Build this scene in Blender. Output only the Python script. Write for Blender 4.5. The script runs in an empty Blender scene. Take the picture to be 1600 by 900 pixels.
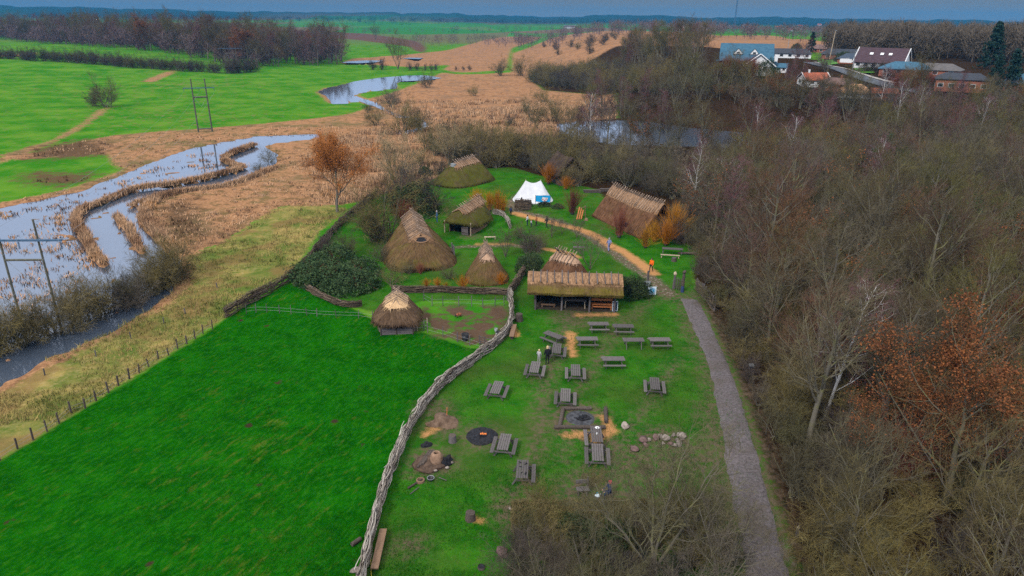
import bpy, math, random
import numpy as np
from mathutils import Vector, Matrix
sc = bpy.context.scene
COL = sc.collection
# ------------------------------------------------------------------ camera
F = 1067.0; PITCH = math.radians(21.5); ROLL = math.radians(0.6); CH = 28.0
cam = bpy.data.cameras.new('camera'); camo = bpy.data.objects.new('camera', cam); COL.objects.link(camo)
cam.sensor_width = 36.0; cam.lens = 36.0 * F / 1600.0; cam.clip_start = 0.5; cam.clip_end = 40000
camo.matrix_world = Matrix.Translation((0, 0, CH)) @ Matrix.Rotation(math.pi / 2 - PITCH, 4, 'X') @ Matrix.Rotation(ROLL, 4, 'Z')
sc.camera = camo
# ------------------------------------------------------------------ sky, sun, exposure
SUN_EL, SUN_AZ = 42.0, 215.0       # azimuth clockwise from +Y: behind the camera, a little to its left
world = bpy.data.worlds.new('World'); sc.world = world; world.use_nodes = True
wn = world.node_tree.nodes; wl = world.node_tree.links
wn.clear()
sky = wn.new('ShaderNodeTexSky'); sky.sky_type = 'NISHITA'; sky.sun_disc = False
sky.sun_elevation = math.radians(SUN_EL); sky.sun_rotation = math.radians(SUN_AZ)
sky.air_density = 1.0; sky.dust_density = 0.6; sky.ozone_density = 2.0
wtc = wn.new('ShaderNodeTexCoord'); wsep = wn.new('ShaderNodeSeparateXYZ'); wl.new(wtc.outputs['Generated'], wsep.inputs[0])
wramp = wn.new('ShaderNodeValToRGB')      # the overcast cloud deck: slate near the horizon, pale overhead
els = wramp.color_ramp.elements
els[0].position = 0.0; els[0].color = (2.9, 2.7, 2.5, 1)
els[1].position = 1.0; els[1].color = (14.0, 13.9, 14.0, 1)
e = els.new(0.026); e.color = (1.5, 1.3, 1.15, 1)
e = els.new(0.065); e.color = (5.4, 6.8, 9.6, 1)
e = els.new(0.12); e.color = (7.2, 9.0, 13.0, 1)
e = els.new(0.30); e.color = (10.0, 11.6, 15.2, 1)
e = els.new(0.5); e.color = (11.5, 11.9, 12.8, 1)
wl.new(wsep.outputs['Z'], wramp.inputs[0])
wmix = wn.new('ShaderNodeMix'); wmix.data_type = 'RGBA'; wmix.inputs[0].default_value = 0.88
wl.new(sky.outputs[0], wmix.inputs[6]); wl.new(wramp.outputs[0], wmix.inputs[7])
wbg = wn.new('ShaderNodeBackground'); wbg.inputs[1].default_value = 0.085
wl.new(wmix.outputs[2], wbg.inputs[0])
wo = wn.new('ShaderNodeOutputWorld'); wl.new(wbg.outputs[0], wo.inputs[0])
sun = bpy.data.lights.new('sun', 'SUN'); sun.energy = 2.0; sun.angle = math.radians(10); sun.color = (1.0, 0.95, 0.88)
suno = bpy.data.objects.new('sun', sun); COL.objects.link(suno)
_az, _el = math.radians(SUN_AZ), math.radians(SUN_EL)
_d = Vector((math.sin(_az) * math.cos(_el), math.cos(_az) * math.cos(_el), math.sin(_el)))
suno.rotation_euler = _d.to_track_quat('Z', 'Y').to_euler(); suno.location = (0, -20, 60)
vs = sc.view_settings
vs.view_transform = 'Standard'; vs.look = 'None'; vs.gamma = 1.0; vs.use_curve_mapping = False; vs.exposure = 0.36
sc.cycles.use_denoising = False
sc.cycles.max_bounces = 5; sc.cycles.diffuse_bounces = 0; sc.cycles.glossy_bounces = 2; sc.cycles.transparent_max_bounces = 4
sc.cycles.volume_bounces = 0
# ------------------------------------------------------------------ helpers: pixels, noise, polygons
def ray(px, py):
    u = (px - 800) / F; v = -(py - 450) / F
    c, s = math.cos(ROLL), math.sin(ROLL)
    u, v = u * c - v * s, u * s + v * c
    cp, sp = math.cos(PITCH), math.sin(PITCH)
    return (u, cp + v * sp, -sp + v * cp)
def W(px, py, z=0.0):
    r = ray(px, py); t = (z - CH) / r[2]
    return (r[0] * t, r[1] * t, z)
def hash2(ix, iy, s):
    h = (ix.astype(np.int64) * 374761393 + iy.astype(np.int64) * 668265263 + s * 1442695041) & 0xffffffff
    h = ((h ^ (h >> 13)) * 1274126177) & 0xffffffff
    return ((h ^ (h >> 16)) & 0xffff) / 65535.0
def vnoise(x, y, scale, seed=0):
    x = x / scale; y = y / scale
    ix = np.floor(x); iy = np.floor(y); fx = x - ix; fy = y - iy
    fx = fx * fx * (3 - 2 * fx); fy = fy * fy * (3 - 2 * fy)
    a = hash2(ix, iy, seed); b = hash2(ix + 1, iy, seed); c = hash2(ix, iy + 1, seed); d = hash2(ix + 1, iy + 1, seed)
    return (a * (1 - fx) + b * fx) * (1 - fy) + (c * (1 - fx) + d * fx) * fy
def sstep(a, b, x):
    t = np.clip((x - a) / (b - a), 0, 1); return t * t * (3 - 2 * t)
def poly_sd(x, y, poly):
    """signed distance (m), positive inside"""
    P = np.array(poly, float); n = len(P)
    lo = P.min(0) - 60; hi = P.max(0) + 60
    out = np.full(x.shape, -60.0)
    m = (x > lo[0]) & (x < hi[0]) & (y > lo[1]) & (y < hi[1])
    if not m.any(): return out
    X = x[m]; Y = y[m]; d2 = np.full(X.shape, 1e18); ins = np.zeros(X.shape, bool)
    for i in range(n):
        a = P[i]; b = P[(i + 1) % n]; e = b - a
        wx = X - a[0]; wy = Y - a[1]
        t = np.clip((wx * e[0] + wy * e[1]) / max(e @ e, 1e-9), 0, 1)
        d2 = np.minimum(d2, (wx - e[0] * t) ** 2 + (wy - e[1] * t) ** 2)
        c = ((a[1] > Y) != (b[1] > Y))
        with np.errstate(divide='ignore', invalid='ignore'):
            xi = a[0] + (Y - a[1]) * e[0] / (e[1] if abs(e[1]) > 1e-9 else 1e-9)
        ins ^= c & (X < xi)
    d = np.sqrt(d2); out[m] = np.where(ins, d, -d)
    return out
def line_d(x, y, line):
    P = np.array(line, float); d2 = np.full(x.shape, 1e18)
    for i in range(len(P) - 1):
        a = P[i]; e = P[i + 1] - a
        wx = x - a[0]; wy = y - a[1]
        t = np.clip((wx * e[0] + wy * e[1]) / max(e @ e, 1e-9), 0, 1)
        d2 = np.minimum(d2, (wx - e[0] * t) ** 2 + (wy - e[1] * t) ** 2)
    return np.sqrt(d2)
def WP(pts): return [W(*p)[:2] for p in pts]
def dense(pts, step):
    """resample a world polyline"""
    P = np.array(pts, float); out = [P[0]]
    for a, b in zip(P[:-1], P[1:]):
        n = max(1, int(round(np.linalg.norm(b - a) / step)))
        out += [a + (b - a) * (i + 1) / n for i in range(n)]
    return np.array(out)
def smooth_line(pts, step=0.5, it=30):
    P = dense(pts, step)
    for _ in range(it):
        Q = P.copy(); Q[1:-1] = (P[:-2] + 2 * P[1:-1] + P[2:]) / 4; P = Q
    return P
# ------------------------------------------------------------------ terrain height
RIVER = WP([(-260, 372), (-60, 334), (0, 322), (60, 311), (130, 295), (210, 264), (290, 232), (340, 222), (400, 212), (450, 210), (498, 208.5), (500, 213), (470, 218), (432, 222), (412, 226), (424, 232), (437, 240), (434, 253), (420, 264), (400, 272),
            (350, 288), (290, 297), (252, 306), (228, 322), (221, 337), (236, 357), (262, 380), (276, 404), (278, 430), (272, 450), (232, 482), (160, 520), (100, 547), (0, 594), (-200, 690), (-400, 780)])
LAKE = WP([(500, 143), (512, 137), (530, 134), (562, 126), (600, 120.5), (640, 117.5), (662, 117), (684, 121), (660, 124), (622, 126), (612, 129), (617, 136), (590, 140), (560, 143.5), (551, 149), (562, 157), (540, 160), (519, 161), (513, 153)])
CHANNEL = WP([(552, 148), (560, 151), (590, 160), (600, 167), (622, 178), (655, 183), (668, 189), (671, 195), (660, 202), (640, 208), (615, 207), (612, 204), (640, 202), (660, 194), (655, 187), (620, 182), (590, 167), (560, 156)])
POND = WP([(868, 192), (900, 188), (1000, 186), (1100, 187), (1190, 195), (1290, 212), (1270, 226), (1180, 230), (1080, 228), (960, 224), (900, 216), (872, 205)])
POOLA = WP([(533, 98.5), (545, 96.5), (570, 95), (600, 95), (588, 98), (560, 99.5)])
POOLB = WP([(628, 92), (640, 90.5), (662, 91), (655, 93)])
WATERS = [RIVER, LAKE, CHANNEL, POND, POOLA, POOLB]
STRIP_A = WP([(397, 227), (372, 236), (351, 245), (352, 252), (380, 262), (367, 267), (337, 275), (310, 282), (292, 285), (270, 290), (240, 293), (207, 297), (180, 307), (155, 318), (133, 325), (123, 333), (119, 347), (124, 359), (133, 372), (146, 394), (162, 412)])
STRIP_B = WP([(277, 300), (252, 305), (220, 315), (205, 322)])
STRIP_D = WP([(182, 338), (190, 347), (200, 356), (207, 367), (217, 386), (222, 392)])
STRIP_C = WP([(430, 262), (400, 276), (370, 287), (350, 292), (287, 300), (252, 309), (232, 322), (224, 337), (238, 357), (262, 378), (280, 396)])
STRIPS = [(STRIP_A, 0.65), (STRIP_B, 0.35), (STRIP_D, 0.6), (STRIP_C, 1.0)]
def h_base(x, y):
    x = np.asarray(x, float); y = np.asarray(y, float)
    r = np.hypot(x, y)
    p = (x - 60) * 0.5 + (y - 150) * 0.866
    k = sstep(230, 560, r)
    lo = 0.12 - 0.11 * k; hi = 0.28 - 0.14 * k
    q = x / np.maximum(y, 1.0)
    q = np.where(y < 1, 1.0, q)
    hill = 14 * sstep(26, 96, p) * sstep(lo, hi, q) * (1 - 0.7 * sstep(900, 1800, r))
    left = 5.0 * sstep(260, 560, r) * sstep(-0.25, -0.5, q) * (1 - sstep(1000, 2000, r))
    und = (vnoise(x, y, 160, 3) - 0.5) * 3.0 * sstep(180, 600, r)
    ang = np.arctan2(x, np.maximum(y, -1e9))
    far = sstep(2600, 5200, r) * (74 - 34 * sstep(-0.75, 0.5, ang) + 20 * (vnoise(ang * 1000, ang * 0, 60, 5) - 0.5) + 7 * (vnoise(ang * 1000, ang * 0, 9, 6) - 0.5))
    mid = sstep(1500, 2600, r) * 14 * vnoise(x, y, 900, 8)
    far = far + sstep(2600, 5200, r) * 10 * (vnoise(x, y, 130, 9) + vnoise(x, y, 60, 10) - 1)
    return np.where(y > -50, hill + left + und + far + mid, und)
def hb(x, y): return float(h_base(np.array([x]), np.array([y]))[0])
_ts = 24 * 1.006 ** np.arange(1000)
def gp(px, py):
    """pixel of the photograph -> point on the terrain"""
    r = np.array(ray(px, py)); P = r[None, :] * (_ts / math.hypot(r[0], r[1]))[:, None]
    z = P[:, 2] + CH - h_base(P[:, 0], P[:, 1])
    i = int(np.argmax(z < 0))
    if z[i] >= 0: return (float(P[-1, 0]), float(P[-1, 1]), 0.0)
    if i == 0: q = P[0]
    else:
        f = z[i - 1] / (z[i - 1] - z[i]); q = P[i - 1] + (P[i] - P[i - 1]) * f
    return (float(q[0]), float(q[1]), hb(q[0], q[1]))
WATER_Z = -0.28
def h_full(x, y):
    z = h_base(x, y)
    r = np.hypot(x, y)
    sd = np.full(x.shape, -60.0)
    for w in WATERS: sd = np.maximum(sd, poly_sd(x, y, w))
    strip = np.full(x.shape, 0.0)
    for L, w in STRIPS:
        strip = np.maximum(strip, 1 - sstep(w * 0.5, w * 1.5, line_d(x, y, L)))
    wob = (vnoise(x, y, 3.0, 21) - 0.5) * 2.2 + (vnoise(x, y, 0.9, 22) - 0.5) * 1.0
    tus = sstep(0.68, 0.80, vnoise(x, y, 1.3, 23) * 0.75 + 0.25 * vnoise(x, y, 12, 24)) * 0.95
    dep = -1.1 * sstep(-1.2, 2.4, sd + wob * 0.55)
    dep = np.where(sd > -4, dep + tus * sstep(0.5, 3, sd) * (1 - sstep(8, 16, sd) * 0.3), dep)
    dep = dep * (1 - strip) + strip * 0.10
    near = 1 - sstep(60, 160, r)
    bump = (vnoise(x, y, 1.1, 31) - 0.5) * 0.10 * near + (vnoise(x, y, 6, 32) - 0.5) * 0.18 * (1 - sstep(100, 300, r))
    return z + dep + bump
# ------------------------------------------------------------------ mesh builder
class MB:
    def __init__(s): s.v = []; s.l = []; s.n = []; s.m = []; s.nv = 0
    def add(s, V, Fc, mi=0):
        V = np.asarray(V, float).reshape(-1, 3); Fc = np.asarray(Fc, np.int64)
        if Fc.size == 0: return s
        s.v.append(V); s.l.append((Fc + s.nv).ravel()); s.n.append(np.full(len(Fc), Fc.shape[1], np.int64)); s.m.append(np.full(len(Fc), mi, np.int64)); s.nv += len(V)
        return s
    def box(s, c, d, rz=0.0, mi=0, M=None):
        x, y, z = d[0] / 2, d[1] / 2, d[2] / 2
        V = np.array([[-x, -y, -z], [x, -y, -z], [x, y, -z], [-x, y, -z], [-x, -y, z], [x, -y, z], [x, y, z], [-x, y, z]])
        if M is not None: V = V @ np.array(M).T
        if rz:
            c_, s_ = math.cos(rz), math.sin(rz); V = V @ np.array([[c_, s_, 0], [-s_, c_, 0], [0, 0, 1]])
        return s.add(V + np.array(c), [[0, 3, 2, 1], [4, 5, 6, 7], [0, 1, 5, 4], [1, 2, 6, 5], [2, 3, 7, 6], [3, 0, 4, 7]], mi)
    def tubes(s, P, R, n=6, mi=0, cap=False):
        P = np.asarray(P, float); R = np.asarray(R, float)
        if P.ndim == 2: P = P[None]; R = R[None]
        B, K = P.shape[:2]
        T = np.gradient(P, axis=1); T /= np.linalg.norm(T, axis=2, keepdims=True) + 1e-9
        mt = P[:, -1] - P[:, 0]; mt /= np.linalg.norm(mt, axis=1, keepdims=True) + 1e-9
        ref = np.where(np.abs(mt[:, 2:3]) < 0.8, np.array([[0, 0, 1.0]]), np.array([[1.0, 0.1, 0]]))
        A = np.cross(T, ref[:, None, :]); A /= np.linalg.norm(A, axis=2, keepdims=True) + 1e-9
        Bn = np.cross(T, A)
        th = np.arange(n) * 2 * np.pi / n
        V = P[:, :, None, :] + R[:, :, None, None] * (np.cos(th)[None, None, :, None] * A[:, :, None, :] + np.sin(th)[None, None, :, None] * Bn[:, :, None, :])
        b = np.arange(B)[:, None, None] * (K * n); k = np.arange(K - 1)[None, :, None] * n; j = np.arange(n)[None, None, :]; j2 = (j + 1) % n
        Fc = np.stack([b + k + j, b + k + j2, b + k + n + j2, b + k + n + j], -1).reshape(-1, 4)
        base = s.nv
        s.add(V, Fc, mi)
        if cap:
            for bi in range(B):
                o = base + bi * K * n
                s.l.append(o + np.arange(n)[::-1]); s.n.append(np.array([n])); s.m.append(np.array([mi]))
                s.l.append(o + (K - 1) * n + np.arange(n)); s.n.append(np.array([n])); s.m.append(np.array([mi]))
        return s
    def rod(s, a, b, r, n=7, mi=0, r2=None):
        return s.tubes(np.array([[a, b]], float), np.array([[r, r if r2 is None else r2]]), n, mi, True)
    def ball(s, c, r, seg=12, rings=8, mi=0, noise=0.0, seed=1):
        c = np.array(c, float); r = np.array(r if hasattr(r, '__len__') else (r, r, r), float)
        th = np.linspace(0, np.pi, rings + 1)[:, None]; ph = np.arange(seg)[None, :] * 2 * np.pi / seg
        D = np.stack([np.sin(th) * np.cos(ph), np.sin(th) * np.sin(ph), np.cos(th) + 0 * ph], -1)
        if noise:
            D = D * (1 + noise * (vnoise(D[..., 0] * 10 + 50, D[..., 1] * 10 + D[..., 2] * 17, 6, seed)[..., None] - 0.5) * 2)
        V = (c + D * r).reshape(-1, 3)
        i = np.arange(rings)[:, None] * seg; j = np.arange(seg)[None, :]; j2 = (j + 1) % seg
        return s.add(V, np.stack([i + j, i + seg + j, i + seg + j2, i + j2], -1).reshape(-1, 4), mi)
    def lathe(s, prof, c=(0, 0, 0), seg=16, mi=0):
        prof = np.array(prof, float); ph = np.arange(seg) * 2 * np.pi / seg
        V = np.stack([prof[:, 0:1] * np.cos(ph) + c[0], prof[:, 0:1] * np.sin(ph) + c[1], prof[:, 1:2] + 0 * ph + c[2]], -1).reshape(-1, 3)
        i = np.arange(len(prof) - 1)[:, None] * seg; j = np.arange(seg)[None, :]; j2 = (j + 1) % seg
        return s.add(V, np.stack([i + j, i + j2, i + seg + j2, i + seg + j], -1).reshape(-1, 4), mi)
    def mesh(s, name, mats=None, smooth=False):
        me = bpy.data.meshes.new(name)
        if s.v:
            V = np.concatenate(s.v); L = np.concatenate(s.l); N = np.concatenate(s.n); M = np.concatenate(s.m)
            me.vertices.add(len(V)); me.vertices.foreach_set('co', V.astype(np.float32).ravel())
            me.loops.add(len(L)); me.loops.foreach_set('vertex_index', L.astype(np.int32))
            me.polygons.add(len(N)); st = np.concatenate([[0], np.cumsum(N)[:-1]])
            me.polygons.foreach_set('loop_start', st.astype(np.int32))
            me.polygons.foreach_set('material_index', M.astype(np.int32))
            me.polygons.foreach_set('use_smooth', np.full(len(N), smooth, bool))
            me.update(calc_edges=True)
        for m in (mats if isinstance(mats, (list, tuple)) else [mats]):
            if m: me.materials.append(m)
        return me
    def obj(s, name, mats, parent=None, smooth=False):
        return link(name, s.mesh(name, mats, smooth), parent)
def link(name, data, parent=None):
    o = bpy.data.objects.new(name, data); COL.objects.link(o)
    if parent: o.parent = parent
    return o
def tag(o, label=None, cat=None, group=None, kind=None):
    if label: o['label'] = label
    if cat: o['category'] = cat
    if group: o['group'] = group
    if kind: o['kind'] = kind
    return o
def thing(name, label, cat, loc=(0, 0, 0), rz=0.0, group=None, s=None):
    o = link(name, None); o.location = loc; o.rotation_euler = (0, 0, rz); o.empty_display_size = 0.3
    if s: o.scale = (s, s, s) if not hasattr(s, '__len__') else s
    return tag(o, label, cat, group)
def structure(o): o['kind'] = 'structure'; return o
def copy_tree(o, parent=None):
    c = o.copy(); COL.objects.link(c); c.parent = parent
    for ch in o.children: copy_tree(ch, c)
    return c
# ------------------------------------------------------------------ material builder
class NT:
    def __init__(s, name, rough=0.9, spec=0.2):
        s.m = bpy.data.materials.new(name); s.m.use_nodes = True; s.t = s.m.node_tree; s.n = s.t.nodes
        s.b = s.n['Principled BSDF']; s.b.inputs['Roughness'].default_value = rough
        s.b.inputs['Specular IOR Level'].default_value = spec
        s.tc = s.n.new('ShaderNodeTexCoord'); s.co = s.tc.outputs['Object']
    def L(s, a, b):
        if isinstance(a, (int, float)): b.default_value = a
        elif isinstance(a, tuple): b.default_value = a if len(a) == 4 else a + (1,) if b.type == 'RGBA' else a
        else: s.t.links.new(a, b)
    def vec(s, scale, co=None, rot=(0, 0, 0)):
        m = s.n.new('ShaderNodeMapping'); s.L(co or s.co, m.inputs[0]); m.inputs['Scale'].default_value = scale; m.inputs['Rotation'].default_value = rot; return m.outputs[0]
    def noise(s, scale, detail=4, rough=0.55, co=None, dist=0.0):
        x = s.n.new('ShaderNodeTexNoise'); s.L(co or s.co, x.inputs['Vector']); x.inputs['Scale'].default_value = scale; x.inputs['Detail'].default_value = detail; x.inputs['Roughness'].default_value = rough; x.inputs['Distortion'].default_value = dist
        return x.outputs[0]
    def voro(s, scale, co=None, out='Distance'):
        x = s.n.new('ShaderNodeTexVoronoi'); s.L(co or s.co, x.inputs['Vector']); x.inputs['Scale'].default_value = scale; return x.outputs[out]
    def math(s, op, a, b=0.0, c=None):
        x = s.n.new('ShaderNodeMath'); x.operation = op; s.L(a, x.inputs[0]); s.L(b, x.inputs[1])
        if c is not None: s.L(c, x.inputs[2])
        return x.outputs[0]
    def rng(s, v, a, b, c=0.0, d=1.0):
        x = s.n.new('ShaderNodeMapRange'); x.interpolation_type = 'SMOOTHSTEP'; s.L(v, x.inputs[0])
        for i, q in enumerate((a, b, c, d)): x.inputs[1 + i].default_value = q
        return x.outputs[0]
    def mix(s, f, a, b, mode='MIX'):
        x = s.n.new('ShaderNodeMix'); x.data_type = 'RGBA'; x.blend_type = mode; s.L(f, x.inputs[0]); s.L(a, x.inputs[6]); s.L(b, x.inputs[7]); return x.outputs[2]
    def ramp(s, f, stops):
        x = s.n.new('ShaderNodeValToRGB'); s.L(f, x.inputs[0]); e = x.color_ramp.elements
        e[0].position, e[0].color = stops[0][0], stops[0][1] + (1,)
        e[1].position, e[1].color = stops[-1][0], stops[-1][1] + (1,)
        for p, c in stops[1:-1]: q = e.new(p); q.color = c + (1,)
        return x.outputs[0]
    def attr(s, name, out='Fac'):
        x = s.n.new('ShaderNodeAttribute'); x.attribute_name = name; return x.outputs[out]
    def rand(s): return s.n.new('ShaderNodeObjectInfo').outputs['Random']
    def bump(s, h, strength=0.5, dist=0.05):
        x = s.n.new('ShaderNodeBump'); s.L(h, x.inputs['Height']); x.inputs['Strength'].default_value = strength; x.inputs['Distance'].default_value = dist
        s.t.links.new(x.outputs[0], s.b.inputs['Normal'])
    def out(s, col): s.L(col, s.b.inputs['Base Color']); return s.m
def mk(name, c1, c2, scale=6.0, rough=0.85, spec=0.2, stretch=(1, 1, 1), bump=0.3, bd=0.02, rnd=0.0, detail=5):
    t = NT(name, rough, spec); v = t.vec(stretch)
    n = t.noise(scale, detail, 0.6, v)
    c = t.mix(t.rng(n, 0.3, 0.7), c1, c2)
    if rnd:
        r = t.rng(t.rand(), 0, 1, 1 - rnd, 1 + rnd * 0.6)
        h = t.n.new('ShaderNodeHueSaturation'); t.L(r, h.inputs['Value']); t.L(c, h.inputs['Color']); c = h.outputs[0]
    if bump: t.bump(n, bump, bd)
    return t.out(c)
M = {}
M['wood_grey'] = mk('weathered_wood', (0.060, 0.052, 0.052), (0.19, 0.168, 0.165), 5, stretch=(1.2, 16, 16), rnd=0.3)
M['wood_dark'] = mk('dark_wood', (0.05, 0.038, 0.03), (0.12, 0.095, 0.08), 5, stretch=(3, 3, 1), rnd=0.2)
M['wood_brown'] = mk('brown_wood', (0.15, 0.09, 0.055), (0.27, 0.17, 0.11), 5, stretch=(2, 9, 9))
M['wood_orange'] = mk('orange_wood', (0.42, 0.13, 0.04), (0.58, 0.22, 0.08), 6, stretch=(2, 9, 9))
M['wood_pale'] = mk('pale_wood', (0.38, 0.29, 0.19), (0.55, 0.45, 0.32), 6, stretch=(3, 3, 1), rnd=0.2)
M['pole_wood'] = mk('ridge_pole_wood', (0.16, 0.11, 0.08), (0.46, 0.33, 0.24), 7, rnd=0.35)
def withy_mat(name, stops):
    t = NT(name, 0.85, 0.1); n = t.noise(2.5, 5); c = t.ramp(t.math('ADD', t.math('MULTIPLY', t.attr('tint'), 0.7), t.math('MULTIPLY', n, 0.3)), stops); t.bump(n, .3, .02); return t.out(c)
M['withy'] = withy_mat('withy', [(0.15, (0.06, 0.045, 0.034)), (0.42, (0.27, 0.225, 0.18)), (0.85, (0.60, 0.54, 0.47))])
M['withy_dark'] = withy_mat('withy_dark', [(0.15, (0.03, 0.02, 0.014)), (0.5, (0.11, 0.08, 0.055)), (0.9, (0.24, 0.18, 0.13))])
M['black'] = mk('black_plastic', (0.008, 0.008, 0.01), (0.018, 0.018, 0.022), 8, rough=0.5, spec=0.4)
M['white_paint'] = mk('white_paint', (0.72, 0.72, 0.72), (0.82, 0.82, 0.81), 3, rough=0.6)
M['canvas'] = mk('white_canvas', (0.56, 0.57, 0.60), (0.66, 0.67, 0.68), 1.5, rough=0.9, bump=0.2, bd=0.05)
M['metal_grey'] = mk('grey_metal', (0.22, 0.24, 0.25), (0.32, 0.34, 0.35), 5, rough=0.5, spec=0.5)
M['pylon_wood'] = mk('pylon_wood', (0.07, 0.07, 0.052), (0.17, 0.165, 0.125), 4, stretch=(4, 4, 0.6), rnd=0.1)
M['pylon_arm'] = mk('pylon_arm', (0.05, 0.10, 0.17), (0.09, 0.16, 0.25), 4, rough=0.6)
M['charcoal'] = mk('charcoal', (0.006, 0.006, 0.008), (0.03, 0.03, 0.035), 6, bump=0.6, bd=0.05)
M['ash'] = mk('ash', (0.03, 0.03, 0.034), (0.085, 0.088, 0.098), 3, bump=0.5)
M['clay'] = mk('clay', (0.20, 0.12, 0.075), (0.33, 0.21, 0.14), 4, bump=0.5, bd=0.05)
M['stone'] = mk('stone', (0.16, 0.13, 0.11), (0.38, 0.32, 0.28), 3, bump=0.5, bd=0.05, rnd=0.35)
M['glass'] = mk('window_glass', (0.02, 0.025, 0.03), (0.05, 0.06, 0.07), 1, rough=0.1, spec=0.6, bump=0)
M['skin'] = mk('skin', (0.50, 0.30, 0.22), (0.58, 0.36, 0.27), 9, bump=0)
M['sign_white'] = mk('sign_white', (0.62, 0.74, 0.82), (0.70, 0.80, 0.86), 2, rough=0.5, bump=0)
M['sign_blue'] = mk('sign_blue', (0.02, 0.27, 0.50), (0.03, 0.32, 0.56), 2, rough=0.5, bump=0)
M['sign_navy'] = mk('sign_navy', (0.015, 0.03, 0.07), (0.03, 0.05, 0.10), 2, rough=0.5, bump=0)
def em():
    t = NT('embers', 0.9); n = t.noise(14, 3)
    t.L(t.ramp(n, [(0.4, (0.05, 0.01, 0.004)), (0.62, (1.0, 0.28, 0.06))]), t.b.inputs['Emission Color']); t.b.inputs['Emission Strength'].default_value = 1.2
    return t.out((0.06, 0.03, 0.02, 1))
M['embers'] = em()
def thatch_mat(name, lo, hi, moss, mossamt, eave=False):
    t = NT(name, 0.95, 0.05); uv = t.tc.outputs['UV']
    s1 = t.noise(1.0, 5, 0.65, t.vec((9, 0.9, 1), uv)); s2 = t.noise(1.0, 4, 0.6, t.vec((26, 2.2, 1), uv))
    big = t.noise(0.55, 4, 0.6); fine = t.noise(7, 4, 0.7)
    c = t.mix(t.rng(t.math('ADD', t.math('MULTIPLY', s1, 0.5), t.math('MULTIPLY', s2, 0.5)), 0.34, 0.66), lo, hi)
    mf = t.rng(t.math('ADD', t.math('MULTIPLY', big, 0.6), t.math('MULTIPLY', fine, 0.4)), 0.62 - 0.26 * mossamt, 0.80 - 0.26 * mossamt, 0, 0.85)
    if eave:
        sx_ = t.n.new('ShaderNodeSeparateXYZ'); t.L(uv, sx_.inputs[0]); mf = t.math('MAXIMUM', mf, t.math('MULTIPLY', t.rng(sx_.outputs[1], -1.7, -2.5, 0, 1), t.rng(t.math('ADD', t.math('MULTIPLY', big, .4), t.math('MULTIPLY', fine, .6)), .40, .56, 0, .8)))
    c = t.mix(mf, c, moss)
    v = t.noise(0.9, 3); c = t.mix(t.rng(v, 0.35, 0.75, 0, 0.45), c, (lo[0] * 0.7, lo[1] * 0.6, lo[2] * 0.6, 1))
    t.bump(t.math('ADD', s2, fine), 0.9, 0.08)
    return t.out(c)
M['thatch_brown'] = thatch_mat('thatch_brown', (0.055, 0.035, 0.022), (0.20, 0.125, 0.075), (0.09, 0.085, 0.015, 1), 0.35)
M['thatch_moss'] = thatch_mat('thatch_moss', (0.06, 0.045, 0.02), (0.15, 0.115, 0.05), (0.085, 0.09, 0.012, 1), 1.0)
M['thatch_olive'] = thatch_mat('thatch_olive', (0.07, 0.043, 0.025), (0.225, 0.135, 0.06), (0.115, 0.10, 0.020, 1), 0.6)
M['thatch_dark'] = thatch_mat('thatch_dark', (0.03, 0.022, 0.018), (0.10, 0.07, 0.055), (0.05, 0.045, 0.015, 1), 0.2)
M['thatch_red'] = thatch_mat('thatch_red', (0.060, 0.030, 0.018), (0.23, 0.118, 0.062), (0.09, 0.08, 0.015, 1), 0.35)
M['thatch_shelter'] = thatch_mat('thatch_shelter', (0.07, 0.042, 0.022), (0.22, 0.135, 0.065), (0.135, 0.115, 0.014, 1), 0.15, True)
def straw_mat(name, lo, hi):
    t = NT(name, 0.9, 0.1); uv = t.tc.outputs['UV']
    s1 = t.noise(1.0, 5, 0.65, t.vec((14, 1.2, 1), uv)); f = t.noise(11, 4, 0.7)
    n = t.math('ADD', t.math('MULTIPLY', s1, 0.6), t.math('MULTIPLY', f, 0.4)); t.bump(n, 0.9, 0.06)
    return t.out(t.mix(t.rng(n, 0.35, 0.65), lo, hi))
M['straw'] = straw_mat('ridge_straw', (0.26, 0.15, 0.095), (0.62, 0.41, 0.27))
M['straw_dark'] = straw_mat('ridge_straw_dark', (0.12, 0.068, 0.038), (0.40, 0.235, 0.13))
M['straw_gold'] = straw_mat('ridge_straw_gold', (0.38, 0.23, 0.11), (0.78, 0.53, 0.30))
M['wattle'] = mk('wattle_wall', (0.08, 0.06, 0.05), (0.26, 0.20, 0.16), 3, stretch=(1, 1, 14), bump=0.6, bd=0.05)
# ------------------------------------------------------------------ the ground
Z_MEADOW = WP([(-300, 850), (0, 722), (30, 704), (60, 686), (105, 655), (150, 627), (205, 595), (250, 566), (300, 535), (355, 497), (395, 470), (455, 443), (480, 450), (545, 478), (580, 497), (620, 525), (660, 518), (735, 543), (762, 546), (700, 590), (655, 640), (628, 690), (606, 740), (588, 800), (575, 860), (566, 905), (545, 1100), (-500, 1250)])
Z_LAWN = WP([(455, 441), (520, 362), (560, 325), (600, 300), (660, 300), (690, 262), (770, 262), (800, 262), (850, 275), (930, 296), (960, 330), (1000, 372), (1050, 372), (1090, 390), (1080, 430), (1094, 468), (1122, 525), (1147, 580), (1168, 640), (1191, 720), (1212, 790), (1232, 860), (1249, 930), (1295, 1100), (545, 1100), (566, 905), (588, 800), (606, 740), (628, 690), (655, 640), (700, 590), (762, 546), (800, 520), (800, 470), (660, 470), (600, 490), (545, 478)])
Z_PEN = WP([(640, 512), (662, 480), (720, 478), (793, 478), (800, 505), (786, 528), (750, 549), (715, 534)])
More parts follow.
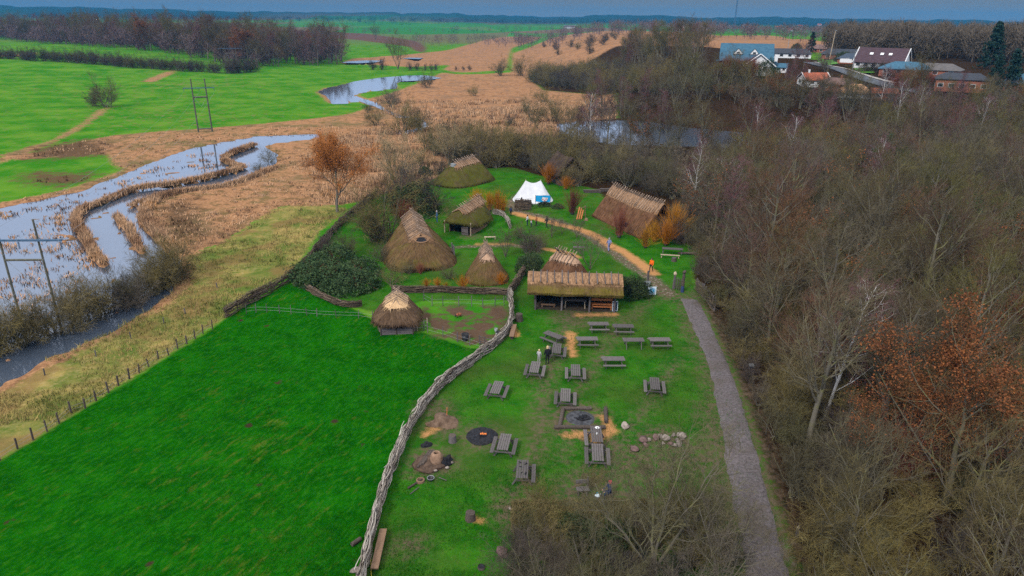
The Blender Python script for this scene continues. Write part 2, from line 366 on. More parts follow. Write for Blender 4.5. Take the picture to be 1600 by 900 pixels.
Z_ROUGH = WP([(-400, 800), (-200, 692), (0, 592), (100, 546), (160, 520), (232, 482), (274, 450), (280, 420), (296, 398), (330, 388), (372, 366), (420, 330), (470, 318), (520, 322), (545, 325), (500, 362), (460, 420), (400, 462), (355, 495), (250, 564), (150, 625), (60, 684), (0, 720), (-300, 848)])
Z_REED = WP([(0, 242), (60, 238), (120, 222), (175, 212), (250, 205), (330, 200), (420, 192), (500, 184), (546, 178), (590, 163), (560, 158), (610, 145), (660, 126), (690, 112), (720, 115), (800, 112), (800, 85), (860, 62), (940, 55), (1040, 62), (1120, 80), (1200, 74), (1230, 82), (1120, 118), (960, 108), (900, 112), (830, 122), (850, 140), (960, 150), (965, 185), (880, 190), (872, 215), (885, 245), (800, 232), (750, 236), (700, 256), (690, 278), (630, 296), (575, 312), (520, 322), (440, 322), (400, 345), (350, 378), (296, 398), (270, 400), (225, 345), (230, 318), (300, 296), (420, 262), (470, 226), (495, 209), (400, 211), (290, 231), (210, 263), (180, 262), (165, 240), (90, 246), (20, 250)])
Z_REED2 = WP([(-250, 370), (-100, 334), (0, 316), (100, 297), (190, 266), (215, 262), (130, 298), (60, 313), (0, 325), (-60, 338), (-260, 376)])
Z_WOOD = WP([(1290, 1100), (1246, 930), (1229, 860), (1209, 790), (1188, 720), (1165, 640), (1144, 580), (1119, 525), (1096, 472), (1080, 430), (1090, 390), (1050, 372), (1000, 372), (960, 330), (930, 296), (870, 285), (770, 268), (720, 262), (700, 256), (750, 236), (800, 232), (885, 246), (872, 215), (880, 190), (965, 185), (960, 150), (850, 140), (830, 122), (900, 112), (960, 104), (1100, 112), (1150, 122), (1240, 132), (1260, 150), (1500, 150), (1640, 142), (2200, 140), (2600, 300), (2600, 1100)])
Z_PLOW = WP([(405, 46), (450, 47), (530, 50), (600, 56), (655, 64), (668, 76), (662, 84), (645, 80), (640, 74), (560, 62), (480, 56), (405, 54)])
Z_TANF = WP([(535, 98), (550, 92), (640, 86), (700, 80), (760, 60), (800, 56), (850, 58), (800, 75), (790, 108), (720, 112), (690, 108), (705, 100), (640, 104)])
Z_STRIPT = [WP([(0, 243), (80, 219), (130, 192), (155, 172), (172, 166), (160, 178), (120, 205), (70, 230), (0, 256)]), WP([(222, 131), (248, 122), (278, 114), (272, 120), (240, 132)]), WP([(0, 100), (60, 98), (70, 101), (0, 104)])]
Z_BROWNP = [WP([(45, 236), (80, 226), (140, 218), (170, 226), (160, 243), (100, 248), (55, 248)]), WP([(35, 275), (60, 268), (100, 272), (145, 270), (140, 282), (100, 290), (55, 288)]), WP([(250, 330), (290, 310), (310, 340), (330, 376), (300, 384), (268, 366)])]
Z_DARKF = [WP([(0, 62), (80, 72), (200, 80), (315, 92), (310, 96), (200, 88), (80, 78), (0, 70)])]
def build_ground():
    rows = np.radians(np.concatenate([[75, 68, 63, 59, 56, 53, 51], np.arange(49.5, 0.22, -0.14)]))
    R = np.concatenate([[0.0], CH / np.tan(rows), [8000]])
    R = np.unique(np.round(R, 3))
    fine = np.radians(np.arange(-52, 52.01, 0.17)); coarse = np.radians(np.arange(56, 304.1, 4))
    A = np.concatenate([fine, coarse]); nA = len(A)
    X = (R[:, None] * np.sin(A)[None]); Y = R[:, None] * np.cos(A)[None]
    x = X.ravel(); y = Y.ravel()
    z = h_full(x, y)
    i = np.arange(len(R) - 1)[:, None] * nA; j = np.arange(nA)[None]; j2 = (j + 1) % nA
    Fq = np.stack([i + j, i + j2, i + nA + j2, i + nA + j], -1).reshape(-1, 4)[:, ::-1]
    b = MB(); b.add(np.stack([x, y, z], -1), Fq)
    me = b.mesh('ground', None, True)
    r = np.hypot(x, y)
    def put(name, sd, w):
        a = me.attributes.new(name, 'FLOAT', 'POINT'); ww = w * (1 + r / 120.0)
        a.data.foreach_set('value', np.clip(0.5 + sd / (2 * ww), 0, 1).astype(np.float32))
    mx = lambda polys: np.max([poly_sd(x, y, p) for p in polys], axis=0)
    put('m_meadow', poly_sd(x, y, Z_MEADOW), 0.8)
    put('m_lawn', poly_sd(x, y, Z_LAWN), 0.8)
    put('m_pen', poly_sd(x, y, Z_PEN), 0.8)
    put('m_rough', poly_sd(x, y, Z_ROUGH), 1.2)
    reed = np.maximum(mx([Z_REED, Z_REED2, Z_TANF] + Z_STRIPT), -60)
    wat = mx(WATERS)
    reed = np.maximum(reed, poly_sd(x, y, [gp(*p)[:2] for p in [(1100, 66), (1130, 61), (1260, 61), (1340, 72), (1340, 82), (1240, 78), (1140, 84), (1100, 100)]]))
    for Ln, wd in STRIPS: reed = np.maximum(reed, wd * 1.6 + 1.0 - line_d(x, y, Ln))
    reed = np.maximum(reed, np.maximum(wat + 1.0, poly_sd(x, y, WP([(395, 204), (508, 203), (516, 240), (440, 272), (385, 282)]))))
    put('m_reed', np.maximum(reed, np.where(np.abs(wat) < 3, 1.6 - np.abs(wat), -60) ), 1.6)
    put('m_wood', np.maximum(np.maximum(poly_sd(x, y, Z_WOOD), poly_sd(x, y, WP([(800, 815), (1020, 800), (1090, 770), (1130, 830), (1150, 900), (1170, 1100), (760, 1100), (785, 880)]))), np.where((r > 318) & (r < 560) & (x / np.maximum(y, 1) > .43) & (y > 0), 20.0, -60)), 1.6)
    put('m_plow', poly_sd(x, y, Z_PLOW), 3.0)
    put('m_brown', mx(Z_BROWNP), 3.5); put('m_short', poly_sd(x, y, WP([(-300, 300), (-50, 232), (250, 200), (545, 175), (592, 162), (600, 196), (530, 214), (470, 250), (500, 300), (530, 330), (430, 340), (280, 410), (180, 360), (-300, 420)])), 5.0)
    # worn earth: round the tables, the fires and along the little tracks
    wear = np.full(x.shape, -60.0)
    for (px, py, rad) in [(905, 660, 2.6), (753, 683, 1.6), (675, 722, 1.7), (690, 668, 1.2), (900, 488, 2.0), (890, 500, 1.6), (1050, 462, 1.6), (1035, 690, 2.0), (960, 700, 1.6), (1010, 720, 2.4), (930, 770, 2.6), (820, 800, 2.0), (640, 850, 0.9), (1000, 820, 3.0), (850, 590, .7), (860, 575, .6), (960, 770, 2.2), (1090, 720, 1.6), (680, 640, 1.3), (920, 486, 2), (860, 470, 1.2), (942, 489, 1.4), (800, 770, .8), (885, 640, .8), (870, 620, .7), (960, 520, .7), (770, 382, .8), (735, 368, 1.2)]:
        q = W(px, py); wear = np.maximum(wear, rad - np.hypot(x - q[0], y - q[1]))
    for ln, w in [([(800, 800), (840, 700), (850, 620), (865, 560), (885, 500)], 0.55), ([(1030, 460), (960, 520), (900, 620), (880, 720)], 0.3), ([(1078, 466), (1100, 520), (1130, 590), (1150, 660), (1172, 750), (1190, 830), (1206, 920), (1235, 1080)], 1.7), ([(1110, 640), (1128, 740), (1140, 860)], 1.0), ([(960, 700), (1000, 650), (1060, 560)], .25)]:
        wear = np.maximum(wear, w - line_d(x, y, WP(ln)))
    put('m_wear', wear, 1.1)
    straw = np.full(x.shape, -60.0)
    for ln, w in [([(805, 334), (850, 345), (885, 353), (915, 362), (945, 378), (985, 400), (1022, 427)], 0.75), ([(850, 388), (880, 393), (902, 401)], 0.5), ([(893, 520), (892, 538), (895, 555)], 0.42), ([(885, 682), (920, 680)], .35), ([(945, 655), (955, 675), (930, 690)], .4), ([(905, 492), (960, 491)], .4), ([(800, 512), (806, 524)], .4), ([(690, 660), (665, 680)], .35), ([(740, 808), (748, 812)], .25), ([(745, 381), (800, 381)], .35)]:
        straw = np.maximum(straw, w - line_d(x, y, WP(ln)))
    put('m_straw', straw, 0.6)
    stony = np.full(x.shape, -60.0)
    for ln, w in [([(1042, 458), (1015, 432), (975, 405), (950, 388), (915, 366), (880, 350), (840, 338), (806, 330), (800, 318), (815, 303)], 0.95), ([(710, 386), (750, 384), (800, 383), (830, 388)], 0.55)]:
        stony = np.maximum(stony, w - line_d(x, y, WP(ln)))
    put('m_stony', stony, 0.7)
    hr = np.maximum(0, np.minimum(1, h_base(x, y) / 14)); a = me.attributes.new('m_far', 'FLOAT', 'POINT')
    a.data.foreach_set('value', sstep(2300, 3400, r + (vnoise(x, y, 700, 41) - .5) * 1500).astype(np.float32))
    o = link('ground', me); structure(o)
    t = NT('ground', 1.0, 0.0)
    n_s = t.noise(2.2, 6, 0.7); n_m = t.noise(0.45, 5, 0.62); n_l = t.noise(0.09, 6, 0.66); n_x = t.noise(0.012, 4, 0.55); n_f = t.noise(9, 4, 0.75)
    rot_ = t.vec((1, 1, 1), rot=(0, 0, math.radians(-66)))
    streak = t.noise(1.0, 5, 0.68, t.vec((0.75, 2.1, 1), rot_)); clump = t.noise(1.0, 4, 0.7, t.vec((1.6, 3.2, 1), rot_))
    edge = t.math('ADD', t.math('MULTIPLY', n_s, 0.5), t.math('MULTIPLY', n_m, 0.5))
    def mask(name, amp=0.9, soft=0.10):
        v = t.math('ADD', t.attr(name), t.math('MULTIPLY', t.math('SUBTRACT', edge, 0.5), amp))
        return t.rng(v, 0.5 - soft, 0.5 + soft)
    # open farmland
    field = t.mix(t.rng(n_l, 0.36, 0.66), (0.030, 0.165, 0.008, 1), (0.105, 0.235, 0.020, 1))
    field = t.mix(t.rng(n_m, 0.50, 0.78, 0, 0.55), field, (0.15, 0.20, 0.04, 1))
    field = t.mix(t.rng(t.math('ADD', t.math('MULTIPLY', n_x, 0.3), t.math('MULTIPLY', n_m, 0.7)), 0.535, 0.64, 0, 0.7), field, (0.19, 0.15, 0.060, 1))
    field = t.mix(t.rng(t.noise(0.11, 6, 0.72), 0.48, 0.68, 0, 0.5), field, (0.024, 0.125, 0.008, 1))
    patch = t.voro(0.0042, t.vec((1, 0.45, 1)), 'Color'); sp = t.n.new('ShaderNodeSeparateColor'); t.L(patch, sp.inputs[0])
    farf = t.ramp(sp.outputs[0], [(0.0, (0.03, 0.15, 0.02)), (0.35, (0.05, 0.20, 0.03)), (0.6, (0.14, 0.13, 0.05)), (0.8, (0.16, 0.10, 0.06)), (1.0, (0.06, 0.18, 0.03))])
    dist = t.n.new('ShaderNodeVectorMath'); dist.operation = 'LENGTH'; t.L(t.co, dist.inputs[0])
    field = t.mix(t.rng(dist.outputs['Value'], 700, 1000), field, farf)
    col = field
    # rough yellow grass by the river
    rough = t.mix(t.rng(n_m, 0.38, 0.64), (0.33, 0.245, 0.075, 1), (0.13, 0.155, 0.030, 1))
    rough = t.mix(t.rng(n_s, 0.42, 0.72, 0, 0.8), rough, (0.42, 0.31, 0.14, 1))
    rough = t.mix(t.rng(n_l, 0.40, 0.6, 0, 0.75), rough, (0.055, 0.12, 0.016, 1))
    rough = t.mix(t.rng(t.noise(0.16, 4), 0.5, 0.62, 0, 0.7), rough, (0.20, 0.12, 0.05, 1))
    col = t.mix(mask('m_rough'), col, rough)
    reed = t.mix(t.rng(n_s, 0.3, 0.7), (0.22, 0.106, 0.052, 1), (0.46, 0.252, 0.128, 1))
    reed = t.mix(t.rng(n_m, 0.48, 0.66, 0, 0.75), reed, (0.13, 0.062, 0.036, 1))
    reed = t.mix(t.rng(n_l, 0.48, 0.62, 0, 0.65), reed, (0.20, 0.125, 0.075, 1))
    shortg = t.mix(t.rng(n_m, 0.40, 0.60), (0.060, 0.115, 0.020, 1), (0.155, 0.115, 0.045, 1))
    reed = t.mix(t.math('MULTIPLY', t.attr('m_short'), t.rng(t.math('ADD', t.math('MULTIPLY', n_l, 0.4), t.math('MULTIPLY', n_m, 0.6)), 0.47, 0.60, 0, 0.85)), reed, shortg)
    col = t.mix(mask('m_reed', 1.1), col, reed)
    col = t.mix(mask('m_brown', 1.9, 0.2), col, t.mix(n_s, (0.045, 0.026, 0.014, 1), (0.18, 0.11, 0.06, 1)))
    col = t.mix(mask('m_plow', 0.4), col, t.mix(n_s, (0.085, 0.045, 0.032, 1), (0.15, 0.085, 0.06, 1)))
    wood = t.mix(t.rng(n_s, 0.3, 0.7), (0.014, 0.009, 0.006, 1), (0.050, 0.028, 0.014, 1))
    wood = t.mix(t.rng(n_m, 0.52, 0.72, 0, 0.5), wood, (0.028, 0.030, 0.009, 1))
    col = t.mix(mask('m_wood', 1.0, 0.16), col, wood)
    # meadow
    mead = t.mix(t.rng(n_m, 0.30, 0.70), (0.0032, 0.072, 0.0015, 1), (0.0080, 0.124, 0.0022, 1))
    mead = t.mix(t.rng(clump, 0.46, 0.70, 0, 0.75), mead, (0.028, 0.150, 0.006, 1))
    mead = t.mix(t.rng(clump, 0.50, 0.32, 0, 0.4), mead, (0.0018, 0.040, 0.0012, 1))
    mead = t.mix(t.rng(t.math('ADD', t.math('MULTIPLY', streak, 0.6), t.math('MULTIPLY', n_l, 0.4)), 0.53, 0.68, 0, 0.75), mead, (0.115, 0.140, 0.018, 1))
    mead = t.mix(t.rng(t.math('ADD', t.math('MULTIPLY', streak, 0.5), t.math('MULTIPLY', n_x, 0.5)), 0.60, 0.72, 0, 0.6), mead, (0.16, 0.125, 0.035, 1))
    mead = t.mix(t.rng(n_f, 0.38, 0.72, 0, 0.55), mead, (0.0020, 0.038, 0.0012, 1))
    mole = t.voro(0.42, None)
    mead = t.mix(t.math('MULTIPLY', t.rng(mole, 0.10, 0.19, 1, 0), t.rng(n_m, 0.53, 0.60)), mead, (0.045, 0.028, 0.018, 1))
    col = t.mix(mask('m_meadow', 0.5), col, mead)
    lawn = t.mix(t.rng(n_m, 0.32, 0.68), (0.010, 0.100, 0.004, 1), (0.038, 0.165, 0.008, 1))
    lawn = t.mix(t.rng(n_s, 0.46, 0.74, 0, 0.55), lawn, (0.080, 0.125, 0.022, 1))
    lawn = t.mix(t.rng(n_l, 0.40, 0.62, 0, 0.55), lawn, (0.070, 0.082, 0.022, 1))
    lawn = t.mix(t.rng(n_f, 0.4, 0.75, 0, 0.5), lawn, (0.008, 0.045, 0.004, 1))
    leaf = t.voro(4.6, None); lawn = t.mix(t.math('MULTIPLY', t.rng(leaf, 0.04, 0.09, 1, 0), t.rng(n_m, 0.45, 0.6)), lawn, (0.28, 0.19, 0.10, 1))
    col = t.mix(mask('m_lawn', 0.7), col, lawn)
    col = t.mix(t.math('MULTIPLY', mask('m_pen', 1.2, 0.35), t.rng(n_m, 0.40, 0.54)), col, t.mix(n_s, (0.055, 0.034, 0.020, 1), (0.14, 0.09, 0.06, 1)))
    earth = t.mix(n_s, (0.06, 0.042, 0.026, 1), (0.17, 0.125, 0.085, 1))
    col = t.mix(t.math('MULTIPLY', mask('m_wear', 1.5, 0.4), t.rng(n_s, 0.34, 0.6, 0.15, 0.95)), col, earth)
    ston = t.mix(t.rng(t.voro(3.2, None), 0.05, 0.4), (0.36, 0.31, 0.27, 1), (0.12, 0.09, 0.06, 1))
    col = t.mix(t.math('MULTIPLY', mask('m_stony', 1.1, 0.2), t.rng(n_s, 0.36, 0.5, 0.3, 1)), col, ston)
    col = t.mix(mask('m_straw', 1.2, 0.2), col, t.mix(n_f, (0.30, 0.135, 0.05, 1), (0.58, 0.31, 0.13, 1)))
    ffor = t.mix(t.noise(0.02, 4), (0.008, 0.026, 0.024, 1), (0.022, 0.042, 0.034, 1))  # far forest floor: blue of the distant haze mixed into its colour
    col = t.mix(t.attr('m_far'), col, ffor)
    t.bump(t.math('ADD', t.math('MULTIPLY', n_s, 0.6), t.math('MULTIPLY', n_f, 0.35)), 0.9, 0.16)
    me.materials.append(t.out(col))
    return o
ground = build_ground()
# ------------------------------------------------------------------ water
def water_mat():
    t = NT('water', 0.04, 0.5); t.b.inputs['IOR'].default_value = 2.5
    n = t.noise(0.8, 4, 0.6); t.bump(n, 0.06, 0.05)
    return t.out(t.mix(t.noise(0.1, 3), (0.045, 0.060, 0.085, 1), (0.07, 0.09, 0.125, 1)))
M['water'] = water_mat()
def sheet(name, poly, z, mat, grow=0.0):
    P = np.array(poly, float)
    if grow:
        c = P.mean(0); nrm = np.roll(P, -1, 0) - np.roll(P, 1, 0); nrm = np.stack([nrm[:, 1], -nrm[:, 0]], -1); nrm /= np.linalg.norm(nrm, axis=1, keepdims=True) + 1e-9
        ar = 0.5 * np.sum(P[:, 0] * np.roll(P[:, 1], -1) - np.roll(P[:, 0], -1) * P[:, 1])
        P = P + nrm * (grow if ar > 0 else -grow)
    me = bpy.data.meshes.new(name); me.from_pydata([(p[0], p[1], z) for p in P], [], [list(range(len(P)))])
    import bmesh
    bm = bmesh.new(); bm.from_mesh(me); bmesh.ops.triangulate(bm, faces=bm.faces[:], ngon_method='EAR_CLIP')
    for f in bm.faces:
        if f.normal.z < 0: f.normal_flip()
    bm.to_mesh(me); bm.free()
    me.materials.append(mat); return structure(link(name, me))
sheet('river', RIVER, WATER_Z, M['water'], 2.5)
sheet('lake', LAKE, WATER_Z - 0.01, M['water'], 2.0)
sheet('stream', CHANNEL, WATER_Z - 0.02, M['water'], 0.8)
sheet('pond', POND, WATER_Z, M['water'], 2.0)
for i, pl in enumerate((POOLA, POOLB)):
    zz = np.mean([hb(*p) for p in pl]); sheet('pool', pl, zz + 0.35, M['water'])
# ------------------------------------------------------------------ gravel path and road: sheets laid on the ground
def ribbon(name, left, right, mat, lift, step=0.8):
    n = 60 if step < 1 else 40
    def rs(L):
        P = smooth_line(L, 0.5, 12); s = np.concatenate([[0], np.cumsum(np.linalg.norm(np.diff(P, axis=0), axis=1))]); q = np.linspace(0, s[-1], n)
        return np.stack([np.interp(q, s, P[:, 0]), np.interp(q, s, P[:, 1])], -1)
    A, B = rs(left), rs(right); K = 9
    V = A[:, None] * (1 - np.linspace(0, 1, K))[None, :, None] + B[:, None] * np.linspace(0, 1, K)[None, :, None]
    jit = (vnoise(V[..., 0], V[..., 1], 0.7, 77) - 0.5) * 0.5; V[:, 0, 0] += jit[:, 0]; V[:, -1, 0] += jit[:, -1]
    x, y = V[..., 0].ravel(), V[..., 1].ravel()
    z = h_full(x, y).reshape(n, K); z = z + lift; z[:, 0] -= lift * 1.9; z[:, -1] -= lift * 1.9
    b = MB(); i = np.arange(n - 1)[:, None] * K; j = np.arange(K - 1)[None]
    b.add(np.stack([x, y, z.ravel()], -1), np.stack([i + j, i + j + 1, i + K + j + 1, i + K + j], -1).reshape(-1, 4))
    return structure(b.obj(name, mat, None, True))
def gravel():
    t = NT('gravel', 0.95, 0.1); a = t.noise(5, 6, 0.75); f = t.noise(26, 3, 0.7); b = t.noise(0.5, 4)
    c = t.mix(t.rng(a, 0.3, 0.7), (0.075, 0.064, 0.066, 1), (0.19, 0.165, 0.17, 1))
    c = t.mix(t.rng(b, 0.4, 0.7, 0, 0.5), c, (0.095, 0.075, 0.058, 1))
    lf = t.voro(2.2, None); c = t.mix(t.math('MULTIPLY', t.rng(lf, 0.05, 0.10, 1, 0), t.rng(b, 0.4, 0.6)), c, (0.22, 0.13, 0.06, 1))
    t.bump(t.math('ADD', a, f), 0.7, 0.04); return t.out(c)
M['gravel'] = gravel()
ribbon('gravel_path', WP([(1062, 466), (1072, 492), (1088, 525), (1108, 580), (1120, 640), (1132, 720), (1146, 800), (1158, 870), (1166, 930), (1180, 1080)]),
       WP([(1092, 468), (1105, 492), (1120, 525), (1145, 580), (1165, 640), (1188, 720), (1208, 790), (1228, 860), (1245, 930), (1290, 1080)]), M['gravel'], 0.05)
M['asphalt'] = mk('asphalt', (0.06, 0.07, 0.085), (0.11, 0.12, 0.14), 0.8, bump=0.2)
M['pavement'] = mk('pavement', (0.30, 0.28, 0.27), (0.42, 0.40, 0.38), 0.8, bump=0.2)
def road(name, pts, w, mat, lift, off=0.0):
    P = smooth_line([gp(*p)[:2] for p in pts], 3, 6); T = np.gradient(P, axis=0); T /= np.linalg.norm(T, axis=1, keepdims=True); Nn = np.stack([-T[:, 1], T[:, 0]], -1)
    V = np.stack([P + Nn * (off - w / 2), P + Nn * off, P + Nn * (off + w / 2)], 1); n = len(P)
    x, y = V[..., 0].ravel(), V[..., 1].ravel(); z = h_full(x, y) + lift
    b = MB(); i = np.arange(n - 1)[:, None] * 3; j = np.arange(2)[None]
    b.add(np.stack([x, y, z], -1), np.stack([i + j + 1, i + j, i + 3 + j, i + 3 + j + 1], -1).reshape(-1, 4))
    return structure(b.obj(name, mat, None, True))
RD = [(1262, 98), (1290, 105), (1325, 116), (1360, 128), (1400, 138), (1440, 144)]
road('road', RD, 3.8, M['asphalt'], 0.25); road('pavement', RD, 1.1, M['pavement'], 0.36, 2.5)
# ------------------------------------------------------------------ vegetation: bare winter trees
def twig_mat(name, stops, rough=0.95):
    t = NT(name, rough, 0.0)
    c = t.ramp(t.rand(), stops); n = t.noise(0.9, 3)
    return t.out(t.mix(t.rng(n, 0.3, 0.7, 0.0, 0.55), c, (stops[0][1][0] * 0.55, stops[0][1][1] * 0.5, stops[0][1][2] * 0.5, 1)))
def bark_mat(name, stops, moss=(0.15, 0.155, 0.035), mm=0.6):
    t = NT(name, 0.95, 0.05); c = t.ramp(t.rand(), stops); n = t.noise(1.6, 4)
    return t.out(t.mix(t.rng(n, 0.45, 0.7, 0, mm), c, moss + (1,)))
M['twig'] = twig_mat('twig', [(0, (0.080, 0.064, 0.044)), (0.16, (0.155, 0.110, 0.062)), (0.30, (0.145, 0.140, 0.038)), (0.44, (0.095, 0.083, 0.042)), (0.58, (0.165, 0.136, 0.098)), (0.72, (0.175, 0.158, 0.042)), (0.86, (0.165, 0.080, 0.048)), (1, (0.13, 0.090, 0.088))])
M['bark'] = bark_mat('bark', [(0, (0.105, 0.09, 0.075)), (0.5, (0.165, 0.148, 0.12)), (1, (0.135, 0.12, 0.085))], (0.19, 0.19, 0.05))
M['twig_purple'] = twig_mat('twig_purple', [(0, (0.16, 0.075, 0.085)), (1, (0.19, 0.09, 0.095))])
M['twig_orange'] = twig_mat('twig_orange', [(0, (0.44, 0.155, 0.042)), (1, (0.48, 0.175, 0.05))])
M['twig_olive'] = twig_mat('twig_olive', [(0, (0.16, 0.13, 0.05)), (0.5, (0.22, 0.175, 0.07)), (1, (0.18, 0.145, 0.075))])
M['twig_tan'] = twig_mat('twig_tan', [(0, (0.34, 0.26, 0.14)), (1, (0.40, 0.30, 0.16))])
M['twig_grey'] = twig_mat('twig_grey', [(0, (0.085, 0.074, 0.05)), (0.35, (0.145, 0.138, 0.062)), (0.7, (0.105, 0.083, 0.068)), (1, (0.175, 0.15, 0.11))])
M['twig_dark'] = twig_mat('twig_dark', [(0, (0.075, 0.06, 0.062)), (0.5, (0.10, 0.09, 0.058)), (1, (0.12, 0.092, 0.08))])
M['osier'] = twig_mat('osier_shoot', [(0, (0.45, 0.155, 0.018)), (0.5, (0.55, 0.21, 0.025)), (1, (0.48, 0.24, 0.03))])
M['osier_red'] = twig_mat('osier_red', [(0, (0.20, 0.065, 0.045)), (1, (0.25, 0.09, 0.055))])
M['birch_bark'] = bark_mat('birch_bark', [(0, (0.48, 0.46, 0.44)), (1, (0.58, 0.56, 0.54))], (0.16, 0.16, 0.10), 0.35)
def leaf_mat(name, a, b):
    t = NT(name, 0.8, 0.2); n = t.noise(1.3, 4); f = t.noise(9, 2)
    return t.out(t.mix(t.rng(t.math('ADD', t.math('MULTIPLY', n, 0.5), t.math('MULTIPLY', f, 0.5)), 0.38, 0.62), a, b))
M['leaf_oak'] = leaf_mat('leaf_oak', (0.105, 0.034, 0.014, 1), (0.28, 0.098, 0.03, 1))
M['leaf_green'] = leaf_mat('leaf_green', (0.012, 0.036, 0.011, 1), (0.080, 0.132, 0.046, 1))
M['leaf_ivy'] = leaf_mat('leaf_ivy', (0.012, 0.030, 0.010, 1), (0.06, 0.085, 0.028, 1))
M['needle'] = leaf_mat('needle', (0.006, 0.022, 0.018, 1), (0.020, 0.055, 0.040, 1))
def spawn(rng, P, R, n, t0, t1, lenf, ang, up, k, wob, rf, taper=0.25, shape=0.45, minr=0.0):
    B, K = P.shape[:2]
    t = t0 + (t1 - t0) * (np.arange(n)[None] + rng.random((B, n))) / n
    q = t * (K - 1); i0 = np.clip(np.floor(q).astype(int), 0, K - 2); f = (q - i0)[..., None]
    bi = np.arange(B)[:, None]
    pos = P[bi, i0] * (1 - f) + P[bi, i0 + 1] * f
    tan = P[bi, i0 + 1] - P[bi, i0]; tan /= np.linalg.norm(tan, axis=-1, keepdims=True) + 1e-9
    rad = R[bi, i0] * (1 - f[..., 0]) + R[bi, i0 + 1] * f[..., 0]
    Lp = np.linalg.norm(np.diff(P, axis=1), axis=2).sum(1)[:, None]
    a = rng.normal(size=tan.shape); a -= (a * tan).sum(-1, keepdims=True) * tan; a /= np.linalg.norm(a, axis=-1, keepdims=True) + 1e-9
    th = np.radians(ang) * rng.uniform(0.75, 1.25, t.shape)[..., None]
    d = np.cos(th) * tan + np.sin(th) * a
    ln = Lp * lenf * (1 - shape * (t - t0) / max(t1 - t0, 1e-6)) * rng.uniform(0.7, 1.25, t.shape)
    s = np.linspace(0, 1, k)
    pts = pos[:, :, None] + d[:, :, None] * (ln[:, :, None, None] * s[None, None, :, None])
    pts[..., 2] += up * ln[:, :, None] * (s ** 1.7)[None, None]
    w = np.cumsum(rng.normal(size=pts.shape), axis=2) * (wob * ln[:, :, None, None] / k); w[:, :, 0] = 0
    pts = pts + w
    r0 = np.maximum(rad * rf, minr)[:, :, None]; rr = r0 * (1 - (1 - taper) * s[None, None])
    return pts.reshape(-1, k, 3), rr.reshape(-1, k)
def leaves(b, pts, rng, size, n, spread, mi=0, flat=0.3):
    c = pts[rng.integers(0, len(pts), n)] + rng.normal(size=(n, 3)) * spread
    u = rng.normal(size=(n, 3)); u /= np.linalg.norm(u, axis=1, keepdims=True)
    v = rng.normal(size=(n, 3)); v -= (u * v).sum(1, keepdims=True) * u; v /= np.linalg.norm(v, axis=1, keepdims=True)
    s = size * rng.uniform(0.6, 1.3, (n, 1))
    V = np.stack([c - u * s, c - v * s * 0.6, c + u * s, c + v * s * 0.6], 1).reshape(-1, 3)
    b.add(V, np.arange(n * 4).reshape(-1, 4), mi)
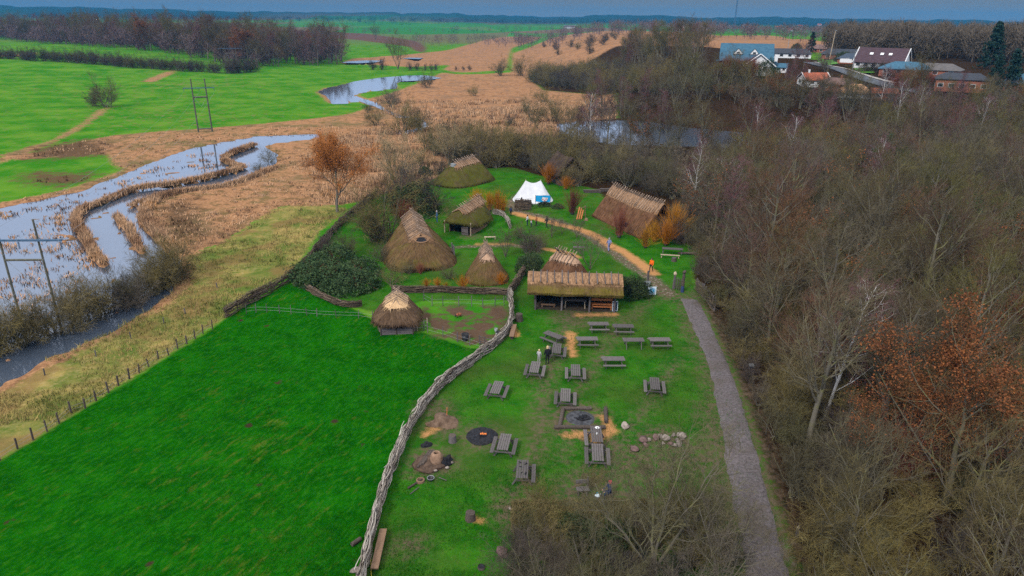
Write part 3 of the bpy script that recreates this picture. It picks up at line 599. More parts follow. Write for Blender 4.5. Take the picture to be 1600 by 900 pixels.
def make_tree(seed, H, kind, bark, twig, leaf=None):
    """one bare tree: (trunk mesh with its limbs, crown mesh of branchlets and twigs)"""
    rng = np.random.default_rng(seed); tr = MB(); cr = MB()
    K = 7; s = np.linspace(0, 1, K)
    if kind == 'shrub':
        n = 13; az = rng.random(n) * 6.283; inc = np.radians(rng.uniform(8, 62, n)); L = H * rng.uniform(0.8, 1.1, n) * (1 - 0.25 * np.sin(inc))
        d = np.stack([np.sin(inc) * np.cos(az), np.sin(inc) * np.sin(az), np.cos(inc)], -1)
        P = d[:, None] * (L[:, None, None] * s[None, :, None]) * 0.95; P[..., :2] *= (1.15 - 0.2 * s)[None, :, None]
        P[:, :, :2] += (rng.normal(size=(n, 1, 2)) * 0.25); P += np.cumsum(rng.normal(size=P.shape), 1) * 0.03 * H * s[None, :, None]
        R = np.maximum(0.03 * H / 3 * (1 - 0.8 * s)[None], 0.006) * np.ones((n, 1))
        tr.tubes(P, R, 5)
        P1, R1 = spawn(rng, P, R, 8, 0.12, 0.98, 0.42, 42, 0.12, 4, 0.12, 0.6, minr=0.011); cr.tubes(P1, R1, 3)
        P2, R2 = spawn(rng, P1, R1, 7, 0.12, 1.0, 0.55, 45, 0.10, 3, 0.14, 0.8, 0.4, 0.3, 0.009); cr.tubes(P2, R2, 3)
        P3, R3 = spawn(rng, P2, R2, 3, 0.2, 1.0, 0.6, 45, 0.06, 3, 0.12, 0.85, 0.4, 0.3, 0.007); cr.tubes(P3, R3, 3)
        tips = P2.reshape(-1, 3)
    elif kind == 'osier':
        n = 130; az = rng.random(n) * 6.283; inc = np.radians(np.abs(rng.normal(0, 27, n))); L = H * rng.uniform(0.6, 1.1, n)
        d = np.stack([np.sin(inc) * np.cos(az), np.sin(inc) * np.sin(az), np.cos(inc)], -1)
        P = d[:, None] * (L[:, None, None] * s[None, :, None]); P[..., 2] += 0.35 * H / 3; P[..., :2] += rng.normal(size=(n, 1, 2)) * 0.10 * H / 3 * 2
        R = np.maximum(0.016 * (1 - 0.7 * s)[None], 0.006) * np.ones((n, 1)); cr.tubes(P, R, 3)
        P1, R1 = spawn(rng, P, R, 5, 0.3, 0.95, 0.3, 20, 0.2, 3, 0.08, 0.8, 0.5, 0.3, 0.007); cr.tubes(P1, R1, 3)
        tr.ball((0, 0, 0.3 * H / 3), (0.2 * H / 3 + 0.06, 0.2 * H / 3 + 0.06, 0.38 * H / 3), 10, 7, 0, 0.4, seed)
        tips = P1.reshape(-1, 3)
    else:
        tf = {'broad': 0.72, 'tall': 0.9, 'birch': 0.95, 'spread': 0.5}[kind]
        lean = rng.normal(size=2) * 0.05 * H
        P = np.stack([lean[0] * s ** 1.5 + np.cumsum(rng.normal(size=K)) * 0.012 * H * s, lean[1] * s ** 1.5 + np.cumsum(rng.normal(size=K)) * 0.012 * H * s, tf * H * s - 0.3], -1)[None]
        r0 = 0.017 * H + 0.03
        if kind == 'birch': r0 *= 0.62
        R = (r0 * (1 - 0.82 * s ** 0.8))[None]
        if kind == 'spread':      # several stems from low down
            n = 5; az = np.arange(n) * 1.257 + rng.random(n); inc = np.radians(rng.uniform(12, 34, n)); L = H * rng.uniform(0.6, 0.85, n)
            d = np.stack([np.sin(inc) * np.cos(az), np.sin(inc) * np.sin(az), np.cos(inc)], -1)
            Q = d[:, None] * (L[:, None, None] * s[None, :, None]); Q[..., 2] += 0.1 * H * (s ** 2)[None]
            Q = Q + np.cumsum(rng.normal(size=Q.shape), 1) * 0.02 * H * s[None, :, None]
            P = Q; R = np.ones((n, 1)) * (r0 * 0.6 * (1 - 0.8 * s))[None]
        tr.tubes(P, R, 8)
        prm = {'broad': (13, 0.24, 0.98, 0.62, 52, 0.30), 'tall': (15, 0.28, 0.97, 0.40, 42, 0.25), 'birch': (18, 0.25, 0.97, 0.30, 40, 0.18), 'spread': (6, 0.25, 0.95, 0.55, 40, 0.22)}[kind]
        P1, R1 = spawn(rng, P, R, prm[0], prm[1], prm[2], prm[3], prm[4], prm[5], 6, 0.16, 0.55, 0.22, 0.55, 0.02); tr.tubes(P1, R1, 5)
        nb = 7 if kind != 'spread' else 5
        P2, R2 = spawn(rng, P1, R1, nb, 0.18, 0.98, 0.50, 44, 0.18, 5, 0.16, 0.62, 0.3, 0.45, 0.014); tr.tubes(P2[::2], R2[::2], 4); cr.tubes(P2[1::2], R2[1::2], 4)
        P3, R3 = spawn(rng, P2, R2, 6, 0.15, 1.0, 0.52, 42, 0.12 if kind != 'birch' else -0.1, 4, 0.14, 0.7, 0.4, 0.35, 0.0095); cr.tubes(P3, R3, 3)
        P4, R4 = spawn(rng, P3, R3, 5, 0.15, 1.0, 0.58, 40, 0.08 if kind != 'birch' else -0.25, 3, 0.12, 0.8, 0.45, 0.3, 0.0075); cr.tubes(P4, R4, 3)
        tips = np.concatenate([P3.reshape(-1, 3), P4[:, 1:].reshape(-1, 3)])
    mats = [twig]
    if leaf:
        mats.append(leaf[0]); hi = tips[rng.permutation(len(tips))]
        clump = vnoise(hi[:, 0] + 40, hi[:, 1] + hi[:, 2] * 0.7 + 40, 1.8, seed) > leaf[4] if len(leaf) > 4 else np.ones(len(hi), bool)
        leaves(cr, hi[clump], rng, leaf[1], leaf[2], leaf[3], 1)
    return tr.mesh('trunk', bark, True), cr.mesh('crown', mats, False)
def leafy_bush(seed, rx, ry, h, n, size, leafm, stem, dens=0.5):
    """evergreen thicket: uneven mound of leaves over arching stems"""
    rng = np.random.default_rng(seed); tr = MB(); cr = MB()
    k = 60; az = rng.random(k) * 6.283; inc = np.radians(rng.uniform(5, 78, k)); s = np.linspace(0, 1, 5)
    d = np.stack([np.sin(inc) * np.cos(az) * rx, np.sin(inc) * np.sin(az) * ry, np.cos(inc) * h], -1) * rng.uniform(0.7, 1.12, (k, 1))
    P = d[:, None] * s[None, :, None]; P[..., 2] += 0.15 * h * np.sin(s * 3.1)[None]; P += np.cumsum(rng.normal(size=P.shape), 1) * 0.05
    tr.tubes(P, np.ones((k, 1)) * (0.022 * (1 - 0.7 * s))[None], 3)
    c = rng.normal(size=(n, 3)); c /= np.linalg.norm(c, axis=1, keepdims=True); c[:, 2] = np.abs(c[:, 2])
    lump = 0.72 + 0.55 * vnoise(c[:, 0] * 10 + 90, c[:, 1] * 10 + c[:, 2] * 6 + 90, 3.2, seed) * (0.6 + 0.8 * vnoise(c[:, 0] * 10 + 60, c[:, 1] * 10 + 70, 1.2, seed + 1))
    c = c * lump[:, None] * rng.uniform(0.55, 1.0, (n, 1)) ** 0.4 * np.array([rx, ry, h])
    leaves(cr, c, rng, size, n, 0.06)
    return tr.mesh('stem', stem, True), cr.mesh('foliage', leafm, False)
def conifer(seed, H, w):
    rng = np.random.default_rng(seed); tr = MB(); cr = MB()
    tr.rod((0, 0, -0.3), (0, 0, H * 0.97), 0.018 * H, 7, 0, 0.02)
    n = int(H * 13); z = H * (0.10 + 0.88 * rng.random(n) ** 0.85); az = rng.random(n) * 6.283
    L = w * (1 - z / H) ** 0.75 * rng.uniform(0.65, 1.15, n) + 0.15
    s = np.linspace(0, 1, 4); d = np.stack([np.cos(az), np.sin(az)], -1)
    P = np.zeros((n, 4, 3)); P[..., :2] = d[:, None] * (L[:, None] * s[None])[..., None]; P[..., 2] = z[:, None] - (0.28 * L)[:, None] * (s ** 1.2)[None]
    tr.tubes(P, np.ones((n, 1)) * (0.03 * (1 - 0.8 * s))[None], 3)
    pts = (P[:, None, 1:] + rng.normal(size=(n, 6, 3, 3)) * np.array([0.16, 0.16, 0.12]) * (w / 3)).reshape(-1, 3)
    leaves(cr, pts, rng, 0.24 * w / 3 + 0.05, len(pts), 0.08)
    return tr.mesh('trunk', M['bark'], True), cr.mesh('crown', M['needle'], False)
PROTO = {
    'broad': [make_tree(s, 11, 'broad', M['bark'], M['twig']) for s in (1, 2, 3, 4)],
    'tall': [make_tree(s, 13, 'tall', M['bark'], M['twig']) for s in (11, 12, 13)],
    'spread': [make_tree(s, 9, 'spread', M['bark'], M['twig_grey']) for s in (21, 22, 23)],
    'birch': [make_tree(s, 12, 'birch', M['birch_bark'], M['twig_purple']) for s in (31, 32)],
    'purple': [make_tree(41, 12, 'birch', M['bark'], M['twig_purple'])],
    'oak': [make_tree(s, 11, 'broad', M['bark'], M['twig'], (M['leaf_oak'], 0.062, 13000, 0.22, 0.42)) for s in (51, 52)],
    'sparse_oak': [make_tree(55, 10, 'broad', M['bark'], M['twig'], (M['leaf_oak'], 0.10, 1100, 0.2, 0.6))],
    'orange': [make_tree(61, 11.5, 'broad', M['bark'], M['twig_orange'], (M['twig_orange'], 0.062, 26000, 0.32))],
    'tan': [make_tree(62, 9, 'spread', M['bark'], M['twig_tan'], (M['twig_tan'], 0.035, 5000, 0.22))],
    'ivy': [make_tree(63, 11, 'tall', M['bark'], M['twig'], (M['leaf_ivy'], 0.10, 2600, 0.25, 0.5))],
    'shrub': [make_tree(s, 3.2, 'shrub', M['bark'], M['twig_grey']) for s in (71, 72, 73)],
    'willow': [make_tree(s, 4.0, 'shrub', M['bark'], M['twig_olive']) for s in (74, 75)],
    'dark_shrub': [make_tree(s, 3.0, 'shrub', M['bark'], M['twig_dark']) for s in (76, 77)],
    'red_shrub': [make_tree(78, 3.2, 'osier', M['wood_dark'], M['osier_red'])],
    'osier': [make_tree(s, 3.0, 'osier', M['wood_dark'], M['osier']) for s in (81, 82)],
    'bramble': [leafy_bush(s, 2.6, 2.4, 1.9, 6500, 0.085, M['leaf_green'], M['osier_red']) for s in (91, 92)],
    'holly': [leafy_bush(93, 1.9, 1.8, 2.3, 5200, 0.075, M['leaf_ivy'], M['bark'])],
    'conifer': [conifer(95, 11, 3.0)], 'pine': [conifer(96, 16, 4.6)],
}
CROWNNAME = {'bramble': ('stem', 'foliage'), 'holly': ('stem', 'foliage'), 'shrub': ('stem', 'crown'), 'willow': ('stem', 'crown'), 'dark_shrub': ('stem', 'crown'), 'red_shrub': ('stool', 'shoots'), 'osier': ('stool', 'shoots')}
_tr = random.Random(7)
def grove(name, label, items):
    """trees beyond the three hundred largest: one object, the same trees set on points"""
    kinds = sorted({k for k, *_ in items}); me = bpy.data.meshes.new(name); me.vertices.add(len(items))
    me.vertices.foreach_set('co', np.array([i[1:4] for i in items], np.float32).ravel())
    for nm, vals, ty in (('kid', [kinds.index(i[0]) for i in items], 'INT'), ('size', [i[4] for i in items], 'FLOAT'), ('turn', [_tr.random() * 6.283 for _ in items], 'FLOAT')):
        a = me.attributes.new(nm, ty, 'POINT'); a.data.foreach_set('value', np.array(vals, np.int32 if ty == 'INT' else np.float32))
    o = link(name, me); g = bpy.data.node_groups.new(name, 'GeometryNodeTree'); g.interface.new_socket('Geometry', in_out='INPUT', socket_type='NodeSocketGeometry'); g.interface.new_socket('Geometry', in_out='OUTPUT', socket_type='NodeSocketGeometry')
    n, l = g.nodes, g.links; gi = n.new('NodeGroupInput'); go = n.new('NodeGroupOutput'); jn = n.new('GeometryNodeJoinGeometry'); l.new(jn.outputs[0], go.inputs[0])
    def at_(nm, ty):
        x = n.new('GeometryNodeInputNamedAttribute'); x.data_type = ty; x.inputs[0].default_value = nm; return x.outputs[0]
    cz = n.new('ShaderNodeCombineXYZ'); l.new(at_('turn', 'FLOAT'), cz.inputs[2])
    for ki, k in enumerate(kinds):
        cmp = n.new('FunctionNodeCompare'); cmp.data_type = 'INT'; cmp.operation = 'EQUAL'; l.new(at_('kid', 'INT'), cmp.inputs[2]); cmp.inputs[3].default_value = ki
        for part_ in PROTO[k][ki % len(PROTO[k])]:
            po = bpy.data.objects.new(name + '_tree', part_); oi = n.new('GeometryNodeObjectInfo'); oi.inputs[0].default_value = po; oi.inputs['As Instance'].default_value = True
            ip = n.new('GeometryNodeInstanceOnPoints'); l.new(gi.outputs[0], ip.inputs['Points']); l.new(cmp.outputs[0], ip.inputs['Selection']); l.new(oi.outputs['Geometry'], ip.inputs['Instance']); l.new(cz.outputs[0], ip.inputs['Rotation']); l.new(at_('size', 'FLOAT'), ip.inputs['Scale']); l.new(ip.outputs[0], jn.inputs[0])
    md = o.modifiers.new('trees', 'NODES'); md.node_group = g
    return tag(o, label, None, None, 'stuff')
def plant(kind, x, y, label, cat, group=None, s=1.0, name=None, z=None, rz=None, sz=1.0, var=None):
    ms = PROTO[kind]; t, c = ms[_tr.randrange(len(ms)) if var is None else var]
    if z is None: z = float(h_full(np.array([x]), np.array([y]))[0])
    rz = _tr.random() * 6.283 if rz is None else rz
    nm = name or {'shrub': 'bare_shrub', 'willow': 'willow_shrub', 'dark_shrub': 'bare_shrub', 'red_shrub': 'osier', 'osier': 'osier', 'bramble': 'bramble_bush', 'holly': 'evergreen_bush', 'conifer': 'conifer', 'pine': 'pine_tree', 'birch': 'birch_tree', 'oak': 'oak_tree', 'sparse_oak': 'oak_tree'}.get(kind, 'bare_tree')
    r = thing(nm, label, cat, (x, y, z), rz, group, (s, s, s * sz))
    a, b = CROWNNAME.get(kind, ('trunk', 'crown'))
    link(a, t, r); link(b, c, r)
    return r
def scatter(poly, spacing, seed, keep=None, tries=30000):
    """poisson-like points in a world polygon, spacing may depend on distance"""
    rng = np.random.default_rng(seed); P = np.array(poly); lo, hi = P.min(0), P.max(0)
    c = lo + (hi - lo) * rng.random((tries, 2)); c = c[poly_sd(c[:, 0], c[:, 1], poly) > 0]
    out = []; cell = {}
    for p in c:
        if keep is not None and not keep(p): continue
        sp = spacing(p) if callable(spacing) else spacing
        k = (int(p[0] // 6), int(p[1] // 6)); ok = True
        for i in range(-2, 3):
            for j in range(-2, 3):
                for q in cell.get((k[0] + i, k[1] + j), ()):
                    if (q[0] - p[0]) ** 2 + (q[1] - p[1]) ** 2 < sp * sp: ok = False
        if ok: cell.setdefault(k, []).append(p); out.append(p)
    return out
def inview(p, m=0.05):
    x, y = p
    dz = -CH; cp, sp = math.cos(PITCH), math.sin(PITCH)
    dep = y * cp + 22 * sp
    return abs(x) / dep < 0.75 + m
# --- the wood on the right
TREEWOOD = WP([(1330, 1000), (1312, 900), (1285, 830), (1262, 760), (1238, 690), (1205, 600), (1180, 530), (1150, 470), (1125, 420), (1100, 372), (1060, 318), (1000, 300), (950, 288), (905, 262), (880, 238)]) + [(18, 172), (17, 160), (62, 150), (92, 172), (70, 215), (22, 212), (28, 232), (70, 222), (110, 190), (150, 165), (185, 150), (185, 20), (40, 12)]
def pondclear(p): return poly_sd(np.array([p[0]]), np.array([p[1]]), POND)[0] < -1.5
tw = [p for p in scatter(TREEWOOD, lambda p: 3.5 + 0.011 * math.hypot(*p), 5, pondclear, 60000) if inview(p, 0.14)]
PONDFRONT = WP([(862, 226), (1130, 230), (1150, 262), (1125, 318), (1050, 322), (900, 262)])
def infront(p): return poly_sd(np.array([p[0]]), np.array([p[1]]), PONDFRONT)[0] > 0
tw.sort(key=lambda p: math.hypot(*p)); open('/tmp/n.txt', 'w').write(str(len(tw))) if False else None
W1 = {'n': 'in the front of the wood near the gravel path', 'm': 'in the middle of the right wood', 'f': 'at the far side of the wood', 'p': 'by the pond behind the wood'}
KL = {'broad': 'bare grey-brown tree with spreading twigs', 'tall': 'tall slender bare brown tree', 'spread': 'low many-stemmed grey bare tree', 'birch': 'white-barked birch with thin purple twigs', 'purple': 'bare tree with purplish twigs', 'oak': 'oak keeping its rusty orange dead leaves', 'sparse_oak': 'bare oak with a few rusty leaves left', 'ivy': 'bare tree with ivy leaves among its branches'}
BIGOAK = [(1475, 790, 1.18), (1560, 640, 1.05), (1395, 760, 0.8)]
ob = [gp(a, b) for a, b, _ in BIGOAK]
NW = 182
for i, p in enumerate(tw[:NW]):
    if min(math.hypot(p[0] - q[0], p[1] - q[1]) for q in ob) < 2.2: continue
    d = math.hypot(*p); k = _tr.random()
    kind = 'broad' if k < .40 else 'tall' if k < .58 else 'spread' if k < .80 else 'birch' if k < .84 else 'purple' if k < .87 else 'sparse_oak' if k < .95 else 'ivy' if k < .985 else 'oak'
    s = _tr.uniform(.88, 1.2) * (0.92 if d < 60 else 1.0)
    if d > 150: s *= 0.9
    if d < 42: s *= 0.82
    if infront(p): kind, s = 'spread', _tr.uniform(.42, .62)
    zone = 'n' if d < 62 else 'm' if d < 125 else 'f'
    if zone != 'n' and p[0] < 45 and p[1] > 125: zone = 'p'
    plant(kind, p[0], p[1], KL[kind] + ' ' + W1[zone], 'tree', 'trees of the wood on the right: ' + kind.replace('_', ' ') + ' ' + zone, s)
for (px, py, s), q, lb in zip(BIGOAK, ob, ['largest rusty-leaved oak beside the gravel path, full of orange leaves', 'rusty-leaved oak at the right edge of the wood behind the largest oak', 'smaller rusty-leaved oak left of and below the largest oak']):
    plant('oak', q[0], q[1], lb, 'tree', None, s)
q = gp(1285, 662); o = plant('birch', q[0], q[1], 'leaning white birch standing out in front of the wood, forked trunk', 'tree', None, 1.0, rz=0.5, var=0); o.rotation_euler = (0.0, 0.16, 0)
for px, py, lb in [(1136, 340, 'slim white birch at the wood edge right of the long hut'), (1116, 338, 'shorter white birch beside the slim one right of the long hut'), (1128, 350, 'thin birch between the two white birches near the long hut')]:
    q = gp(px, py); plant('birch', q[0], q[1], lb, 'tree', None, 0.8)
WOODREST = tw[NW:]
# undergrowth at the edge of the wood and inside it
EDGE = WP([(1290, 1000), (1272, 900), (1258, 850), (1225, 745), (1192, 650), (1160, 560), (1122, 480), (1095, 440), (1088, 400), (1060, 372), (1050, 330), (1120, 330), (1180, 420), (1260, 560), (1340, 760), (1400, 1000)])
for p in scatter(EDGE, 2.5, 9, None, 20000):
    if not inview(p, 0.1): continue
    kd = _tr.choice(['shrub', 'shrub', 'shrub', 'willow', 'dark_shrub']); d = math.hypot(*p)
    plant(kd, p[0], p[1], {'shrub': 'grey bare shrub', 'willow': 'olive-brown bare shrub', 'dark_shrub': 'dark bare shrub'}[kd] + (' at the wood edge along the gravel path' if d < 66 else ' at the wood edge between the gate and the long hut'), 'bush', 'undergrowth at the wood edge: ' + kd.replace('_', ' ') + (' near' if d < 66 else ' far'), _tr.uniform(.75, 1.15))
FRONTW = WP([(1262, 800), (1300, 1000), (2000, 1000), (1800, 560), (1330, 560), (1225, 640)])
for p in scatter(FRONTW, 2.9, 19, None, 20000):
    if not inview(p, 0.06): continue
    kd = _tr.choice(['shrub', 'willow', 'dark_shrub', 'shrub', 'red_shrub' if _tr.random() < .15 else 'willow'])
    plant(kd, p[0], p[1], {'shrub': 'grey bare shrub', 'willow': 'olive bare shrub', 'dark_shrub': 'dark bare shrub', 'red_shrub': 'reddish brush clump'}[kd] + ' under the trees in the front of the wood', 'bush', 'undergrowth in the front of the wood: ' + kd.replace('_', ' '), _tr.uniform(.8, 1.35))
BACK2 = WP([(700, 262), (722, 240), (800, 236), (885, 236), (900, 256), (866, 262), (856, 268), (800, 260), (770, 264)])
for p in scatter(BACK2, 3.2, 31): plant(_tr.choice(['shrub', 'willow', 'dark_shrub']), p[0], p[1], 'bare bush in the thicket between the mossy hut and the dark hut', 'bush', 'thicket behind the mossy hut', _tr.uniform(1.2, 1.9))
BACKW = WP([(1050, 312), (1000, 296), (950, 284), (905, 268), (885, 252), (905, 246), (960, 262), (1030, 280), (1080, 300)])
for p in scatter(BACKW, 2.8, 10):
    plant(_tr.choice(['shrub', 'dark_shrub']), p[0], p[1], 'dense bare shrub in the thicket behind the long hut', 'bush', 'thicket behind the long hut', _tr.uniform(1.1, 1.7))
# --- single trees and bushes of the marsh, the village and the fields (pixel of the base, kind, label, category, size, group)
PL = [
 (527, 331, 'orange', 'orange-brown bare tree standing alone at the marsh edge', 'tree', 1.16), (622, 302, 'tan', 'yellow-grey spreading bare tree right of the orange-brown tree', 'tree', 1.12),
 (704, 262, 'tan', 'small yellowish bare tree behind the mossy hut', 'tree', 0.92), (740, 345, 'tan', '', '', 0), 
 (165, 168, 'shrub', 'lone grey bare bush-like tree in the middle of the green field', 'tree', 3.0), (150, 166, 'dark_shrub', 'small dark shrub at the left foot of the lone field tree', 'bush', 1.7),
 (622, 108, 'spread', 'dark leafless oak standing alone beside the far pool', 'tree', 2.0), (587, 62, 'spread', 'dark leafless tree alone on the ploughed field edge', 'tree', 2.0),
 (630, 208, 'willow', 'big brown willow bush in the reeds by the stream bend', 'bush', 2.2), (650, 205, 'shrub', 'grey willow bush beside the big brown one at the stream bend', 'bush', 2.0), (610, 168, 'shrub', 'dark round willow bush in the reeds at the stream', 'bush', 2.3), (667, 137, 'shrub', 'slim grey bush on the lake shore', 'bush', 2.2), (596, 109, 'dark_shrub', 'dark hedge bush left of the lone far oak', 'bush', 2.2), (582, 109, 'dark_shrub', 'smaller dark hedge bush at the pool left of the far oak', 'bush', 1.8),
 (830, 192, 'willow', 'small brown bush in the orange reeds', 'bush', 1.9), (866, 190, 'willow', 'upright brown bush at the left end of the pond', 'bush', 2.0), (782, 118, 'shrub', 'pale brown bush at the upper edge of the reed bed', 'bush', 2.8), (815, 118, 'willow', 'olive bush beside the pale brown one at the upper reed edge', 'bush', 2.8),
 (420, 252, 'willow', 'low brown bush on the river bank beside the side channel', 'bush', 0.9), (405, 262, 'shrub', 'small grey bush in the water near the river bank', 'bush', 0.75),
 (1028, 238, 'purple', 'purple-twigged bare tree standing in front of the pond', 'tree', 1.12), (1012, 236, 'purple', 'second purple-twigged tree left of the tallest one by the pond', 'tree', 0.85), (905, 232, 'purple', 'low purple-twigged tree at the left end of the pond', 'tree', 0.8), (948, 232, 'tall', 'slender grey bare tree in front of the left half of the pond', 'tree', 0.95), (984, 234, 'tall', 'slender bare tree left of the purple trees by the pond', 'tree', 0.9), (1060, 240, 'tall', 'slender bare tree right of the purple trees by the pond', 'tree', 0.95), (1095, 244, 'tall', 'tall bare tree at the right half of the pond', 'tree', 0.98),
 (606, 372, 'willow', 'large brown-grey bush left of the big thatched hut', 'bush', 2.3), (585, 378, 'shrub', 'grey bush at the far left of the big thatched hut', 'bush', 1.7), (632, 360, 'red_shrub', 'reddish bush between the grey bush and the big hut', 'bush', 1.2),
 (650, 332, 'holly', 'dark evergreen bush behind the big thatched hut', 'bush', 2.0), (672, 330, 'dark_shrub', 'dark bare bush right of the evergreen behind the big hut', 'bush', 2.1), (640, 318, 'dark_shrub', 'dark bare bush left behind the evergreen bush', 'bush', 1.9), (614, 322, 'shrub', 'grey bush near the fence corner behind the big hut', 'bush', 1.7),
 (722, 254, 'dark_shrub', 'dark bush right behind the mossy hut', 'bush', 1.5), (745, 250, 'willow', 'olive bush behind the right end of the mossy hut', 'bush', 1.9), (772, 258, 'willow', 'tall olive bush between the mossy hut and the tent', 'bush', 2.0), (800, 250, 'shrub', 'grey-green bush behind the tent, left side', 'bush', 1.9), (830, 258, 'willow', 'bushy olive thicket shrub behind the tent', 'bush', 2.0), (848, 270, 'shrub', 'grey thicket shrub right behind the tent', 'bush', 1.6), (690, 276, 'dark_shrub', 'low dark bush at the left end of the mossy hut', 'bush', 1.1), (665, 275, 'holly', 'evergreen bush left of the mossy hut', 'bush', 0.8),
 (905, 290, 'willow', 'olive shrub left of the log pile', 'bush', 1.5), (928, 284, 'shrub', 'grey shrub behind the log pile', 'bush', 1.7), (962, 280, 'willow', 'tall olive shrub right behind the log pile', 'bush', 1.8), (890, 262, 'willow', 'shrub in front of the dark hut in the trees', 'bush', 1.3), (858, 258, 'willow', 'shrub left of the dark hut in the trees', 'bush', 1.5),
 (745, 327, 'osier', 'leftmost orange osier behind the open-fronted hut', 'bush', 0.95), (765, 330, 'osier', 'middle orange osier behind the open-fronted hut', 'bush', 0.9), (777, 331, 'osier', 'tall orange osier right of the middle one behind the open-fronted hut', 'bush', 1.0), (786, 332, 'osier', 'small orange osier at the curved low fence', 'bush', 0.65),
 (857, 288, 'osier', 'orange osier right behind the tent', 'bush', 1.15), (884, 296, 'osier', 'small orange osier near the log pile', 'bush', 0.7), (1052, 374, 'osier', 'large orange osier at the right gable of the long hut', 'bush', 1.45), (1008, 388, 'osier', 'low orange osier in front of the long hut', 'bush', 0.8), (1022, 378, 'osier', 'yellow-orange osier before the gable door of the long hut', 'bush', 0.9), (967, 372, 'red_shrub', 'dark red twiggy bush in front of the long hut', 'bush', 1.1), (894, 336, 'red_shrub', 'reddish-brown brush clump beside the village path', 'bush', 1.15),
 (666, 450, 'osier', 'cut osier stool, leftmost in the low dark fence row', 'bush', 0.34), (684, 450, 'osier', 'cut osier stool, second in the low dark fence row', 'bush', 0.36), (697, 452, 'osier', 'cut osier stool, third in the low dark fence row', 'bush', 0.26), (723, 453, 'osier', 'bushy orange osier stool before the small steep hut', 'bush', 0.5), (782, 446, 'osier', 'orange osier stool at the right corner of the small steep hut', 'bush', 0.45),
 (826, 398, 'dark_shrub', 'purple-grey bush left of the path in the village', 'bush', 1.15), (838, 392, 'shrub', 'grey bush beside the purple-grey one in the village', 'bush', 0.9), (826, 425, 'holly', 'dense green bush at the left end of the long shelter', 'bush', 0.85), (828, 412, 'bramble', 'leafy green bush behind the long shelter', 'bush', 0.62),
 (790, 402, 'spread', 'small bare fruit tree right of the small steep hut', 'tree', 0.42), (922, 421, 'spread', 'small bare fruit tree behind the long shelter', 'tree', 0.5), (878, 366, 'spread', 'very small bare sapling beside the stony path', 'tree', 0.24), (901, 372, 'spread', 'white-tagged bare sapling beside the stony path', 'tree', 0.3), (757, 350, 'spread', 'thin sapling right of the open-fronted hut', 'tree', 0.3),
 (984, 462, 'holly', 'green ivy bush at the right end of the long shelter', 'bush', 0.98), (999, 460, 'holly', 'green ivy bush beside the signpost', 'bush', 0.8), (976, 458, 'shrub', 'brown bush hugging the right end of the shelter', 'bush', 0.6),
 (850, 322, 'bramble', 'low green bush under the blue banner', 'bush', 0.42), (872, 326, 'bramble', 'low dark green hedge bush right of the banner', 'bush', 0.38), (826, 322, 'holly', 'small dark bush left of the banner', 'bush', 0.35),
 (490, 440, 'bramble', 'dark green bramble mound, leftmost of the thicket by the meadow corner', 'bush', 1.1), (520, 415, 'bramble', 'dark green bramble mound at the back of the thicket', 'bush', 1.2), (522, 445, 'bramble', 'dark green bramble mound in the middle of the thicket', 'bush', 1.2), (555, 450, 'bramble', 'dark green bramble mound at the front right of the thicket', 'bush', 1.15), (560, 428, 'bramble', 'dark green bramble mound at the right of the thicket', 'bush', 0.95), (540, 402, 'shrub', 'brown bare bush growing out of the top of the bramble thicket', 'bush', 1.0), (510, 396, 'dark_shrub', 'dark bare bush left on top of the bramble thicket', 'bush', 0.9),
 (700, 436, 'shrub', 'thin bare shrub between the big hut and the small steep hut', 'bush', .55), (598, 408, 'shrub', 'bare shrub at the left foot of the big thatched hut', 'bush', .8), (612, 446, 'willow', 'olive bare shrub at the left end of the low dark fence', 'bush', .7), (712, 356, 'willow', 'olive shrub left of the open-fronted hut', 'bush', .8), (812, 372, 'shrub', 'bare shrub in the grass left of the purple-grey bush', 'bush', .7), (862, 372, 'spread', 'bare sapling in the middle of the village green', 'tree', .32), (1040, 384, 'osier', 'second orange osier at the gable of the long hut, in front', 'bush', 1.0), (1062, 380, 'dark_shrub', 'dark bare shrub right of the large orange osier', 'bush', 1.2),
 (640, 428, 'shrub', 'small bare shrub at the foot of the big thatched hut', 'bush', 0.5), (657, 428, 'red_shrub', 'tiny reddish shrub at the foot of the big thatched hut', 'bush', 0.4),
 (1545, 108, 'pine', 'tall dark pine above the brick house', 'tree', 0.95), (1551, 140, 'conifer', 'slim dark conifer at the right end of the brick house', 'tree', 0.85), (1574, 146, 'conifer', 'broad dark conifer right of the slim one', 'tree', 1.05), (1266, 84, 'conifer', 'small blue-green conifer among the low dark houses', 'tree', 0.9), (1244, 80, 'holly', 'green garden shrub before the long dark house', 'bush', 1.6), (1316, 98, 'holly', 'green garden shrub in front of the low brick house', 'bush', 1.7), (1255, 108, 'purple', 'purple-grey garden tree beside the road', 'tree', .8), (1240, 106, 'purple', 'purple-grey garden tree left of its twin near the road', 'tree', .75), (1290, 112, 'shrub', 'grey garden bush by the road bend', 'bush', 2.0), (1195, 118, 'holly', 'dark evergreen garden bush below the white gabled house', 'bush', 2.2), (1160, 128, 'spread', 'wide grey tree below the blue-roofed house', 'tree', .75), (1452, 118, 'holly', 'clipped green bush left of the brick house', 'bush', 1.1),
]
for px, py, kd, lb, cat, s in PL:
    if not lb: continue
    q = gp(px, py); plant(kd, q[0], q[1], lb, cat, None, s)
for i, (px, py) in enumerate([(662, 262), (682, 244), (700, 232), (724, 226), (752, 224), (640, 282), (668, 236), (735, 208), (706, 214), (820, 176), (795, 196), (850, 160), (742, 150), (590, 196), (574, 176)]):
    q = gp(px, py); plant(_tr.choice(['willow', 'shrub', 'shrub']), q[0], q[1], 'grey-brown bush scattered in the reed marsh', 'bush', 'bushes scattered in the reed marsh', _tr.uniform(.9, 1.6))
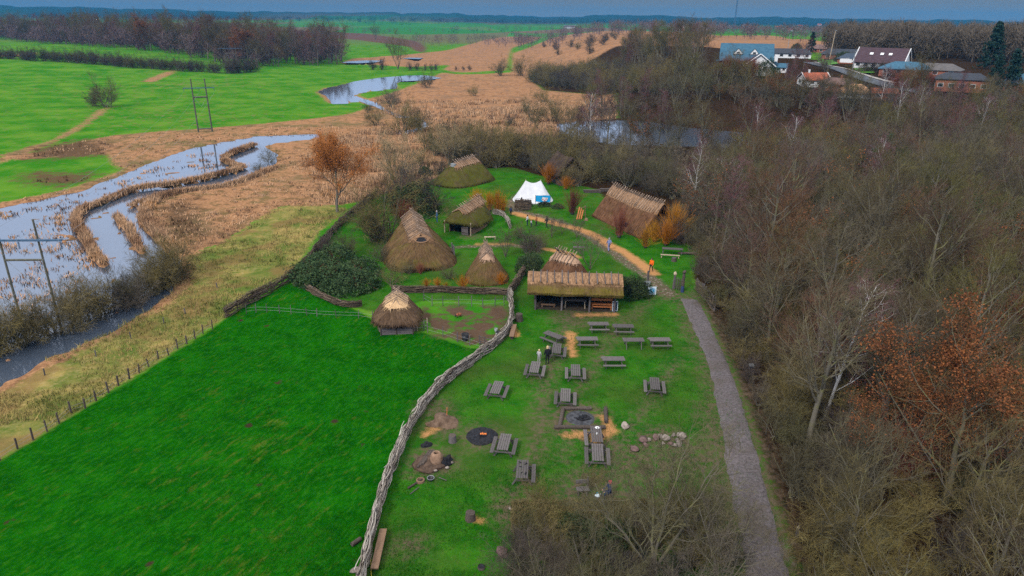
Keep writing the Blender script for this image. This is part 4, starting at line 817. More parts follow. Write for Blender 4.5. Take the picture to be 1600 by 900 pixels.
# willows along the flooded bank at the lower left
bank = smooth_line(WP([(-120, 578), (0, 545), (60, 525), (110, 508), (160, 491), (205, 474), (245, 450), (266, 430)]), 2.1, 4)
for i, p in enumerate(bank):
    for k in range(2):
        x = p[0] + _tr.uniform(-.9, .9); y = p[1] + _tr.uniform(-.6, 1.8)
        if not inview((x, y), 0.1): continue
        plant(_tr.choice(['willow', 'willow', 'shrub']), x, y, 'olive-brown bare willow in the row standing in the flooded river edge', 'bush', 'willows in the flooded river edge', _tr.uniform(.95, 1.3), z=WATER_Z - 0.3)
# small row of bushes in the far field right of the lone oak, and on the tan slope
for i, px in enumerate((640, 653, 664, 673, 682, 713, 724, 734)):
    q = gp(px, 110); plant('dark_shrub', q[0], q[1], 'small dark bush in the broken row across the far green field', 'bush', 'row of small bushes across the far field', (1.5 if i < 5 else 1.0) * _tr.uniform(.8, 1.1))
SL = WP([(880, 80), (900, 66), (935, 58), (985, 60), (975, 76), (930, 84)])
for px, py in [(903, 77), (922, 72), (925, 66), (943, 70), (946, 64), (962, 62), (978, 73), (985, 62), (921, 84), (868, 78), (850, 74), (872, 86), (892, 74), (955, 58)]:
    q = gp(px, py); plant(_tr.choice(['dark_shrub', 'shrub']), q[0], q[1], 'dark round bush scattered on the tan slope', 'bush', 'bushes on the tan slope', _tr.uniform(1.6, 2.6))
# shrub belt and tall stand beyond the reeds
BELT = [gp(*p)[:2] for p in [(826, 128), (850, 117), (900, 112), (960, 106), (1010, 112), (1080, 120), (1105, 132), (1110, 140), (1100, 150), (1060, 150), (1010, 150), (960, 146), (900, 140), (850, 135)]]
grove('shrub_belt', 'dark bare shrub belt between the reed bed and the tall grove', [(_tr.choice(['shrub', 'dark_shrub', 'dark_shrub', 'willow']), p[0], p[1], hb(*p), _tr.uniform(1.3, 2.2)) for p in scatter(BELT, 4.3, 14)])
STAND = [gp(*p)[:2] for p in [(968, 100), (985, 88), (1030, 84), (1080, 88), (1098, 102), (1100, 116), (1085, 120), (1020, 114), (975, 110)]]
for p in scatter(STAND, 7.0, 15):
    kd = _tr.choice(['tall', 'tall', 'broad', 'tall', 'purple']); plant(kd, p[0], p[1], 'tall bare tree in the grove beyond the reed bed' if kd != 'purple' else 'purplish bare tree in the grove beyond the reed bed', 'tree', 'grove beyond the reed bed: ' + ('purplish' if kd == 'purple' else 'tall'), _tr.uniform(.95, 1.35))
# hedge and wood at the upper left
hed = smooth_line([gp(*p)[:2] for p in [(-60, 88), (0, 91), (60, 95), (120, 98), (180, 103), (240, 108), (300, 112), (360, 115), (400, 112)]], 2.7, 3)
grove('hedge', 'long dense bare hedge along the upper edge of the green field', [(_tr.choice(['shrub', 'dark_shrub', 'shrub']), p[0] + _tr.uniform(-1, 1), p[1] + _tr.uniform(-2, 2), hb(*p), _tr.uniform(1.7, 2.3)) for p in hed])
LW = [gp(*p)[:2] for p in [(-60, 60), (0, 62), (80, 69), (160, 74), (240, 80), (310, 90), (360, 104), (425, 103), (470, 102), (540, 102), (530, 94), (470, 84), (420, 78), (330, 72), (240, 66), (120, 58), (0, 52), (-60, 50)]]
lwp = scatter(LW, 12.5, 16); print('left wood', len(lwp))
lwp.sort(key=lambda p: math.hypot(*p))
grove('far_wood', 'farther trees of the wood beyond the left field hedge', [(_tr.choice(['broad', 'broad', 'tall', 'purple']), p[0] + dx, p[1] + dy, hb(*p), _tr.uniform(1.1, 2.0)) for p in lwp for dx, dy in ((0, 6), (6, -3)) if True])
for i, p in enumerate(lwp[:56]):
    kd = _tr.choice(['broad', 'broad', 'broad', 'tall', 'tall', 'purple', 'spread']) if i % 19 else 'oak'
    plant(kd, p[0], p[1], {'purple': 'purplish bare tree', 'oak': 'rusty-leaved oak'}.get(kd, 'tall bare tree') + ' in the wood beyond the left field hedge', 'tree', 'wood beyond the left field: ' + (kd if kd in ('purple', 'oak') else 'tall'), _tr.uniform(1.5, 2.1) * (1.3 if kd == 'spread' else 1))
# bottom edge: bare trees in front of the hedge
for px, py, kd, lb, s in [(1020, 898, 'spread', 'pale grey-barked bare tree rising behind the clipped hedge', .92), (1085, 885, 'spread', 'olive-twigged bare tree between the hedge and the gravel path', .70), (1125, 935, 'spread', 'low bare tree at the lower edge beside the gravel path', .62), (930, 1000, 'spread', 'low tangled bare tree below the middle of the hedge', .58), (850, 960, 'spread', 'low tangled bare tree below the left end of the hedge', .56), (1040, 990, 'spread', 'tangled bare tree at the bottom edge below the hedge end', .55), (800, 1020, 'spread', 'low bare tree at the bottom edge left of the hedge', .5)]:
    q = W(px, py); plant(kd, q[0], q[1], lb, 'tree', None, s)
for px, py, kd, lb, s in [(822, 860, 'shrub', 'grey bare shrub below the left end of the hedge', .75), (866, 870, 'willow', 'olive bare shrub below the hedge', .7), (905, 850, 'holly', 'ivy-leaved bush at the front of the hedge', .72), (960, 860, 'holly', 'ivy-leaved dark bush at the front right of the hedge', .75), (1000, 850, 'shrub', 'bare shrub at the right end of the hedge', .7), (815, 905, 'dark_shrub', 'dark bramble-like shrub at the bottom edge near the stone', .8), (880, 920, 'shrub', 'tangled grey shrub at the bottom edge', .8), (1110, 840, 'willow', 'olive shrub beside the gravel path, near the bottom', .8), (1075, 830, 'willow', 'olive shrub right of the hedge', .75), (1055, 800, 'shrub', 'grey shrub right above the hedge end', .6), (960, 915, 'dark_shrub', 'dark shrub in the shade below the hedge', .8), (1000, 930, 'dark_shrub', 'dark shrub right of the shaded gap below the hedge', .8), (925, 762, 'willow', 'thin straggly shrub beside the seated person', .35), (850, 800, 'willow', 'olive brush on the left end of the hedge', .55)]:
    q = W(px, py); plant(kd, q[0], q[1], lb, 'bush', None, s)
BR = WP([(795, 850), (900, 850), (1000, 850), (1070, 800), (1120, 810), (1140, 900), (1150, 1000), (780, 1000)])
for p in scatter(BR, 1.7, 61): plant(_tr.choice(['willow', 'shrub', 'willow', 'dark_shrub']), p[0], p[1], 'bare brushwood shrub in the tangle below the clipped hedge', 'bush', 'brush tangle below the clipped hedge', _tr.uniform(.45, .75))
# --- far woods that read as one mass
def treemass(name, label, spots, mat, n, seed, thin=1.0):
    rng = np.random.default_rng(seed); S = np.array(spots); k = len(S)
    u = rng.normal(size=(k, n, 3)); u /= np.linalg.norm(u, axis=2, keepdims=True); u *= rng.uniform(0.3, 1.0, (k, n, 1)) ** 0.5
    H = S[:, 3][:, None]; Wd = S[:, 4][:, None]
    c = np.stack([S[:, 0][:, None] + u[..., 0] * Wd / 2, S[:, 1][:, None] + u[..., 1] * Wd / 2, S[:, 2][:, None] + H * (0.56 + 0.42 * u[..., 2])], -1).reshape(-1, 3)
    d = (u * np.array([0.7, 0.7, 0.5]) + np.array([0, 0, 0.6])).reshape(-1, 3) + rng.normal(size=(k * n, 3)) * 0.45
    d /= np.linalg.norm(d, axis=1, keepdims=True); L = (np.repeat(H, n, 1).reshape(-1, 1)) * rng.uniform(0.06, 0.16, (k * n, 1))
    sd = np.cross(d, rng.normal(size=(k * n, 3))); sd /= np.linalg.norm(sd, axis=1, keepdims=True); w = np.repeat(H, n, 1).reshape(-1, 1) * 0.011 * thin
    V = np.stack([c - d * L - sd * w, c - d * L + sd * w, c + d * L], 1).reshape(-1, 3)
    b = MB(); b.add(V, np.arange(len(V)).reshape(-1, 3))
    P = np.stack([np.stack([S[:, 0], S[:, 1], S[:, 2] - 1], -1), np.stack([S[:, 0] + rng.normal(size=k) * .3, S[:, 1], S[:, 2] + S[:, 3] * 0.75], -1)], 1)
    b.tubes(P, np.stack([S[:, 3] * 0.016, S[:, 3] * 0.005], 1), 4)
    return tag(b.obj(name, mat), label, None, None, 'stuff')
def spots(pxpoly, spacing, seed, hmin, hmax, wf=0.6):
    P = [gp(*p)[:2] for p in pxpoly]; r = random.Random(seed); out = []
    for p in scatter(P, spacing, seed):
        h = r.uniform(hmin, hmax); out.append((p[0], p[1], hb(*p), h, h * wf * r.uniform(.8, 1.2)))
    return out
M['mass'] = twig_mat('mass', [(0, (0.155, 0.125, 0.092)), (1, (0.155, 0.125, 0.092))]); M['mass_purple'] = twig_mat('mass_purple', [(0, (0.185, 0.13, 0.12)), (1, (0.185, 0.13, 0.12))]); M['mass_haze_blue'] = twig_mat('mass_haze_blue', [(0, (0.012, 0.030, 0.028)), (1, (0.012, 0.030, 0.028))])  # the last one, for the distant forest, has haze blue put into its colour
FW = [(120 + i * 9.0 + _tr.uniform(-4, 4), 0) for i in range(2)]
def polar_spots(a0, a1, r0, r1, sp, seed, h0, h1, wf=0.6):
    """a wood between two directions (pixel columns) and two distances"""
    r = random.Random(seed); out = []
    t0, t1 = math.atan((a0 - 800) / (F * math.cos(PITCH) + 155)), math.atan((a1 - 800) / (F * math.cos(PITCH) + 155))
    n = int((t1 - t0) * (r0 + r1) / 2 * (r1 - r0) / sp ** 2)
    for _ in range(n):
        th = r.uniform(t0, t1); d = r.uniform(r0, r1); x, y = d * math.sin(th), d * math.cos(th); h = r.uniform(h0, h1); out.append((x, y, hb(x, y), h, h * wf * r.uniform(.8, 1.2)))
    return out
grove('wood', 'farther trees of the dense wood on the right, below the houses', [(_tr.choice(['broad', 'broad', 'tall', 'tall', 'spread', 'spread', 'purple', 'sparse_oak', 'birch']), p[0], p[1], hb(*p), _tr.uniform(.85, 1.15)) for p in WOODREST])
HB_ = [gp(*p)[:2] for p in [(1085, 120), (1160, 130), (1235, 142), (1290, 156), (1400, 156), (1500, 148), (1640, 148), (1660, 178), (1420, 186), (1290, 190), (1180, 178), (1105, 160)]]
grove('wood', 'low trees on the slope between the wood and the houses', [(_tr.choice(['broad', 'spread', 'spread', 'tall', 'purple', 'sparse_oak']), p[0], p[1], hb(*p), _tr.uniform(.5, .78)) for p in scatter(HB_, 4.3, 44)])
US = [p for p in scatter(TREEWOOD, 4.2, 25, pondclear, 60000) if inview(p, .1) and math.hypot(*p) > 70]; print('understory', len(US))
treemass('undergrowth', 'brushy undergrowth filling the dense wood on the right', [(p[0], p[1], hb(*p), 3.8, 4.8) for p in US], M['mass'], 200, 12, 1.0)
treemass('far_wood', 'dense understory of the wood beyond the left field hedge', [(p[0] + _tr.uniform(-7, 7), p[1] + _tr.uniform(-5, 5), hb(*p), h_, h_ * .9) for p in lwp for h_ in (9, 8, 15)], M['mass_purple'], 260, 13, .8)
treemass('far_wood', 'broad brown leafless wood behind the houses on the right', polar_spots(1295, 1760, 335, 470, 8.0, 3, 12, 16), M['mass'], 420, 1, .7)
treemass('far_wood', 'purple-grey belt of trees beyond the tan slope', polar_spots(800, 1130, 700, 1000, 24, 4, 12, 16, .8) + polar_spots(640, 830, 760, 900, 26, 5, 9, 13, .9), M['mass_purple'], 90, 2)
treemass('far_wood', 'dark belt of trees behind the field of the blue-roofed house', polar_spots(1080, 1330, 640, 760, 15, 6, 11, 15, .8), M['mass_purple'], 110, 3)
hs = []
for (a0, a1, r0, r1, sp, h) in [(400, 620, 1200, 1320, 28, 9), (640, 790, 1000, 1060, 20, 10), (380, 560, 1650, 1750, 34, 12), (560, 700, 1450, 1500, 24, 10), (700, 900, 1600, 1800, 40, 13), (860, 1000, 1250, 1350, 30, 10), (-40, 260, 900, 1000, 24, 17), (240, 420, 1000, 1100, 24, 14), (1100, 1500, 900, 1400, 40, 10), (980, 1120, 1500, 1700, 34, 12)]:
    hs += polar_spots(a0, a1, r0, r1, sp, len(hs) + 7, h * .7, h * 1.2, .9)
treemass('hedgerows', 'hedgerows and copses between the far fields', hs, M['mass'], 50, 4, 1.4)
hs = []
for (a0, a1, r0, r1, sp, h) in [(500, 640, 2000, 2300, 70, 14), (700, 800, 1350, 1380, 22, 12), (-60, 500, 2400, 3400, 75, 16), (500, 1100, 2300, 3400, 75, 16), (1100, 1680, 2000, 3200, 75, 15)]:
    hs += polar_spots(a0, a1, r0, r1, sp, len(hs) + 17, h * .7, h * 1.2, 1.3)
treemass('distant_forest', 'distant forest on the low hills under the sky, tinted haze blue', hs, M['mass_haze_blue'], 30, 5, 2.5)
# --- reeds and tall grass: countless, one object each
def tufts(name, label, polys, n, seed, h0, h1, blades, width, lean, mat, rmax=260, rmin=20, lines=None, wmin=None, excl=None, spread=0.16):
    """tufts scattered evenly as seen from above the site: nearer ground gets more of them"""
    rng = np.random.default_rng(seed)
    th = np.radians(rng.uniform(-46, 46, n * 6)); v = rng.uniform(CH / rmax, CH / rmin, n * 6); d = CH / v
    x, y = d * np.sin(th), d * np.cos(th)
    sd = np.max([poly_sd(x, y, p) for p in polys], axis=0)
    w = vnoise(x, y, 5, seed); ok = (sd > 0.2) & (w > 0.30)
    if wmin is not None: ok &= np.max([poly_sd(x, y, p) for p in WATERS], axis=0) < wmin
    if excl is not None: ok &= poly_sd(x, y, excl) + 3 * (w - 0.5) < 0
    x, y, d = x[ok][:n], y[ok][:n], d[ok][:n]
    if lines:
        xs, ys = [x], [y]
        for Ln, wd, per in lines:
            P = dense(Ln, 1.0 / per); m = rng.normal(size=P.shape) * wd * 0.42; xs.append(P[:, 0] + m[:, 0]); ys.append(P[:, 1] + m[:, 1])
        x, y = np.concatenate(xs), np.concatenate(ys); d = np.hypot(x, y)
    k = len(x); z = np.maximum(h_full(x, y), WATER_Z - 0.05)
    g = 1 + np.clip((d - 60) / 90, 0, 3.0)
    az = rng.random((k, blades)) * 6.283; out = np.abs(rng.normal(0, lean, (k, blades)))
    hh = rng.uniform(h0, h1, (k, 1)) * rng.uniform(0.6, 1.15, (k, blades)) * (0.65 + 0.7 * vnoise(x, y, 9, seed + 1))[:, None]
    bx = x[:, None] + rng.normal(size=(k, blades)) * spread * g[:, None]; by = y[:, None] + rng.normal(size=(k, blades)) * spread * g[:, None]
    ww = width * (0.6 + 0.9 * rng.random((k, blades))) * g[:, None]
    dx, dy = np.cos(az), np.sin(az); px_, py_ = -dy, dx
    b0 = np.stack([bx - px_ * ww, by - py_ * ww, np.repeat(z[:, None], blades, 1) - 0.05], -1)
    b1 = np.stack([bx + px_ * ww, by + py_ * ww, np.repeat(z[:, None], blades, 1) - 0.05], -1)
    tp = np.stack([bx + dx * out * hh, by + dy * out * hh, z[:, None] + hh], -1)
    V = np.stack([b0, b1, tp], 2).reshape(-1, 3)
    b = MB(); b.add(V, np.arange(len(V)).reshape(-1, 3)); me = b.mesh(name, mat)
    a = me.attributes.new('tint', 'FLOAT', 'FACE'); a.data.foreach_set('value', np.repeat(rng.random(k), blades).astype(np.float32) * 0.6 + rng.random(k * blades).astype(np.float32) * 0.4)
    return tag(link(name, me), label, None, None, 'stuff')
def blade_mat(name, stops):
    t = NT(name, 0.9, 0.1); n = t.noise(0.12, 3); t.b.inputs['Specular IOR Level'].default_value = 0.0; c = t.ramp(t.math('ADD', t.math('MULTIPLY', t.attr('tint'), 0.42), t.math('MULTIPLY', t.rng(n, 0.3, 0.7), 0.58)), stops); return t.out(c)
M['reed'] = blade_mat('reed', [(0.12, (0.15, 0.078, 0.045)), (0.35, (0.41, 0.225, 0.122)), (0.62, (0.60, 0.372, 0.218)), (0.88, (0.54, 0.265, 0.11))])
M['reed_orange'] = blade_mat('reed_orange', [(0.15, (0.26, 0.11, 0.04)), (0.5, (0.46, 0.22, 0.08)), (0.9, (0.55, 0.30, 0.12))])
M['tallgrass'] = blade_mat('tall_grass', [(0.12, (0.05, 0.11, 0.016)), (0.38, (0.20, 0.185, 0.05)), (0.62, (0.42, 0.31, 0.11)), (0.9, (0.36, 0.215, 0.08))])
M['sedge'] = blade_mat('sedge', [(0.15, (0.07, 0.04, 0.02)), (0.6, (0.16, 0.09, 0.045)), (0.9, (0.28, 0.16, 0.08))])
M['grassblade'] = blade_mat('grass_blade', [(0.15, (0.003, 0.050, 0.002)), (0.5, (0.008, 0.105, 0.003)), (0.75, (0.026, 0.145, 0.006)), (0.95, (0.09, 0.14, 0.016))])
Z_SHORT = WP([(-300, 300), (-50, 232), (250, 196), (545, 172), (592, 160), (600, 196), (530, 214), (470, 250), (500, 300), (530, 330), (430, 340), (280, 410), (180, 360), (-300, 420)])
tufts('reed_bed', 'tan winter reed bed covering the marsh', [Z_REED], 70000, 3, 0.45, 1.25, 6, 0.045, 0.35, M['reed'], wmin=0.3, excl=Z_SHORT)
tufts('marsh_grass', 'short tan marsh grass on both banks of the flooded river', [p for p in (Z_REED, Z_REED2)], 24000, 13, 0.12, 0.42, 6, 0.04, 0.7, M['reed'], 200, wmin=0.3)
tufts('reed_bed', 'tan reed strips winding through the flooded river', [Z_REED2], 200, 4, 0.5, 0.9, 9, 0.035, 0.55, M['reed'], lines=[(STRIP_A, 0.48, 20), (STRIP_B, .3, 9), (STRIP_D, .45, 12), (STRIP_C, 0.85, 22)])
tufts('reed_bed', 'orange reeds at the left end of the pond', [WP([(790, 214), (850, 205), (868, 196), (880, 216), (885, 238), (830, 232)]), WP([(560, 152), (600, 143), (625, 150), (600, 165), (575, 158)])], 2600, 5, 1.0, 1.7, 6, 0.05, 0.25, M['reed_orange'])
tufts('tall_grass', 'yellowed tall grass between the river and the meadow fence', [Z_ROUGH], 30000, 6, 0.18, 0.5, 6, 0.022, 0.75, M['tallgrass'], 130)
tufts('sedge', 'dark brown sedge clumps on the river bank', Z_BROWNP, 9000, 8, 0.35, 0.8, 6, 0.04, 0.4, M['sedge'])
tufts('sedge', 'small brown tussocks standing in the shallow flood water', [WP([(-200, 372), (0, 330), (130, 302), (215, 270), (300, 240), (400, 222), (420, 228), (350, 240), (340, 272), (260, 288), (200, 294), (150, 312), (116, 335), (118, 360), (150, 408), (130, 450), (60, 500), (-100, 560)])], 6000, 9, .2, .55, 16, 0.05, 0.9, M['reed'], spread=0.3)
tufts('grass', 'short grass of the meadow and the picnic lawn', [Z_MEADOW, Z_LAWN], 46000, 10, 0.05, 0.13, 5, 0.016, 0.7, M['grassblade'], 75, 24)
# ------------------------------------------------------------------ thatched huts
def uvq(me, uv):
    l = me.uv_layers.new(name='UVMap'); idx = np.zeros(len(me.loops), np.int32); me.loops.foreach_get('vertex_index', idx)
    l.data.foreach_set('uv', uv[idx].astype(np.float32).ravel())
class Hut:
    """hipped thatch: axis +u points towards the front end; local frame u,v,z"""
    def __init__(s, cx, cy, ax, a, b, ze, uA, uB, zA, zB, ex=3.0, front=0.0, bulge=0.26):
        s.c = (cx, cy); n = math.hypot(*ax); s.ax = (ax[0] / n, ax[1] / n); s.a, s.b, s.ze, s.uA, s.uB, s.zA, s.zB, s.ex, s.front, s.bulge = a, b, ze, uA, uB, zA, zB, ex, front, bulge
        s.rz = math.atan2(s.ax[1], s.ax[0])
    def eave(s, ph):
        c, q = np.cos(ph), np.sin(ph); e = 2 / s.ex
        x = s.a * np.sign(c) * np.abs(c) ** e; y = s.b * np.sign(q) * np.abs(q) ** e
        return np.stack([x, y, s.ze + s.front * np.maximum(c, 0) ** 2], -1)
    def ridge(s, x):
        u = np.clip(x, s.uB, s.uA); f = (u - s.uB) / (s.uA - s.uB + 1e-9)
        return np.stack([u, 0 * u, s.zB + (s.zA - s.zB) * f], -1)
    def surf(s, ph, v, lift=0.0, rough=0.06, seed=3):
        E = s.eave(ph); Rg = s.ridge(E[..., 0]); P = E * (1 - v)[..., None] + Rg * v[..., None]
        P[..., 2] += s.bulge * np.sin(np.pi * v) + lift + (vnoise(P[..., 0] + 31, P[..., 1] + 17, 0.5, seed) - .5) * rough * 2 + (vnoise(P[..., 0] + 31, P[..., 1] + 17, 1.7, seed + 1) - .5) * rough * 2.5
        return P
    def patch(s, name, ph0, ph1, v0, v1, mat, parent, lift=0.0, thick=0.0, nph=120, nv=16, rough=0.06, closed=True, fringe=0, seed=3):
        ph = np.linspace(ph0, ph1, nph + (0 if closed else 1), endpoint=not closed); v = np.linspace(v0, v1, nv)
        PH, V = np.meshgrid(ph, v); n = PH.shape[1]
        P = s.surf(PH, V, lift, rough, seed)
        if not closed or v0 > 0.3: P[0, :, 2] += (vnoise(ph * 9 + 20, ph * 0 + seed, 1, 5) - .5) * 0.1
        E = s.eave(ph); per = np.concatenate([[0], np.cumsum(np.linalg.norm(np.diff(E, axis=0), axis=1))])
        rows = [P]; uvr = [np.stack([np.tile(per, (nv, 1)) * 0.5, V * 3], -1)]
        if thick:
            e2 = P[0].copy(); e2[:, 2] -= thick; e2[:, :2] *= 0.985; e3 = P[0].copy(); e3[:, :2] *= 0.86; e3[:, 2] = e3[:, 2] - thick * 0.7 + 0.05
            rows = [e3[None], e2[None]] + rows; uvr = [uvr[0][:1], uvr[0][:1]] + uvr
        P = np.concatenate(rows); UV = np.concatenate(uvr).reshape(-1, 2); m = len(P)
        i = np.arange(m - 1)[:, None] * n; j = np.arange(n if closed else n - 1)[None]; j2 = (j + 1) % n
        b = MB(); b.add(P.reshape(-1, 3), np.stack([i + j, i + j2, i + n + j2, i + n + j], -1).reshape(-1, 4))
        if fringe:
            rng = np.random.default_rng(seed); f = rng.uniform(ph0, ph1, fringe); vv = np.where(rng.random(fringe) < 0.7, v0, rng.uniform(v0, v1, fringe) * 0.9)
            A = s.surf(f, vv, lift + 0.03, rough, seed); Bq = s.surf(f + rng.normal(size=fringe) * 0.02, vv - rng.uniform(0.06, 0.16, fringe), lift + 0.02, rough, seed); Bq[:, 2] -= 0.05
            w = rng.normal(size=(fringe, 3)) * 0.02
            q = np.stack([A - w, A + w, Bq], 1).reshape(-1, 3); b.add(q, np.arange(len(q)).reshape(-1, 3))
            UV = np.concatenate([UV, np.repeat(np.stack([f * 2, vv * 3], -1), 3, 0)])
        me = b.mesh(name, mat, True); uvq(me, UV); return link(name, me, parent)
    def poles(s, parent, us, v0, mat, r=0.045, both=True, over=0.14, lift=0.16, jitter=0.1, seed=5):
        rng = random.Random(seed); first = None
        for u in us:
            for sg in ((1, -1) if both else (1,)):
                uu = u + rng.uniform(-jitter, jitter); R = s.ridge(np.array([uu]))[0]; E = np.array([uu + rng.uniform(-.15, .15), sg * s.b, s.ze])
                A = R + (R - E) * over + np.array([0, 0, lift]); Bp = E * (1 - v0) + R * v0 + np.array([0, 0, lift + s.bulge * math.sin(math.pi * v0)])
                b = MB(); b.rod(A, Bp, r * rng.uniform(.8, 1.2), 6); b.obj('ridge_pole', mat, parent)
    def wall(s, name, ph0, ph1, z1, mat, parent, k=0.86, z0=-0.3, thick=0.12, n=60):
        ph = np.linspace(ph0, ph1, n); E = s.eave(ph); O = E * k; I = E * (k - thick / s.b)
        zt = np.minimum(z1, E[:, 2] + 0.25)
        P = np.stack([np.c_[O[:, :2], np.full(n, z0)], np.c_[O[:, :2], zt], np.c_[I[:, :2], zt], np.c_[I[:, :2], np.full(n, z0)]])
        i = np.arange(4)[:, None] * n; i2 = ((np.arange(4) + 1) % 4)[:, None] * n; j = np.arange(n - 1)[None]
        b = MB(); b.add(P.reshape(-1, 3), np.stack([i + j, i + j + 1, i2 + j + 1, i2 + j], -1).reshape(-1, 4)); return b.obj(name, mat, parent)
    def root(s, name, label):
        return thing(name, label, 'hut', (s.c[0], s.c[1], hb(*s.c)), s.rz)
PI = math.pi; TAU = 2 * math.pi
# 1 animal shed on the meadow edge
h = Hut(-11.1, 60.6, (0.12, -1), 2.35, 2.3, 1.15, 0.75, -0.95, 3.0, 3.25, 3.2)
r = h.root('animal_shed', 'small square thatched animal shed with golden ridge and plank base by the pen')
h.patch('roof', 0, TAU, 0, 1, M['thatch_brown'], r, 0, 0.3, fringe=900)
h.patch('ridge_thatch', 0, TAU, 0.52, 1.0, M['straw_gold'], r, 0.12, rough=0.05, fringe=300)
h.poles(r, [-1.0, -.6, -.2, .2, .6], 0.52, M['pole_wood'], 0.04, lift=0.24)
for k in (-0.5, 0.5):
    R = h.ridge(np.array([.75]))[0] + np.array([0, 0, .24]); Eq = np.array([2.35, k * 2.4, 1.3]); b = MB(); b.rod(R, R * .5 + Eq * .5 + np.array([0, 0, .12]), .04, 6); b.obj('ridge_pole', M['pole_wood'], r)
h.wall('wall', 0.6, TAU - 0.6, 1.2, M['wattle'], r, 0.80)
for i in range(5):
    b = MB(); b.box((1.92, 0, 0.12 + i * 0.2), (0.07, 3.0, 0.17), mi=0); b.obj('plank', M['wood_grey'], r)
for y in (-1.5, -.05, 1.5): b = MB(); b.rod((1.98, y, -.3), (1.98, y, 1.3), .06); b.obj('post', M['wood_dark'], r)
# 2 the big hut
h = Hut(-11.9, 81.9, (2.2, -7.7), 6.0, 4.25, 0.35, 2.7, -5.2, 3.55, 4.5, 3.0, 0.0, 0.42)
r = h.root('thatched_hut', 'largest thatched hut with a round smoke hole under its long straw ridge')
h.patch('roof', 0, TAU, 0, 1, M['thatch_olive'], r, 0, 0.3, nph=180, nv=24, fringe=2200, rough=0.08)
for p0, p1 in ((0.42, PI - .35), (PI + .35, TAU - .42)):
    h.patch('ridge_thatch', p0, p1, 0.70, 1.0, M['straw_dark'], r, 0.14, closed=False, rough=0.06, fringe=350)
h.poles(r, np.linspace(-5.1, 2.6, 19), 0.66, M['pole_wood'], 0.04, over=0.06, lift=0.24)
b = MB(); ph = np.linspace(0, TAU, 25); cen = h.surf(np.array([0.0]), np.array([0.80]))[0]
nrm = Vector((0.62, 0, 0.78)); tx = Vector((0, 1, 0)); ty = nrm.cross(tx)
ring = np.array([[cen[0] + 0.82 * math.cos(q) * tx[0] + 0.42 * math.sin(q) * ty[0], 0.82 * math.cos(q), cen[2] + 0.06 + 0.42 * math.sin(q) * ty[2]] for q in ph])
b.tubes(ring[None], np.full((1, 25), 0.09), 8); b.obj('smoke_hole_rim', M['straw_dark'], r)
b = MB(); V = np.concatenate([ring[:-1] + np.array([nrm[0], 0, nrm[2]]) * 0.03, [cen + np.array([nrm[0] * .02, 0, .06 + nrm[2] * .02])]]); b.add(V, [[i, (i + 1) % 24, 24] for i in range(24)]); b.obj('smoke_hole', M['charcoal'], r)
b = MB(); 
for k in range(2): b.rod((0.6 + k * 1.1, 4.35, -.2), (0.7 + k * 1.0, 4.2, 1.6), .09)
b.obj('door_frame', M['wood_grey'], r)
b = MB(); b.box((1.15, 4.33, .65), (0.9, .07, 1.3)); b.obj('door', M['wood_dark'], r)
# 3 open-fronted hut
h = Hut(-6.35, 95.0, (-0.36, -0.93), 4.3, 2.75, 1.0, 3.2, -4.0, 3.3, 3.5, 3.0, 0.75)
r = h.root('thatched_hut', 'mossy thatched hut with an open dark front and a small plank door')
h.patch('roof', 0, TAU, 0, 1, M['thatch_moss'], r, 0, 0.28, fringe=900)
for p0, p1 in ((0.5, PI - .2), (PI + .2, TAU - .5)): h.patch('ridge_thatch', p0, p1, 0.62, 1.0, M['straw_dark'], r, 0.12, closed=False, fringe=250)
h.poles(r, np.linspace(-3.9, 3.0, 13), 0.58, M['pole_wood'], 0.045, lift=0.22)
h.wall('wall', 0.62, TAU - 0.62, 1.4, M['clay'], r, 0.80)
for y in (2.0, -2.0): b = MB(); b.rod((3.65, y, -.2), (3.65, y, 1.75), .08); b.obj('post', M['wood_pale'], r)
b = MB(); b.box((3.75, 1.15, .62), (.07, 1.0, 1.25)); d = b.obj('door', M['wood_grey'], r)
for z_ in (.3, .95): b = MB(); b.box((3.80, 1.15, z_), (.04, .9, .1)); b.obj('brace', M['wood_dark'], d)
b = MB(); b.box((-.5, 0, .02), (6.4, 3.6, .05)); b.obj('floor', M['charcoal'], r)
# 4 small steep hut
h = Hut(-2.95, 74.3, (0.12, -1), 2.75, 2.45, 0.15, 0.75, -1.9, 3.0, 3.5, 2.6)
r = h.root('thatched_hut', 'small steep brown thatched hut with a short ridge of crossed poles')
h.patch('roof', 0, TAU, 0, 1, M['thatch_olive'], r, 0, 0.2, fringe=1100)
h.patch('ridge_thatch', 0, TAU, 0.74, 1.0, M['straw'], r, 0.11, fringe=250)
h.poles(r, np.linspace(-1.9, .7, 8), 0.66, M['pole_wood'], 0.045, lift=0.22, over=.1)
# 5 hut behind the shelter
h = Hut(6.05, 74.3, (0.78, -0.62), 2.9, 2.5, 0.4, 1.3, -1.2, 2.75, 2.95, 2.4)
r = h.root('thatched_hut', 'low reddish thatched hut half hidden behind the long shelter')
h.patch('roof', 0, TAU, 0, 1, M['thatch_red'], r, 0, 0.25, fringe=900)
h.patch('ridge_thatch', 0, TAU, 0.66, 1.0, M['straw'], r, 0.1, fringe=250)
h.poles(r, np.linspace(-1.2, 1.2, 7), 0.55, M['pole_wood'], 0.055, lift=0.24, over=.2)
